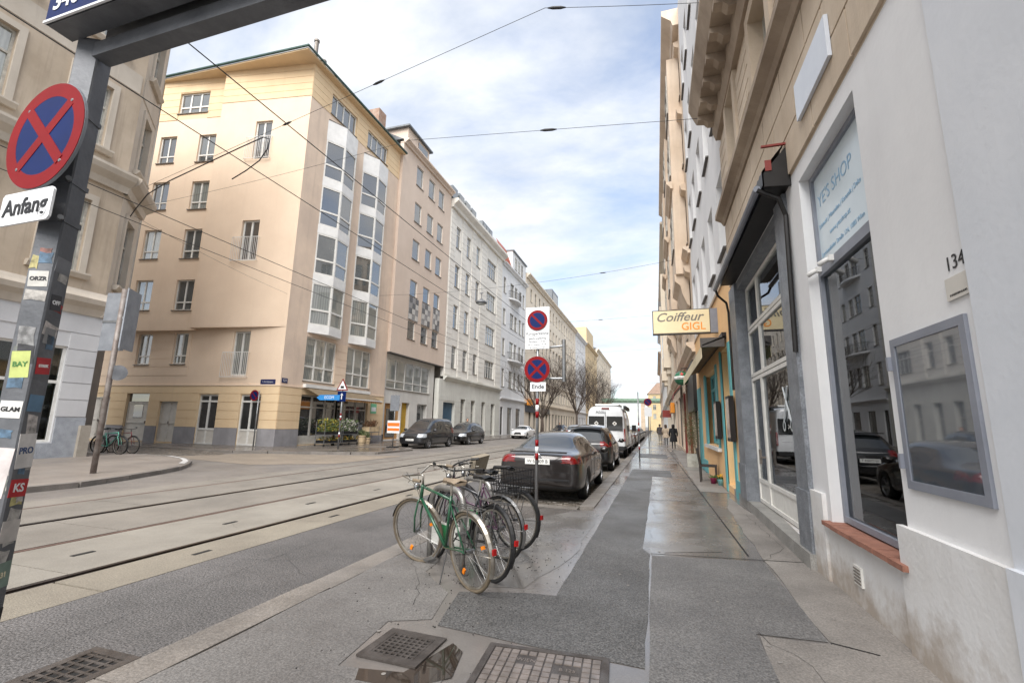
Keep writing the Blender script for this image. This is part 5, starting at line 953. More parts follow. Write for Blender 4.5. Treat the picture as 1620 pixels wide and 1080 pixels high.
car('camper_van', 'white camper van with dark rear windows parked ahead of the black car', CAMP, PA_CAMP, [(.88, -1.75), (.88, 1.95)], .34, (-2.42, 26.6, ZB), 0, [('bumper', M_TRIM, lambda x, y, z, n: z < .6), ], plate=('W 3184 P', -3.05, 1.02, -1), extras=camp_extra)
car('parked_hatchback', 'silver hatchback parked beyond the white camper van', HATCH, PA_SIL, [(.78, -1.28), (.78, 1.32)], .33, (-2.4, 33.4, ZB), 0, lights(-2.15, 2.2, (.86, 1.04), .5, (.6, .8)), plate=('W 20417 K', -2.19, .72, -1), mirrors=(.92, .8, .98))
proto = car('parked_sedan', 'grey sedan parked in the far row after the silver hatchback', SEDAN, PA_GRY, [(.78, -1.32), (.78, 1.45)], .325, (-2.4, 39.6, ZB), 0, lights(-2.3, 2.34, (.78, .97), .42, (.56, .74)), mirrors=(.93, .78, .93), group='far cars parked along the right kerb')
for k, y in enumerate((45.4, 51.2, 57.2, 63.5)):
    c_ = copy_tree(proto); c_.location = (-2.4, y, ZB); c_['label'] = ('first', 'second', 'third', 'last')[k] + ' dark sedan beyond the grey one in the far right row'
def dok_extra(t): MB().box(-.4, .4, 2.2, 2.215, .62, .72).build('grille_bar', M_CHROME, t); MB().box(-.6, .6, 2.1, 2.2, .3, .42).build('lower_grille', M_TRIM, t)
car('parked_van', 'dark grey compact van facing us, parked outside the tan house', VANB, PA_GRY, [(.76, -1.4), (.76, 1.4)], .32, (-13.75, 26.4, -.04), math.pi, lights(-2.18, 2.18, (.9, 1.2), .62, (.66, .86)), plate=('W 60283 L', 2.21, .52, 1), mirrors=(.9, 1.0, 1.05), extras=dok_extra)
def door_extra(t):
    d = MB(Matrix.Translation((.91, .75, 0)) @ Matrix.Rotation(rad(-62), 4, 'Z')); d.box(0, .05, -1.05, 0, .3, .92); d.build('open_door', PA_BLK, t)
    d = MB(Matrix.Translation((.91, .75, 0)) @ Matrix.Rotation(rad(-62), 4, 'Z')); d.poly([(.025, -1.0, .95), (.025, -.1, .95), (.025, -.45, 1.38), (.025, -.95, 1.42)]); d.build('open_door_window', M_CGLASS, t)
car('parked_hatchback', 'black car with its street side door open behind the grey van', HATCH, PA_BLK, [(.78, -1.28), (.78, 1.32)], .33, (-13.75, 32.4, -.04), math.pi, lights(-2.15, 2.2, (.86, 1.04), .5, (.6, .8)), plate=('W 77310 C', 2.21, .5, 1), mirrors=(.92, .8, .98), extras=door_extra)
def kid_extra(t):
    for s in (-1, 1): MB().box(s * .16 - .13, s * .16 + .13, 2.33, 2.36, .5, .66).build('kidney_grille', M_TRIM, t)
car('parked_coupe', 'white coupe facing us, parked by the white house across the tracks', SEDAN, PA_WHT, [(.78, -1.32), (.78, 1.45)], .325, (-14.05, 49.6, -.04), math.pi, lights(-2.3, 2.34, (.78, .97), .42, (.56, .74)), plate=('W 4412 M', 2.36, .42, 1), mirrors=(.93, .78, .93), extras=kid_extra)
car('moving_car', 'dark hatchback with pale roof seen over the parked sedan, driving away', HATCH, PA_SIL, [(.78, -1.28), (.78, 1.32)], .33, (-7.7, 47, -.03), 0, lights(-2.15, 2.2, (.86, 1.04), .5, (.6, .8)), mirrors=(.92, .8, .98))
car('tram_side_car', 'small dark car parked beyond the white coupe near the trees', HATCH, PA_GRY, [(.78, -1.28), (.78, 1.32)], .33, (-14.0, 70, -.04), math.pi, lights(-2.15, 2.2, (.86, 1.04), .5, (.6, .8)))
# ================================================================== BICYCLES
M_SPOKE = mat('spoke_steel', S(160, 160, 160), S(130, 130, 130), 8, .35, metal=.9); M_FSTEEL = mat('fender_steel', S(196, 192, 184), S(150, 142, 130), 7, .3, metal=.8); M_SADB = mat('saddle_black', S(36, 35, 35), S(26, 26, 26), 6, .4); M_SADT = mat('saddle_tan', S(150, 134, 114), S(124, 108, 90), 6, .6); M_GRIPT = mat('grip_tan', S(126, 112, 94), S(108, 96, 80), 6, .8); M_REFO = mat('reflector_orange', S(240, 140, 24), S(224, 122, 16), 9, .2); M_REFR = mat('reflector_red', S(180, 26, 26), S(140, 16, 16), 9, .2); M_TANT = mat('tyre_tan', S(110, 98, 80), S(86, 76, 62), 8, .7)
def arc(cx, cz, r, a0, a1, n, y=0): return [(cx + r * math.cos(rad(a0 + (a1 - a0) * i / n)), y, cz + r * math.sin(rad(a0 + (a1 - a0) * i / n))) for i in range(n + 1)]
def bicycle(label, rear, head, lean, col, fender=None, saddle=None, bars='city', basket=None, rack=True, step=False, tyre=None, steer=0.0, refl=True, bag=False, stand=True, group=None, simple=False):
    M_F = mat('bike_paint_%d_%d_%d' % col, S(*col), S(*[c * .8 for c in col]), 6, .3, coat=.6); R_ = .335; wb = 1.04; ty = tyre or M_TYRE
    t = thing('bicycle', label, 'bicycle', (rear[0], rear[1], rear[2] if len(rear) > 2 else 0.004), 0, group); t.rotation_euler = (rad(lean), 0, math.atan2(head[1], head[0])); t.rotation_mode = 'ZYX' if False else 'XYZ'
    t.matrix_world = Matrix.Translation(t.location) @ Matrix.Rotation(math.atan2(head[1], head[0]), 4, 'Z') @ Matrix.Rotation(rad(lean), 4, 'X')
    hz = R_; tm = MB(Matrix.Rotation(rad(90), 4, 'X')).lathe([(R_ + .018 * math.cos(a * .7854), .018 * math.sin(a * .7854)) for a in range(8)], 40, close=True).mesh('wheel', ty, True)
    rm = MB(Matrix.Rotation(rad(90), 4, 'X')).lathe([(R_ - .018, -.011), (R_ - .018, .011), (R_ - .034, .008), (R_ - .034, -.008)], 40, close=True).mesh('rim', M_FSTEEL)
    sb = MB()
    for k in range(28 if not simple else 14): a = k * 2 * math.pi / (28 if not simple else 14); sb.tube([(.02 * math.cos(a + .8 * (-1) ** k), .025 * (-1) ** k, .02 * math.sin(a + .8 * (-1) ** k)), ((R_ - .03) * math.cos(a), 0, (R_ - .03) * math.sin(a))], .0012, 3, cap=False)
    sb.tube([(0, -.045, 0), (0, .045, 0)], .02, 8); sp = sb.mesh('spokes', M_SPOKE)
    MF = Matrix.Translation((wb, 0, hz)); HT = Vector((wb - .1, 0, hz + .33)); ST = Matrix.Translation(HT) @ Matrix.Rotation(rad(steer), 4, Vector((-.3, 0, .95))) @ Matrix.Translation(-HT)
    for nm_, M_ in (('r', Matrix.Translation((0, 0, hz))), ('f', ST @ MF)):
        w = obj('wheel', tm, t, M_); obj('rim', rm, w); obj('spokes', sp, w)
        if refl and not simple:
            for a in (60, 200): obj('reflector', MB().box(-.008, .008, -.024, .024, -.015, .015).mesh('reflector', M_REFO), w, Matrix.Rotation(rad(a), 4, 'Y') @ Matrix.Translation((R_ * .68, 0, 0)) @ Matrix.Rotation(rad(90), 4, 'Z'))
    bb = (.44, 0, hz - .05); seat_t = (.3, 0, hz + .46); hd1 = (wb - .155, 0, hz + .5); hd0 = (wb - .1, 0, hz + .33)
    f = MB(); r = .015
    f.tube([bb, seat_t], r, 8); f.tube([hd0, hd1], .019, 8); f.tube([bb, (hd0[0] - .005, 0, hd0[2] + .03)], .017, 8)
    if step: f.tube([(.385, 0, hz + .18), (.62, 0, hz + .2), (hd1[0] + .01, 0, hd1[2] - .05)], r, 8)
    else: f.tube([(seat_t[0] + .01, 0, seat_t[2] - .04), (hd1[0], 0, hd1[2] - .02)], r, 8)
    for s in (-1, 1): f.tube([(0, s * .06, hz), (.1, s * .035, hz - .01), (bb[0], s * .02, bb[2])], .009, 6); f.tube([(0, s * .06, hz), (seat_t[0], s * .02, seat_t[2] - .05)], .008, 6)
    f.build('frame', M_F, t, True)
    fk = MB(ST)
    for s in (-1, 1): fk.tube([(wb, s * .05, hz), (wb - .03, s * .05, hz + .16), (hd0[0], s * .045, hd0[2] + .0), (hd0[0], 0, hd0[2] + .02)], .01, 6)
    fk.build('fork', M_F, t, True)
    sm = saddle or M_SADB; sz = seat_t[2] + .14; s_ = MB(); s_.tube([seat_t, (.285, 0, sz)], .012, 6); s_.build('seat_post', M_FSTEEL, t)
    sd_ = MB(); st_ = [(.12, .075, .0), (.16, .085, .015), (.24, .075, .01), (.32, .035, .005), (.42, .02, 0), (.44, .012, -.01)]
    for (x0, w0, h0), (x1, w1, h1) in zip(st_, st_[1:]):
        for s in (-1, 1): sd_.quad((x0, 0, sz + h0 + .02), (x1, 0, sz + h1 + .02), (x1, s * w1, sz + h1), (x0, s * w0, sz + h0)); sd_.quad((x0, s * w0, sz + h0), (x1, s * w1, sz + h1), (x1, s * w1 * .7, sz + h1 - .028), (x0, s * w0 * .7, sz + h0 - .028))
    sd_.quad((.12, -.075, sz), (.12, .075, sz), (.12, .052, sz - .028), (.12, -.052, sz - .028)); sd_.build('saddle', sm, t, True)
    hb = MB(ST); top = Vector((hd1[0] - .02, 0, hd1[2] + .1)); hb.tube([hd1, top, top + Vector((.05, 0, .01))], .012, 8)
    if bars == 'city': pts = [(-.16, .3, .07), (-.02, .25, .06), (.06, .12, .03), (.05, 0, .01), (.06, -.12, .03), (-.02, -.25, .06), (-.16, -.3, .07)]
    elif bars == 'north': pts = [(-.2, .27, .02), (-.08, .28, .04), (.08, .22, .06), (.06, .06, .02), (.05, 0, .01), (.06, -.06, .02), (.08, -.22, .06), (-.08, -.28, .04), (-.2, -.27, .02)]
    else: pts = [(.0, .3, .02), (.03, .12, .02), (.05, 0, .01), (.03, -.12, .02), (.0, -.3, .02)]
    pv = [top + Vector(p) for p in pts]; hb.tube(pv, .011, 8); hbo = hb.build('handlebar', M_FSTEEL if bars == 'north' else M_SADB, t, True)
    for a, b_ in ((pv[0], pv[1]), (pv[-1], pv[-2])): MB(ST).tube([a, a + (b_ - a) * .75], .017, 8).build('grip', M_GRIPT if bars == 'north' else M_SADB, hbo)
    for q in (pv[1], pv[-2]): MB(ST).tube([q, q + Vector((.04, 0, -.03)), q + Vector((-.02, 0, -.06)), q + Vector((-.1, 0, -.05))], .006, 5).build('brake_lever', M_FSTEEL, hbo)
    if fender:
        for cx, M_, a0, a1 in ((0, None, 10, 205), (wb, ST, 20, 160)):
            fb = MB(M_); A1 = arc(cx, hz, R_ + .035, a0, a1, 16)
            for p, q in zip(A1, A1[1:]):
                for (y0, o0), (y1, o1) in (((-.026, -.012), (0, 0)), ((0, 0), (.026, -.012))):
                    c_ = Vector((cx, 0, hz)); fp = lambda v, y, o: tuple(c_ + (Vector(v) - c_) * (1 + o / R_) + Vector((0, y, 0)))
                    fb.quad(fp(p, y0, o0), fp(q, y0, o0), fp(q, y1, o1), fp(p, y1, o1))
            for s in (-1, 1): fb.tube([(cx, s * .05, hz), (cx + (R_ + .03) * math.cos(rad(a1 - 30)), s * .026, hz + (R_ + .03) * math.sin(rad(a1 - 30)))], .003, 4)
            fb.build('fender', fender, t, True)
        MB().box(-R_ - .058, -R_ - .038, -.018, .018, hz + .05, hz + .1).build('rear_reflector', M_REFR, t)
    if rack:
        k = MB(); z = hz + .39
        for y in (-.06, 0, .06): k.tube([(.24, y * .6, z), (-.2, y, z)], .005, 5)
        for x in (-.2, -.05, .1): k.tube([(x, -.06, z), (x, .06, z)], .004, 5)
        for s in (-1, 1): k.tube([(-.08, s * .06, z), (0, s * .06, hz)], .005, 5)
        k.build('luggage_rack', M_SPOKE, t)
    if basket:
        x0, z0 = (wb - .02, hz + .42) if basket == 'front' else (-.36, hz + .42); b_ = MB(ST if basket == 'front' else None); w, l, h = .17, .36, .24
        for i in range(9):
            for s in (-1, 1): x = x0 + l * i / 8; b_.tube([(x, s * w * .85, z0), (x, s * w, z0 + h)], .003, 4, False)
            y = -w + 2 * w * i / 8
            for x in (x0, x0 + l): b_.tube([(x, y * .85, z0), (x, y, z0 + h)], .003, 4, False)
            b_.tube([(x0, y * .85, z0), (x0 + l, y * .85, z0)], .003, 4, False)
        for zz in (0, .08, .16, .24): q = .85 + .15 * zz / h; b_.tube([(x0, -w * q, z0 + zz), (x0 + l, -w * q, z0 + zz), (x0 + l, w * q, z0 + zz), (x0, w * q, z0 + zz), (x0, -w * q, z0 + zz)], .005, 4)
        b_.build('basket', M_TRIM, t)
    if bag:
        b_ = MB(ST); b_.extrude([(-.16, 0), (.16, 0), (.2, .3), (-.2, .3)], 0, .09); me = b_.mesh('apron', mat('apron_beige', S(150, 140, 124), S(132, 122, 106), 5, .8)); o_ = obj('apron', me, t); me.transform(Matrix.Translation((hd1[0] + .05, 0, hd1[2] - .1)) @ Matrix.Rotation(rad(-14), 4, 'Y')); o_.data.name = 'apron'
    if not simple:
        c = MB(); 
        for s in (-1, 1): c.tube([(bb[0], s * .06, bb[2]), (bb[0] + s * .12, s * .07, bb[2] - s * .12)], .008, 6); c.box(bb[0] + s * .12 - .045, bb[0] + s * .12 + .045, s * .07, s * .16, bb[2] - s * .12 - .012, bb[2] - s * .12 + .012)
        c.lathe([(.085, -.002), (.09, 0), (.085, .002)], 20, Matrix.Translation((bb[0], -.05, bb[2])) @ Matrix.Rotation(rad(90), 4, 'X')); c.build('crank', M_SPOKE, t); ch = MB(); ch.tube([(bb[0], -.05, bb[2] + .088), (0, -.05, hz + .035)], .005, 4); ch.tube([(bb[0], -.05, bb[2] - .088), (0, -.05, hz - .035)], .005, 4); ch.build('chain', M_TRIM, t)
        MB(ST).lathe([(.0, 0), (.035, .01), (.04, .04), (.0, .055)], 12, Matrix.Translation((hd1[0] + .06, 0, hd1[2] - .02)) @ Matrix.Rotation(rad(90), 4, 'Y')).build('lamp', M_CHROME, t, True)
        cb = MB(ST); cb.tube([pv[1], top + Vector((.14, .1, .06)), top + Vector((.1, .02, -.12)), Vector(hd0)], .003, 4); cb.tube([pv[-2], top + Vector((.16, -.1, .05)), top + Vector((.1, -.02, -.14)), Vector(hd0)], .003, 4); cb.build('cable', M_TRIM, t)
    if stand: MB().tube([(.36, .03, hz - .06), (.3, .16, -0.33 + hz)], .006, 6).build('kickstand', M_TRIM, t)
    return t
bicycle('green bicycle with steel mudguards and tan saddle, nearest on the pavement', (-1.66, 4.19), (-.86, .58), -5, (28, 88, 58), M_FSTEEL, M_SADT, 'north', rack=True, tyre=M_TANT, steer=22)
bicycle('black city bicycle with dark mudguards leaning on the first rack', (-1.6, 4.5), (-.84, .6), 4, (38, 40, 44), M_TRIM, M_SADB, 'city', rack=True, steer=-14, bag=False, refl=False)
bicycle('purple step-through bicycle with wire basket on its rear carrier', (-1.7, 5.2), (-.88, .47), -3, (86, 52, 78), M_SPOKE, M_SADB, 'city', basket='rear', step=True, steer=10, refl=False)
bicycle('dark bicycle with beige handlebar apron behind the second rack', (-1.7, 5.68), (-.88, .36), 4, (48, 46, 48), M_TRIM, M_SADB, 'flat', bag=True, steer=16, refl=False)
M_RACK = mat('rack_galvanised', S(176, 174, 170), S(140, 138, 134), 6, .35, metal=.75)
for k, (x, y) in enumerate(((-2.18, 4.72), (-2.2, 5.62))):
    rk = thing('bicycle_rack', 'galvanised hoop bicycle rack %s' % ('beside the green bicycle' if k == 0 else 'beside the purple bicycle'), 'bicycle rack', (x, y, 0), math.atan2(.5, -.86)); MB().tube([(-.3, 0, 0), (-.3, 0, .55)] + arc(-.12, .62, .18, 180, 90, 6) + arc(.12, .62, .18, 90, 0, 6) + [(.3, 0, .55), (.3, 0, 0)], .032, 12).build('hoop', M_RACK, rk, True)
    MB().box(-.3, .3, -.006, .006, .2, .44).build('plate', mat('rack_plate', S(206, 206, 200), S(188, 188, 182), 4, .5), rk); MB().box(-.12, .12, -.008, .008, .22, .42).build('label', mat('rack_green', S(36, 130, 74), S(30, 116, 64), 4, .5), rk)
    for s in (-.3, .3): MB().lathe([(.07, 0), (.07, .012), (.0, .012)], 14, Matrix.Translation((s, 0, 0))).build('foot_plate', M_RACK, rk)
bicycle('mint green bicycle parked at the corner of the tan house', (-20.6, 12.5, .07), (.92, .1), 3, (110, 200, 176), M_TRIM, M_SADB, 'city', simple=True, refl=False)
for k, (x, y, c_) in enumerate(((-21.0, 12.85, (40, 40, 44)), (-20.9, 13.2, (120, 40, 44)))): bicycle('%s bicycle in the side street behind the mint green one' % ('black' if k == 0 else 'dark red'), (x, y, .05), (.95, .06), 3, c_, M_TRIM, simple=True, refl=False)
for k, (x, y) in enumerate(((-13.3, 60), (-13.4, 61), (-13.3, 62.1))): bicycle(('nearest', 'middle', 'farthest')[k] + ' of three dark bicycles parked by the bare trees', (x, y, .06), (.8, .5), 3, (44, 44, 48), simple=True, refl=False, group='bicycles by the bare trees')
# ================================================================== SIGNS AND STREET FURNITURE
M_POLE = mat('pole_dark_steel', S(112, 114, 118), S(84, 86, 90), 4, .5, metal=.35, bump=.1, bscale=40); M_GALV = mat('pole_galvanised', S(150, 152, 154), S(124, 126, 128), 6, .4, metal=.7); M_SRED = mat('sign_red', S(128, 8, 14), S(116, 6, 11), 5, .4, spec=.2); M_SBLUE = mat('sign_blue', S(5, 32, 88), S(4, 28, 78), 5, .4, spec=.2); M_SWHT = mat('sign_white', S(226, 228, 230), S(216, 218, 220), 5, .35); M_SBACK = mat('sign_back', S(142, 146, 152), S(122, 126, 132), 4, .5, metal=.4); M_SBLK = mat('sign_black', S(28, 28, 30), S(22, 22, 24), 5, .4)
FACE = lambda x, y, z: frame_M((x, y, z), (1, 0, 0), (0, -1, 0))           # plates facing the camera side (-Y)
def disc(par, M, r, ring, field, bars, back=True, name='disc'):
    """round sign: local x right, y up, z out"""
    o = obj(name, MB().lathe([(0, -.012), (r, -.012), (r, 0), (0, 0)], 40).mesh('disc', M_SBACK), par, M)
    obj('ring', MB().lathe([(r * .74, .001), (r * .99, .001), (r * .99, .003), (r * .74, .003)], 40, close=True).mesh('ring', ring), o)
    obj('field', MB().lathe([(0, .001), (r * .74, .001), (r * .74, .0025), (0, .0025)], 40).mesh('field', field), o)
    for bi, a in enumerate(bars): obj('bar', MB().box(-r * .78, r * .78, -r * .095, r * .095, .0026, .0045 + bi * .0012).mesh('bar', ring), o, Matrix.Rotation(rad(a), 4, 'Z'))
    return o
# big dark pole with the no-stopping sign, nearest on the left
ap = thing('sign_pole', 'big dark sticker covered pole with no-stopping sign and Anfang plate', 'sign pole', (-2.74, 1.33, 0))
MB(Matrix.Rotation(rad(28), 4, 'Z')).prism([(.052, .046), (.046, .052), (-.046, .052), (-.052, .046), (-.052, -.046), (-.046, -.052), (.046, -.052), (.052, -.046)], 0, 3.41).build('pole', M_POLE, ap)
dk = disc(ap, FACE(.0, -.12, 2.81), .276, M_SRED, M_SBLUE, (45, -45))
for a in (45, 135, 225, 315): obj('rivet', MB().lathe([(.0, .006), (.008, .005), (.009, .003)], 8).mesh('rivet', M_GALV), dk, Matrix.Translation((.22 * math.cos(rad(a)), .22 * math.sin(rad(a)), 0)))
ab = obj('plate', MB().prism([(x, y) for x, y in ((-.185, -.065), (-.17, -.08), (.17, -.08), (.185, -.065), (.185, .065), (.17, .08), (-.17, .08), (-.185, .065))], -.01, 0).mesh('plate', M_SWHT), ap, FACE(-.03, -.12, 2.45)); text('Anfang', .115, Matrix.Translation((0, 0, .002)), M_SBLK, ab, bold=.002)
for z in (2.62, 2.98, 2.42): b = MB(Matrix.Rotation(rad(28), 4, 'Z')); b.box(-.056, .056, -.056, .056, z - .012, z + .012); b.build('clamp', M_POLE, ap); MB().tube([(.06, -.03, z), (.09, -.045, z)], .012, 8).build('bolt', M_GALV, ap)
stk = [((-30, -62), 2.12, .13, .1, S(206, 204, 198), 'ORZR', S(40, 40, 44)), ((-30, -62), 1.72, .12, .16, S(190, 200, 120), 'BAY', S(70, 120, 60)), ((-30, -62), 1.52, .14, .1, S(226, 226, 222), 'GLAM', S(24, 24, 26)), ((-30, -62), 1.25, .14, .28, S(214, 206, 204), '', S(190, 60, 70)), ((28, 28), 2.2, .15, .1, S(120, 122, 126), '', S(60, 70, 140)), ((28, 28), 2.02, .1, .1, S(54, 54, 58), 'OFF', S(230, 230, 230)), ((28, 28), 1.86, .1, .1, S(140, 140, 140), '', S(0, 0, 0)), ((28, 28), 1.72, .13, .1, S(190, 36, 44), 'STREIK', S(236, 232, 228)), ((28, 28), 1.55, .13, .1, S(96, 132, 160), '', S(0, 0, 0)), ((28, 28), 1.34, .15, .2, S(214, 210, 206), 'PRO', S(60, 80, 120)), ((28, 28), 1.18, .16, .1, S(186, 30, 36), 'KS', S(230, 230, 230)), ((28, 28), 1.0, .15, .12, S(196, 190, 184), '', S(90, 90, 90)), ((28, 28), .82, .15, .14, S(120, 140, 128), '2:31', S(220, 210, 180)), ((28, 28), .64, .15, .12, S(34, 34, 36), '', S(0, 0, 0)), ((28, 28), .5, .15, .1, S(206, 208, 206), 'ohr!', S(28, 28, 30)), ((-30, -62), .9, .14, .2, S(160, 60, 60), '', S(0, 0, 0)), ((-30, -62), .6, .14, .2, S(110, 124, 132), '', S(0, 0, 0)), ((28, 28), .3, .15, .12, S(120, 150, 160), '', S(0, 0, 0))]
for i, ((a, _), z, w, h, c, tx, tcol) in enumerate(stk):
    if a != 28: n_ = Vector((math.sin(rad(28)), -math.cos(rad(28)), 0)); ctr = n_ * .0523
    else: n_ = Vector((math.cos(rad(28)), math.sin(rad(28)), 0)); ctr = n_ * .0523
    u_ = Vector((0, 0, 1)).cross(n_); mm = frame_M(ctr + Vector((0, 0, z)), u_, n_) @ Matrix.Rotation(rad(random.uniform(-4, 4)), 4, 'Z'); w = min(w * .6, .09); h = h * .75
    s_ = obj('sticker', MB().box(-w / 2, w / 2, -h / 2, h / 2, 0, .0012).mesh('sticker', mat('sticker_%d' % i, c, tuple(x * .72 for x in c), 14, .55)), ap, mm)
    if tx: text(tx, min(.05, w / len(tx) * 1.3), Matrix.Translation((0, 0, .0016)), mat('sticker_ink_%d' % i, tcol, None, 5, .5), s_, bold=.001)
rnd = random.Random(77); pal = [(206, 202, 196), (188, 184, 178), (150, 150, 150), (184, 52, 52), (96, 126, 152), (200, 190, 130), (120, 124, 118), (60, 60, 64), (214, 206, 200), (170, 120, 110)]
for k in range(64):
    right = rnd.random() < .55; n_ = Vector((math.cos(rad(28)), math.sin(rad(28)), 0)) if right else Vector((math.sin(rad(28)), -math.cos(rad(28)), 0)); u_ = Vector((0, 0, 1)).cross(n_); z = rnd.uniform(.1, 1.5) if k < 52 else rnd.uniform(1.5, 2.3); w, h = rnd.uniform(.03, .09), rnd.uniform(.03, .1); c_ = pal[rnd.randrange(10)]; off = rnd.uniform(-1, 1) * (.046 - w / 2)
    ed = [(-w / 2, -h / 2), (w * rnd.uniform(-.2, .3), -h / 2 * rnd.uniform(.7, 1)), (w / 2, -h / 2), (w / 2 * rnd.uniform(.7, 1), h * rnd.uniform(-.2, .2)), (w / 2, h / 2 * rnd.uniform(.6, 1)), (0, h / 2 * rnd.uniform(.7, 1)), (-w / 2, h / 2)]
    obj('sticker', MB().prism(ed, 0, .0006 + k * .00001).mesh('sticker', mat('worn_sticker_%d_%d_%d' % c_, S(*c_), S(*[v * .6 for v in c_]), 26, .6)), ap, frame_M(n_ * .0523 + u_ * off + Vector((0, 0, z)), u_, n_) @ Matrix.Rotation(rad(rnd.uniform(-8, 8)), 4, 'Z'))
# overhead direction sign on the pole
od = thing('overhead_sign', 'blue and green 340 m direction box on the dark pole, top left', 'sign', (-2.74, 1.33, 3.6))
MB().box(-.08, 2.4, -.17, -.06, -.2, .8).build('box', M_POLE, od); MB().box(-.075, .34, -.176, -.17, -.188, .78).build('blue_field', M_SBLUE, od); MB().box(.34, 2.39, -.176, -.17, -.188, .78).build('green_field', mat('sign_green2', S(24, 124, 84), S(20, 110, 74), 4, .35), od); MB().box(-.085, 2.4, -.18, -.165, -.2, -.188).build('rim', M_SWHT, od)
text('340 m', .13, frame_M((.13, -.178, -.1), (1, 0, 0), (0, -1, 0)), M_SWHT, od, bold=.003)
MB().box(.1, 2.5, -.02, .02, -.22, .8).build('rear_panel', M_GALV, od); MB().box(.06, 2.5, -.04, .04, -.3, -.22).build('beam', M_POLE, od); MB().box(.0, .06, -.03, .03, -.26, -.2).build('bracket', M_POLE, od)
# sign pole with parking rules by the bicycles
ep = thing('sign_pole', 'short-stay parking zone signs and Ende plate on a red banded pole', 'sign pole', (-2.12, 8.4, 0))
def banded(par, h, bands_, r=.03, x=0, y=0):
    MB().lathe([(r, 0), (r, h), (0, h)], 16, Matrix.Translation((x, y, 0))).build('pole', M_GALV, par, True)
    for (z, m_) in bands_: MB().lathe([(r + .002, z), (r + .002, z + .12)], 16, Matrix.Translation((x, y, 0))).build('band', m_, par, True)
banded(ep, 3.72, [(1.62, M_SRED), (1.74, M_SWHT), (1.86, M_SRED), (.86, M_SRED), (.98, M_SWHT), (1.1, M_SRED)])
kp = obj('panel', MB().box(-.235, .235, -.42, .4, -.012, 0).mesh('panel', M_SWHT), ep, FACE(0, -.05, 3.34)); disc(kp, Matrix.Translation((0, .14, .013)), .2, M_SRED, M_SBLUE, (-45,))
for s, z, sz in (('Kurzparkzone', -.12, .078), ('gebührenpflichtig', -.215, .05), ('Parkdauer: 1,5 Std.', -.275, .045), ('Mo.-Fr. (werkt.) v. 9-19h', -.335, .037), ('Sa. (werkt.) v. 9-12h', -.39, .037)): text(s, sz, Matrix.Translation((0, z, .002)), M_SBLK, kp)
obj('divider', MB().box(-.23, .23, -.002, .002, .0005, .0015).mesh('divider', M_SBLK), kp, Matrix.Translation((0, -.165, 0)))
disc(ep, FACE(0, -.05, 2.53), .25, M_SRED, M_SBLUE, (45, -45)); en = obj('plate', MB().box(-.15, .15, -.085, .085, -.01, 0).mesh('plate', M_SWHT), ep, FACE(0.02, -.045, 2.2)); text('Ende', .12, Matrix.Translation((0, 0, .002)), M_SBLK, en, bold=.002)
b = MB(); b.tube([(0, .04, 2.94), (.5, .04, 2.98)], .02, 8); b.tube([(0, .04, 2.36), (.52, .04, 2.36)], .02, 8); b.tube([(.5, .04, 2.3), (.5, .04, 3.1)], .035, 10); b.build('bracket', M_GALV, ep)
# other poles
lp_ = thing('sign_pole', 'rusty sign pole on the left corner with two grey sign backs', 'sign pole', (-13.58, 8.23, .07)); MB().lathe([(.065, 0), (.065, 4.8), (0, 4.8)], 14).build('pole', mat('pole_worn', S(140, 134, 130), S(104, 92, 86), 5, .6, metal=.3), lp_, True)
for x, y, rz_ in ((-.42, .1, 12), (.3, .1, -55)):
    o_ = obj('sign_back', MB().box(-.36, .36, -.015, .015, -.8, .8).mesh('sign_back', M_SBACK), lp_, Matrix.Translation((x * .8, y, 3.95)) @ Matrix.Rotation(rad(rz_), 4, 'Z')); obj('rail', MB().box(-.36, .36, -.03, -.0151, -.03, .03).mesh('rail', M_GALV), o_)
obj('round_sign_back', MB().lathe([(0, 0), (.2, 0), (.2, .015), (0, .015)], 24).mesh('round_sign_back', M_POLE), lp_, Matrix.Translation((.12, .1, 2.55)) @ Matrix.Rotation(rad(90), 4, 'X') @ Matrix.Rotation(rad(50), 4, 'Y'))
np_ = thing('sign_pole', 'no-parking sign on a thin pole at the beige corner', 'sign pole', (-20.6, 19.75, .06)); MB().lathe([(.035, 0), (.035, 2.95), (0, 2.95)], 12).build('pole', M_GALV, np_, True); disc(np_, FACE(-.3, -.02, 2.7), .3, M_SRED, M_SBLUE, (-45,))
ow = thing('sign_pole', 'tram warning triangle and blue signs on a pole before the flower shop', 'sign pole', (-15.6, 20.24, .06)); banded(ow, 3.5, [(1.45, M_SRED), (1.57, M_SWHT), (1.69, M_SRED), (.6, M_SRED), (.72, M_SWHT)], .04)
for sc_, m_, d_ in ((.36, M_SRED, 0), (.27, M_SWHT, .004)): obj('triangle', MB().prism([(-sc_, -sc_ * .58), (sc_, -sc_ * .58), (0, sc_ * 1.15)], -.012 + d_, d_).mesh('triangle', m_), ow, FACE(0, -.06, 3.2))
obj('pictogram', MB().box(-.1, .1, -.1, .02, .004, .006).mesh('pictogram', M_SBLK), ow, FACE(0, -.06, 3.2)); sq = obj('panel', MB().box(-.26, .26, -.26, .26, -.012, 0).mesh('panel', M_SBLUE), ow, FACE(0, -.06, 2.68)); obj('arrow', MB().box(-.03, .03, -.15, .08, 0.001, .003).prism([(-.09, .06), (.09, .06), (0, .17)], .001, .003).mesh('arrow', M_SWHT), sq)
bl_ = obj('arrow_panel', MB().prism([(-.75, -.14), (.5, -.14), (.5, .14), (-.75, .14), (-.95, 0)], -.012, 0).mesh('arrow_panel', mat('sign_blue_light', S(60, 140, 206), S(50, 128, 194), 4, .4)), ow, FACE(-.6, -.08, 2.62)); text('ECOM', .22, Matrix.Translation((-.15, 0, .002)), M_SWHT, bl_)
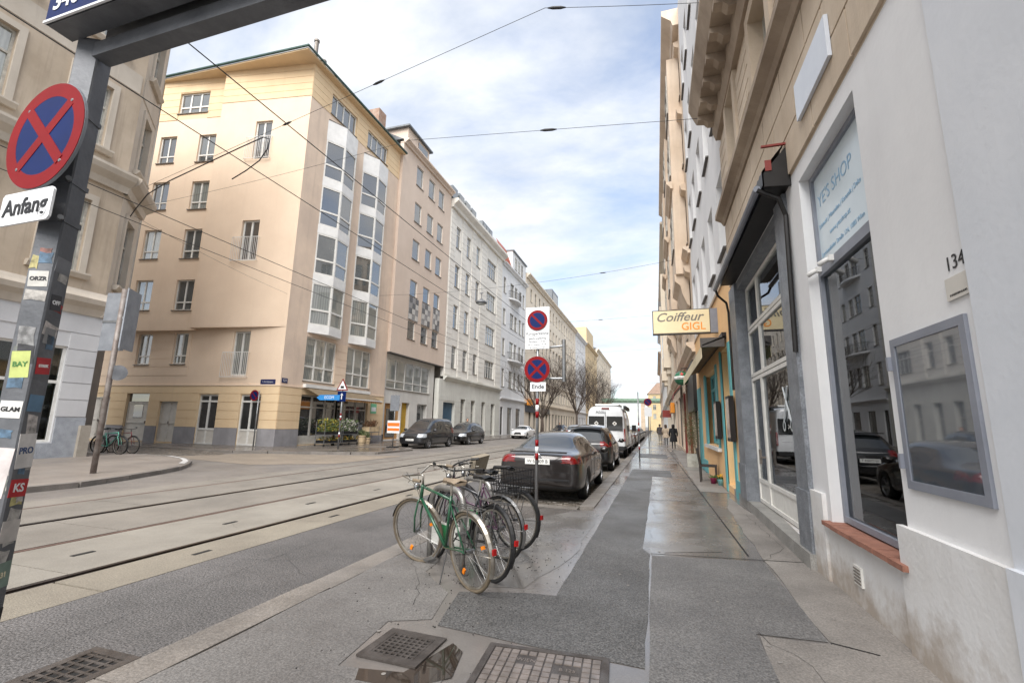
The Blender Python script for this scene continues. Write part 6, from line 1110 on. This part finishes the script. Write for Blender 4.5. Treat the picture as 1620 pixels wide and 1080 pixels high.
rw = thing('roadworks_sign', 'orange and white temporary notice board on a stand near the grey van', 'sign', (-14.3, 23.3, .06)); MB().lathe([(.03, 0), (.03, 3.0), (0, 3.0)], 10).build('pole', M_GALV, rw, True); obj('board', MB().box(-.4, .4, -.35, .35, -.01, 0).mesh('board', M_SWHT), rw, FACE(0, -.05, 1.15))
for z, h in ((1.28, .1), (1.0, .08)): obj('stripe', MB().box(-.38, .38, -h, h, 0, .003).mesh('stripe', mat('notice_orange', S(232, 120, 44), S(220, 110, 40), 4, .5)), rw, FACE(0, -.05, z))
obj('upper_plate', MB().box(-.3, .3, -.45, .45, -.01, 0).mesh('upper_plate', M_SBACK), rw, FACE(0, -.05, 2.5)); MB().box(-.25, .25, -.25, .25, 0, .06).build('base', M_TRIM, rw)
p2_ = thing('bollard_pole', 'tall thin red and white banded pole on the right pavement', 'pole', (-.73, 21.16, 0)); banded(p2_, 3.02, [(1.3, M_SRED), (1.42, M_SWHT), (1.54, M_SRED), (.5, M_SRED), (.62, M_SWHT)], .03)
p3_ = thing('sign_pole', 'parking restriction sign on a pole further along the right pavement', 'sign pole', (-.56, 37.6, 0)); banded(p3_, 3.7, [], .035); disc(p3_, FACE(0, -.05, 3.4), .3, M_SRED, M_SBLUE, (-45,)); obj('plate', MB().box(-.28, .28, -.35, .35, -.01, 0).mesh('plate', M_SWHT), p3_, FACE(0, -.05, 2.65))
p4_ = thing('bollard_pole', 'thin grey pole at the kerb beyond the parking sign', 'pole', (-.6, 52, 0)); banded(p4_, 3.2, [(1.3, M_SRED)], .035)
# green flower shop plate on the wall
gp = tag(MB().box(-19.56, -19.5, 28.55, 29.25, 2.05, 2.75).build('flower_shop_sign', mat('sign_mint', S(120, 190, 150), S(108, 178, 138), 4, .5)), 'small green and white flower shop sign on the beige wall', 'shop sign'); MB().box(-19.5, -19.495, 28.62, 29.18, 2.2, 2.5).build('panel', M_SWHT, gp)
# ------------------------------------------------------------------ overhead wires and lamp
M_WIRE = mat('wire_black', S(40, 40, 42), S(30, 30, 32), 4, .6)
def wire(label, p, q, r=.012, sag=.15, extra=None, n=14):
    p, q = Vector(p), Vector(q); pts = [p.lerp(q, i / n) - Vector((0, 0, sag * 4 * (i / n) * (1 - i / n))) for i in range(n + 1)]
    t = thing('overhead_wire', label, 'wire', tuple(p), group='overhead wires', worldkids=True); MB().tube(pts, r, 6).build('cable', M_WIRE, t, True)
    for f in (extra or []):
        c_ = pts[int(f * n)]; d_ = (q - p).normalized(); MB().tube([c_ - d_ * .22, c_ - d_ * .1, c_ + d_ * .1, c_ + d_ * .22], [.012, .035, .035, .012], 8).build('insulator', M_WIRE, t, True)
    return t
wire('contact wire above the near tram track', (-6.3, -6, 5.62), (-6.2, 200, 5.6), .007, .0); wire('contact wire above the far tram track', (-9.6, -6, 5.6), (-9.3, 200, 5.6), .008, 0); wire('carrier wire running just right of the near tram wire', (-4.85, -6, 5.62), (-4.9, 120, 5.62), .007, 0)
wire('thin cable beside the far tram wire', (-9.95, -6, 5.4), (-9.9, 150, 5.5), .007, .1)
wire('upper span wire with insulators from the tan corner up to its junction', (-20.3, 12.1, 10.75), (-2.22, 9.17, 11.4), .007, .0, (.5, .72)); wire('short upper span wire from the junction to the right hand house', (-2.22, 9.17, 11.4), (1.62, 10.15, 11.43), .007, .02, (.1,)); wire('lower span wire from the middle of the street to the shop house', (-6.37, 10.3, 9.36), (1.62, 10.3, 8.5), .006, .0, (.5,)); wire('lower span wire from the tan corner to the middle of the street', (-20.2, 12.0, 9.9), (-6.37, 10.3, 9.36), .005, .1); wire('span wire from the tan corner to the beige house', (-20.2, 12.1, 9.6), (-19.6, 22.0, 8.4), .006, .2)
wire('span wire carrying the street lamp', (-19.3, 28, 10.6), (1.6, 28, 11.5), .008, .45, (.8,)); wire('span wire above the camper van', (-19.3, 40, 11), (1.6, 40, 11), .008, .3, (.75,)); wire('span wire beyond the camper van', (-19.3, 58, 11), (1.6, 58, 11), .009, .3); wire('span wire before the first bare trees', (-19.3, 80, 11), (1.6, 80, 11), .01, .3); wire('span wire between the bare trees', (-19.3, 105, 11), (1.6, 105, 11), .012, .3)
cb_ = thing('cable_bundle', 'thick black cable bundle hanging from the tan corner cornice', 'cable', (-20.2, 12.1, 9.8), worldkids=True); MB().tube([(-20.4, 12.0, 9.4), (-19.9, 11.9, 9.75), (-19.0, 11.7, 10.2), (-17.6, 11.5, 10.45), (-15.5, 11.2, 10.62), (-13.6, 11.0, 10.85), (-12.5, 10.9, 10.98), (-12.2, 10.9, 10.85), (-12.25, 10.9, 10.5), (-12.6, 10.95, 10.15), (-13.2, 11.0, 9.9), (-13.9, 11.1, 9.75)], .02, 8).build('cable', M_WIRE, cb_, True)
sl = thing('street_lamp', 'hanging street lamp with round shade above the tracks', 'street lamp', (-11.05, 28, 9.55)); MB().lathe([(0, .28), (.08, .28), (.1, .2), (.3, .12), (.38, .02), (.38, -.02), (.33, -.05), (0, -.05)], 24).build('shade', M_POLE, sl, True); MB().lathe([(0, -.05), (.3, -.05), (.24, -.12), (0, -.15)], 20).build('lens', mat('lamp_lens', S(190, 196, 198), S(170, 176, 178), 3, .2), sl, True); MB().tube([(0, 0, .28), (0, 0, .72)], .02, 6).box(-.12, .12, -.02, .02, .66, .72).build('hanger', M_POLE, sl)
# ------------------------------------------------------------------ chair, planter, pots
def leaf(b, p, d, l, w, rnd):
    d = Vector(d).normalized(); s = d.cross(Vector((rnd.uniform(-1, 1), rnd.uniform(-1, 1), rnd.uniform(-1, 1)))).normalized() * w; p = Vector(p); b.f.append([b.pt(p), b.pt(p + d * l * .5 + s), b.pt(p + d * l), b.pt(p + d * l * .5 - s)])
ch = thing('chair', 'dark wicker chair standing outside the turquoise shop', 'chair', (1.38, 14.5, 0), rad(82)); M_WICK = mat('wicker_dark', S(62, 56, 52), S(42, 38, 36), 12, .6, bump=.5)
for x, y in ((-.2, -.2), (.2, -.2)): MB().box(x - .022, x + .022, y - .022, y + .022, 0, .44).build('leg', M_WICK, ch)
for x in (-.2, .2): b = MB(); b.extrude([(.18, 0), (.225, 0), (.235, .44), (.19, .44)], x - .022, x + .022); b.build('leg', M_WICK, ch)
MB().box(-.23, .23, -.23, .23, .42, .47).build('seat', M_WICK, ch); MB().extrude([(.19, .47), (.235, .47), (.3, .92), (.265, .92)], -.22, .22).build('backrest', M_WICK, ch)
pt = thing('planter', 'bamboo in a weathered pale box planter by the shop wall', 'plant', (1.33, 19.6, 0)); b = MB(); b.prism([(-.22, -.2), (.22, -.2), (.22, .2), (-.22, .2)], 0, .5); b.build('box', mat('planter_paint', S(186, 182, 172), S(140, 134, 124), 3, .8), pt)
rnd = random.Random(4); sb = MB(); lf = MB()
for k in range(34):
    x, y = rnd.uniform(-.16, .16), rnd.uniform(-.16, .16); ex, ey, h = x + rnd.gauss(0, .2), y + rnd.gauss(0, .2), rnd.uniform(1.2, 2.05); sb.tube([(x, y, .48), ((x + ex) / 2, (y + ey) / 2, .5 + h * .5), (ex, ey, .4 + h)], [.006, .005, .003], 4)
    for j in range(26): f = rnd.uniform(.25, 1); leaf(lf, (x + (ex - x) * f, y + (ey - y) * f, .48 + h * f * .95), (rnd.gauss(0, 1), rnd.gauss(0, 1), rnd.uniform(-.8, .5)), rnd.uniform(.07, .15), .009, rnd)
sb.build('stems', mat('bamboo_stem', S(120, 104, 64), S(90, 78, 48), 5, .6), pt, kind='stuff'); lf.build('leaves', mat('bamboo_leaf', S(112, 112, 70), S(74, 82, 48), 6, .6), pt, kind='stuff')
for k, (x, y, c_, f_) in enumerate(((1.45, 14.05, (130, 30, 70), (92, 120, 60)), (1.6, 13.75, (120, 176, 178), (226, 186, 40)))):
    t = thing('flower_pot', ('magenta pot with small green plant on the pavement by the chair', 'turquoise pot with yellow flowers by the door')[k], 'flower pot', (x, y, 0 if k == 0 else .0)); MB().lathe([(0, 0), (.06, 0), (.085, .15), (.09, .16), (.075, .16), (.07, .13), (0, .13)], 16).build('pot', mat('pot_%d' % k, S(*c_), None, 5, .4), t, True); lf = MB()
    for j in range(60): leaf(lf, (rnd.uniform(-.05, .05), rnd.uniform(-.05, .05), .13), (rnd.gauss(0, .6), rnd.gauss(0, .6), 1), rnd.uniform(.05, .14), .012, rnd)
    lf.build('foliage', mat('potplant_%d' % k, S(92, 120, 60), S(70, 96, 44), 6, .6), t, kind='stuff')
    if k: 
        fl = MB()
        for j in range(14): a = rnd.uniform(0, 6.28); r_ = rnd.uniform(0, .09); fl.lathe([(0, -.01), (.022, .0), (0, .018)], 7, Matrix.Translation((r_ * math.cos(a), r_ * math.sin(a), .25 + rnd.uniform(-.03, .03))))
        fl.build('flowers', mat('flower_yellow', S(232, 190, 40), S(220, 160, 30), 9, .6), t, kind='stuff')
# ------------------------------------------------------------------ flower shop display
def foliage(par, name, n, bx, z0, z1, cols, l=(.08, .2), seed=1):
    rnd = random.Random(seed)
    for ci, c_ in enumerate(cols):
        lf = MB()
        for j in range(n // len(cols)):
            p = (rnd.uniform(bx[0], bx[1]), rnd.uniform(bx[2], bx[3]), z0 + (z1 - z0) * rnd.random() ** 1.5); leaf(lf, p, (rnd.gauss(0, .7), rnd.gauss(0, .7), rnd.uniform(.0, 1.2)), rnd.uniform(*l), rnd.uniform(.015, .035), rnd)
        lf.build(name, mat('leaf_%d_%d_%d' % c_, S(*c_), S(*[x * .7 for x in c_]), 7, .6), par, kind='stuff')
for k, y in enumerate((21.9, 23.5)):
    t = thing('flower_cart', 'metal flower trolley with plants outside the flower shop, %s' % ('nearest the corner' if k == 0 else 'second from the corner'), 'flower cart', (-18.15, y, .06))
    for x in (-.3, .3):
        for yy in (0, 1.45): MB().tube([(x, yy, .1), (x, yy, 1.35)], .018, 6).build('post', M_GALV, t); MB().lathe([(0, -.02), (.055, -.02), (.055, .02), (0, .02)], 12, Matrix.Translation((x, yy, .055)) @ Matrix.Rotation(rad(90), 4, 'Y')).build('wheel', M_TRIM, t)
    for z in (.14, .62): sh = MB().box(-.34, .34, -.02, 1.47, z, z + .03).build('shelf', M_GALV, t); b = MB(); b.box(-.3, .3, .05, 1.4, z + .03, z + .17); b.build('tray', M_TRIM, sh)
    foliage(t, 'foliage', 900, (-.33, .36, .0, 1.45), .8, 1.45, ((70, 96, 52), (100, 124, 66), (196, 176, 60) if k == 0 else (206, 200, 190)), seed=k + 3); foliage(t, 'foliage', 260, (-.33, .36, .0, 1.45), .3, .5, ((84, 104, 58), (210, 170, 50)), (.05, .12), seed=k + 9)
for k, (x, y, w, h) in enumerate(((-17.9, 25.4, .3, .55), (-17.85, 25.9, .26, .4))):
    t = thing('wooden_tub', 'pale wooden tub %s the flower trolleys' % ('beside' if k == 0 else 'a little further from'), 'tub', (x, y, .06)); MB().lathe([(0, 0), (w * .85, 0), (w, h), (w * .93, h), (w * .9, h - .04), (0, h - .04)], 18).build('tub', mat('tub_wood', S(206, 184, 150), S(180, 158, 124), 4, .7), t)
    for z in (.08, h - .1): MB().lathe([(w * .86 + .15 * w * z / h + .004, z), (w * .86 + .15 * w * (z + .03) / h + .004, z + .03)], 18).build('hoop', M_SILL, t)
    foliage(t, 'foliage', 160, (-w * .6, w * .6, -w * .6, w * .6), h - .05, h + .3, ((120, 130, 80), (90, 110, 64)), seed=20 + k)
wc = thing('crate_stack', 'trolley with pale wooden crates and twigs by the shop door', 'flower cart', (-18.6, 27.4, .06)); MB().box(-.35, .35, -.6, .6, .2, .25).build('shelf', M_GALV, wc)
for x in (-.3, .3):
    for y in (-.55, .55): MB().tube([(x, y, 0), (x, y, 1.1)], .018, 6).build('post', M_GALV, wc)
for y in (-.3, .3):
    for z in (.75,): MB().box(-.3, .3, y - .27, y + .27, z, z + .3).build('crate', MATS['tub_wood'], wc)
MB().box(-.34, .34, -.58, .58, .7, .74).build('shelf', M_GALV, wc); foliage(wc, 'twigs', 220, (-.25, .25, -.5, .5), 1.05, 1.35, ((110, 84, 62), (140, 100, 70)), (.15, .4), seed=31)
# ------------------------------------------------------------------ bare trees
M_BARK = mat('tree_bark', S(86, 74, 66), S(62, 54, 48), 4, .9, bump=.3)
def bare_tree(label, x, y, H, spread, seed, n0=7):
    rnd = random.Random(seed); t = thing('bare_tree', label, 'tree', (x, y, .05), group='bare street trees'); tr = MB(); cr = MB(); tops = []
    tr.tube([(0, 0, 0), (.03, .02, H * .12), (-.02, .04, H * .24)], [.26, .2, .17], 10)
    def grow(mb, p, d, L, r, lvl):
        n = 4; pts = [p]; q = p; dd = d
        for i in range(n): dd = (dd + Vector((rnd.gauss(0, .09), rnd.gauss(0, .09), .06))).normalized(); q = q + dd * (L / n); pts.append(q)
        mb.tube(pts, [r * (1 - .6 * i / n) for i in range(n + 1)], 5 if lvl < 2 else 3, cap=False)
        if lvl >= 4: return
        for k in range(5 if lvl < 3 else 6):
            f = rnd.uniform(.3, 1.0); i = min(n - 1, int(f * n)); pp = pts[i].lerp(pts[i + 1], f * n - i) if f < 1 else pts[-1]; a = rnd.uniform(0, 6.28); side = dd.orthogonal().normalized(); side = Matrix.Rotation(a, 3, dd) @ side
            grow(cr, pp, (dd * .85 + side * rnd.uniform(.4, .75) + Vector((0, 0, .15))).normalized(), L * rnd.uniform(.5, .72), r * .45, lvl + 1)
    for k in range(n0):
        a = k * 6.283 / n0 + rnd.uniform(-.3, .3); grow(tr if k < 3 else cr, Vector((-.02, .04, H * .24 - rnd.uniform(0, .6))), Vector((math.cos(a) * spread, math.sin(a) * spread, 1)).normalized(), H * .42, .1, 1)
    tr.build('trunk', M_BARK, t, True); cr.build('crown', M_BARK, t, True); return t
bare_tree('bare street tree behind the parking sign, nearest of the row', -14.1, 58.5, 11, .8, 1, 9); bare_tree('broad bare tree standing left of the camper van', -14.1, 86, 15.5, .62, 2, 10); bare_tree('third bare tree in the row down the street', -14.1, 108, 15.5, .55, 3, 8); bare_tree('bare tree at the far end of the row', -14.1, 135, 16, .55, 4, 8)
# ================================================================== PEOPLE
def person(label, loc, head, top, legs, coat_len=.9, hair=(40, 32, 28), stride=.22, hem=.26, H=1.68, long_hair=True):
    t = thing('person', label, 'person', loc, math.atan2(head[1], head[0]) - math.pi / 2); k = H / 1.7
    # skeleton, facing +y
    J = {'pel': (0, 0, .93), 'spi': (0, .01, 1.12), 'che': (0, .01, 1.32), 'nec': (0, .0, 1.46), 'hd0': (0, .02, 1.53), 'hd1': (0, .03, 1.62), 'hd2': (0, .02, 1.7)}
    E_ = [('pel', 'spi', .13), ('spi', 'che', .12), ('che', 'nec', .145), ('nec', 'hd0', .055), ('hd0', 'hd1', .07), ('hd1', 'hd2', .092)]; rad_ = {'pel': .14, 'spi': .12, 'che': .15, 'nec': .06, 'hd0': .075, 'hd1': .095, 'hd2': .07}
    for s, n_ in ((-1, 'l'), (1, 'r')):
        f = s * stride
        J.update({n_ + 'hip': (s * .09, 0, .88), n_ + 'kne': (s * .09, f * .55 + .03, .48), n_ + 'ank': (s * .09, f, .09 + (.06 if f < 0 else 0)), n_ + 'toe': (s * .1, f + .16, .035), n_ + 'sho': (s * .19, 0, 1.4), n_ + 'elb': (s * .25, -f * .4 - .02, 1.13), n_ + 'wri': (s * .25, -f * .8 + .1, .92), n_ + 'han': (s * .25, -f * .8 + .13, .84)})
        rad_.update({n_ + 'hip': .095, n_ + 'kne': .06, n_ + 'ank': .042, n_ + 'toe': .035, n_ + 'sho': .065, n_ + 'elb': .048, n_ + 'wri': .033, n_ + 'han': .03}); E_ += [('pel', n_ + 'hip', 0), (n_ + 'hip', n_ + 'kne', 0), (n_ + 'kne', n_ + 'ank', 0), (n_ + 'ank', n_ + 'toe', 0), ('che', n_ + 'sho', 0), (n_ + 'sho', n_ + 'elb', 0), (n_ + 'elb', n_ + 'wri', 0), (n_ + 'wri', n_ + 'han', 0)]
    names = list(J); me = bpy.data.meshes.new('body'); me.from_pydata([tuple(c * k for c in J[n_]) for n_ in names], [(names.index(a), names.index(b_)) for a, b_, _ in E_], []); o = bpy.data.objects.new('tmp', me); COL.objects.link(o)
    sk = o.modifiers.new('k', 'SKIN'); ss = o.modifiers.new('s', 'SUBSURF'); ss.levels = 2; ss.render_levels = 2
    for i, n_ in enumerate(names): me.skin_vertices[0].data[i].radius = (rad_[n_] * k, rad_[n_] * k * .85)
    me.skin_vertices[0].data[0].use_root = True; ev_ = bpy.data.meshes.new_from_object(o.evaluated_get(bpy.context.evaluated_depsgraph_get())); bpy.data.objects.remove(o)
    ms = [mat('cloth_%d_%d_%d' % c_, S(*c_), S(*[v * .8 for v in c_]), 8, .85) for c_ in (top, legs)] + [mat('skin', S(206, 164, 140), S(190, 146, 122), 6, .6), mat('shoe', S(30, 28, 28), None, 6, .5)]
    ev_.materials.clear()
    for m_ in ms: ev_.materials.append(m_)
    for p in ev_.polygons:
        c_ = p.center / k; p.use_smooth = True; p.material_index = 2 if c_.z > 1.47 or (abs(c_.x) > .2 and c_.z < .9) else 3 if c_.z < .1 else 1 if c_.z < .9 else 0
    obj('body', ev_, t); pr = []
    for z, w, d in ((1.45, .1, .08), (1.4, .2, .12), (1.25, .2, .14), (1.05, .17, .13), (.93, .2, .15), (coat_len * .5 + .3, hem - .02, .19), (coat_len - .45 if coat_len > .9 else .8, hem, .2)): pr.append((z * k, w * k, d * k))
    b = MB(); n = 20; rings = [[b.pt((w * math.cos(6.283 * i / n), d * math.sin(6.283 * i / n) + .0, z + .012 * math.sin(i * 2.3))) for i in range(n)] for z, w, d in sorted(pr, reverse=True)]
    for a, c_ in zip(rings, rings[1:]):
        for i in range(n): b.f.append([a[i], c_[i], c_[(i + 1) % n], a[(i + 1) % n]])
    for s in (-1, 1): P_ = [Vector(J[q]) * k for q in (('l' if s < 0 else 'r') + 'sho', ('l' if s < 0 else 'r') + 'elb', ('l' if s < 0 else 'r') + 'wri')]; b.tube(P_, [.08 * k, .065 * k, .055 * k], 10)
    b.build('coat', ms[0], t, True); hb = MB(); hb.lathe([(0, 1.74), (.07, 1.725), (.105, 1.66), (.108, 1.58), (.1, 1.5 if long_hair else 1.56), (.085, 1.4 if long_hair else 1.55)], 16, Matrix.Translation((0, -.025 * k, 0)) @ Matrix.Scale(k, 4)); hb.build('hair', mat('hair_%d' % hair[0], S(*hair), None, 8, .6), t, True)
    fc = MB(); fc.lathe([(0, .05), (.018, .0), (0, -.03)], 6, Matrix.Translation((0, .125 * k, 1.6 * k))); fc.build('nose', ms[2], t, True)
    return t
person('person in a long black coat walking away on the right pavement', (1.14, 34.7, 0), (0, 1), (26, 26, 30), (24, 24, 26), .95, hair=(34, 28, 26))
person('person in a beige coat walking ahead on the right pavement', (.75, 40.5, 0), (0, 1), (196, 178, 156), (40, 38, 42), 1.1, hair=(70, 50, 38), hem=.28)
person('person in dark clothes far ahead on the right pavement', (.35, 50, 0), (0, 1), (70, 64, 66), (40, 40, 46), .9, H=1.75, long_hair=False)
person('person in a long black coat standing by the white house beside the open car door', (-16.2, 38.6, .06), (.5, -.8), (28, 28, 30), (26, 26, 28), 1.0, hair=(60, 48, 40), H=1.82, stride=.04, long_hair=False)
person('person in a dark jacket near the parked bicycles by the trees', (-12.9, 64, 0), (.3, -1), (40, 42, 52), (36, 38, 46), .9, H=1.78, long_hair=False)
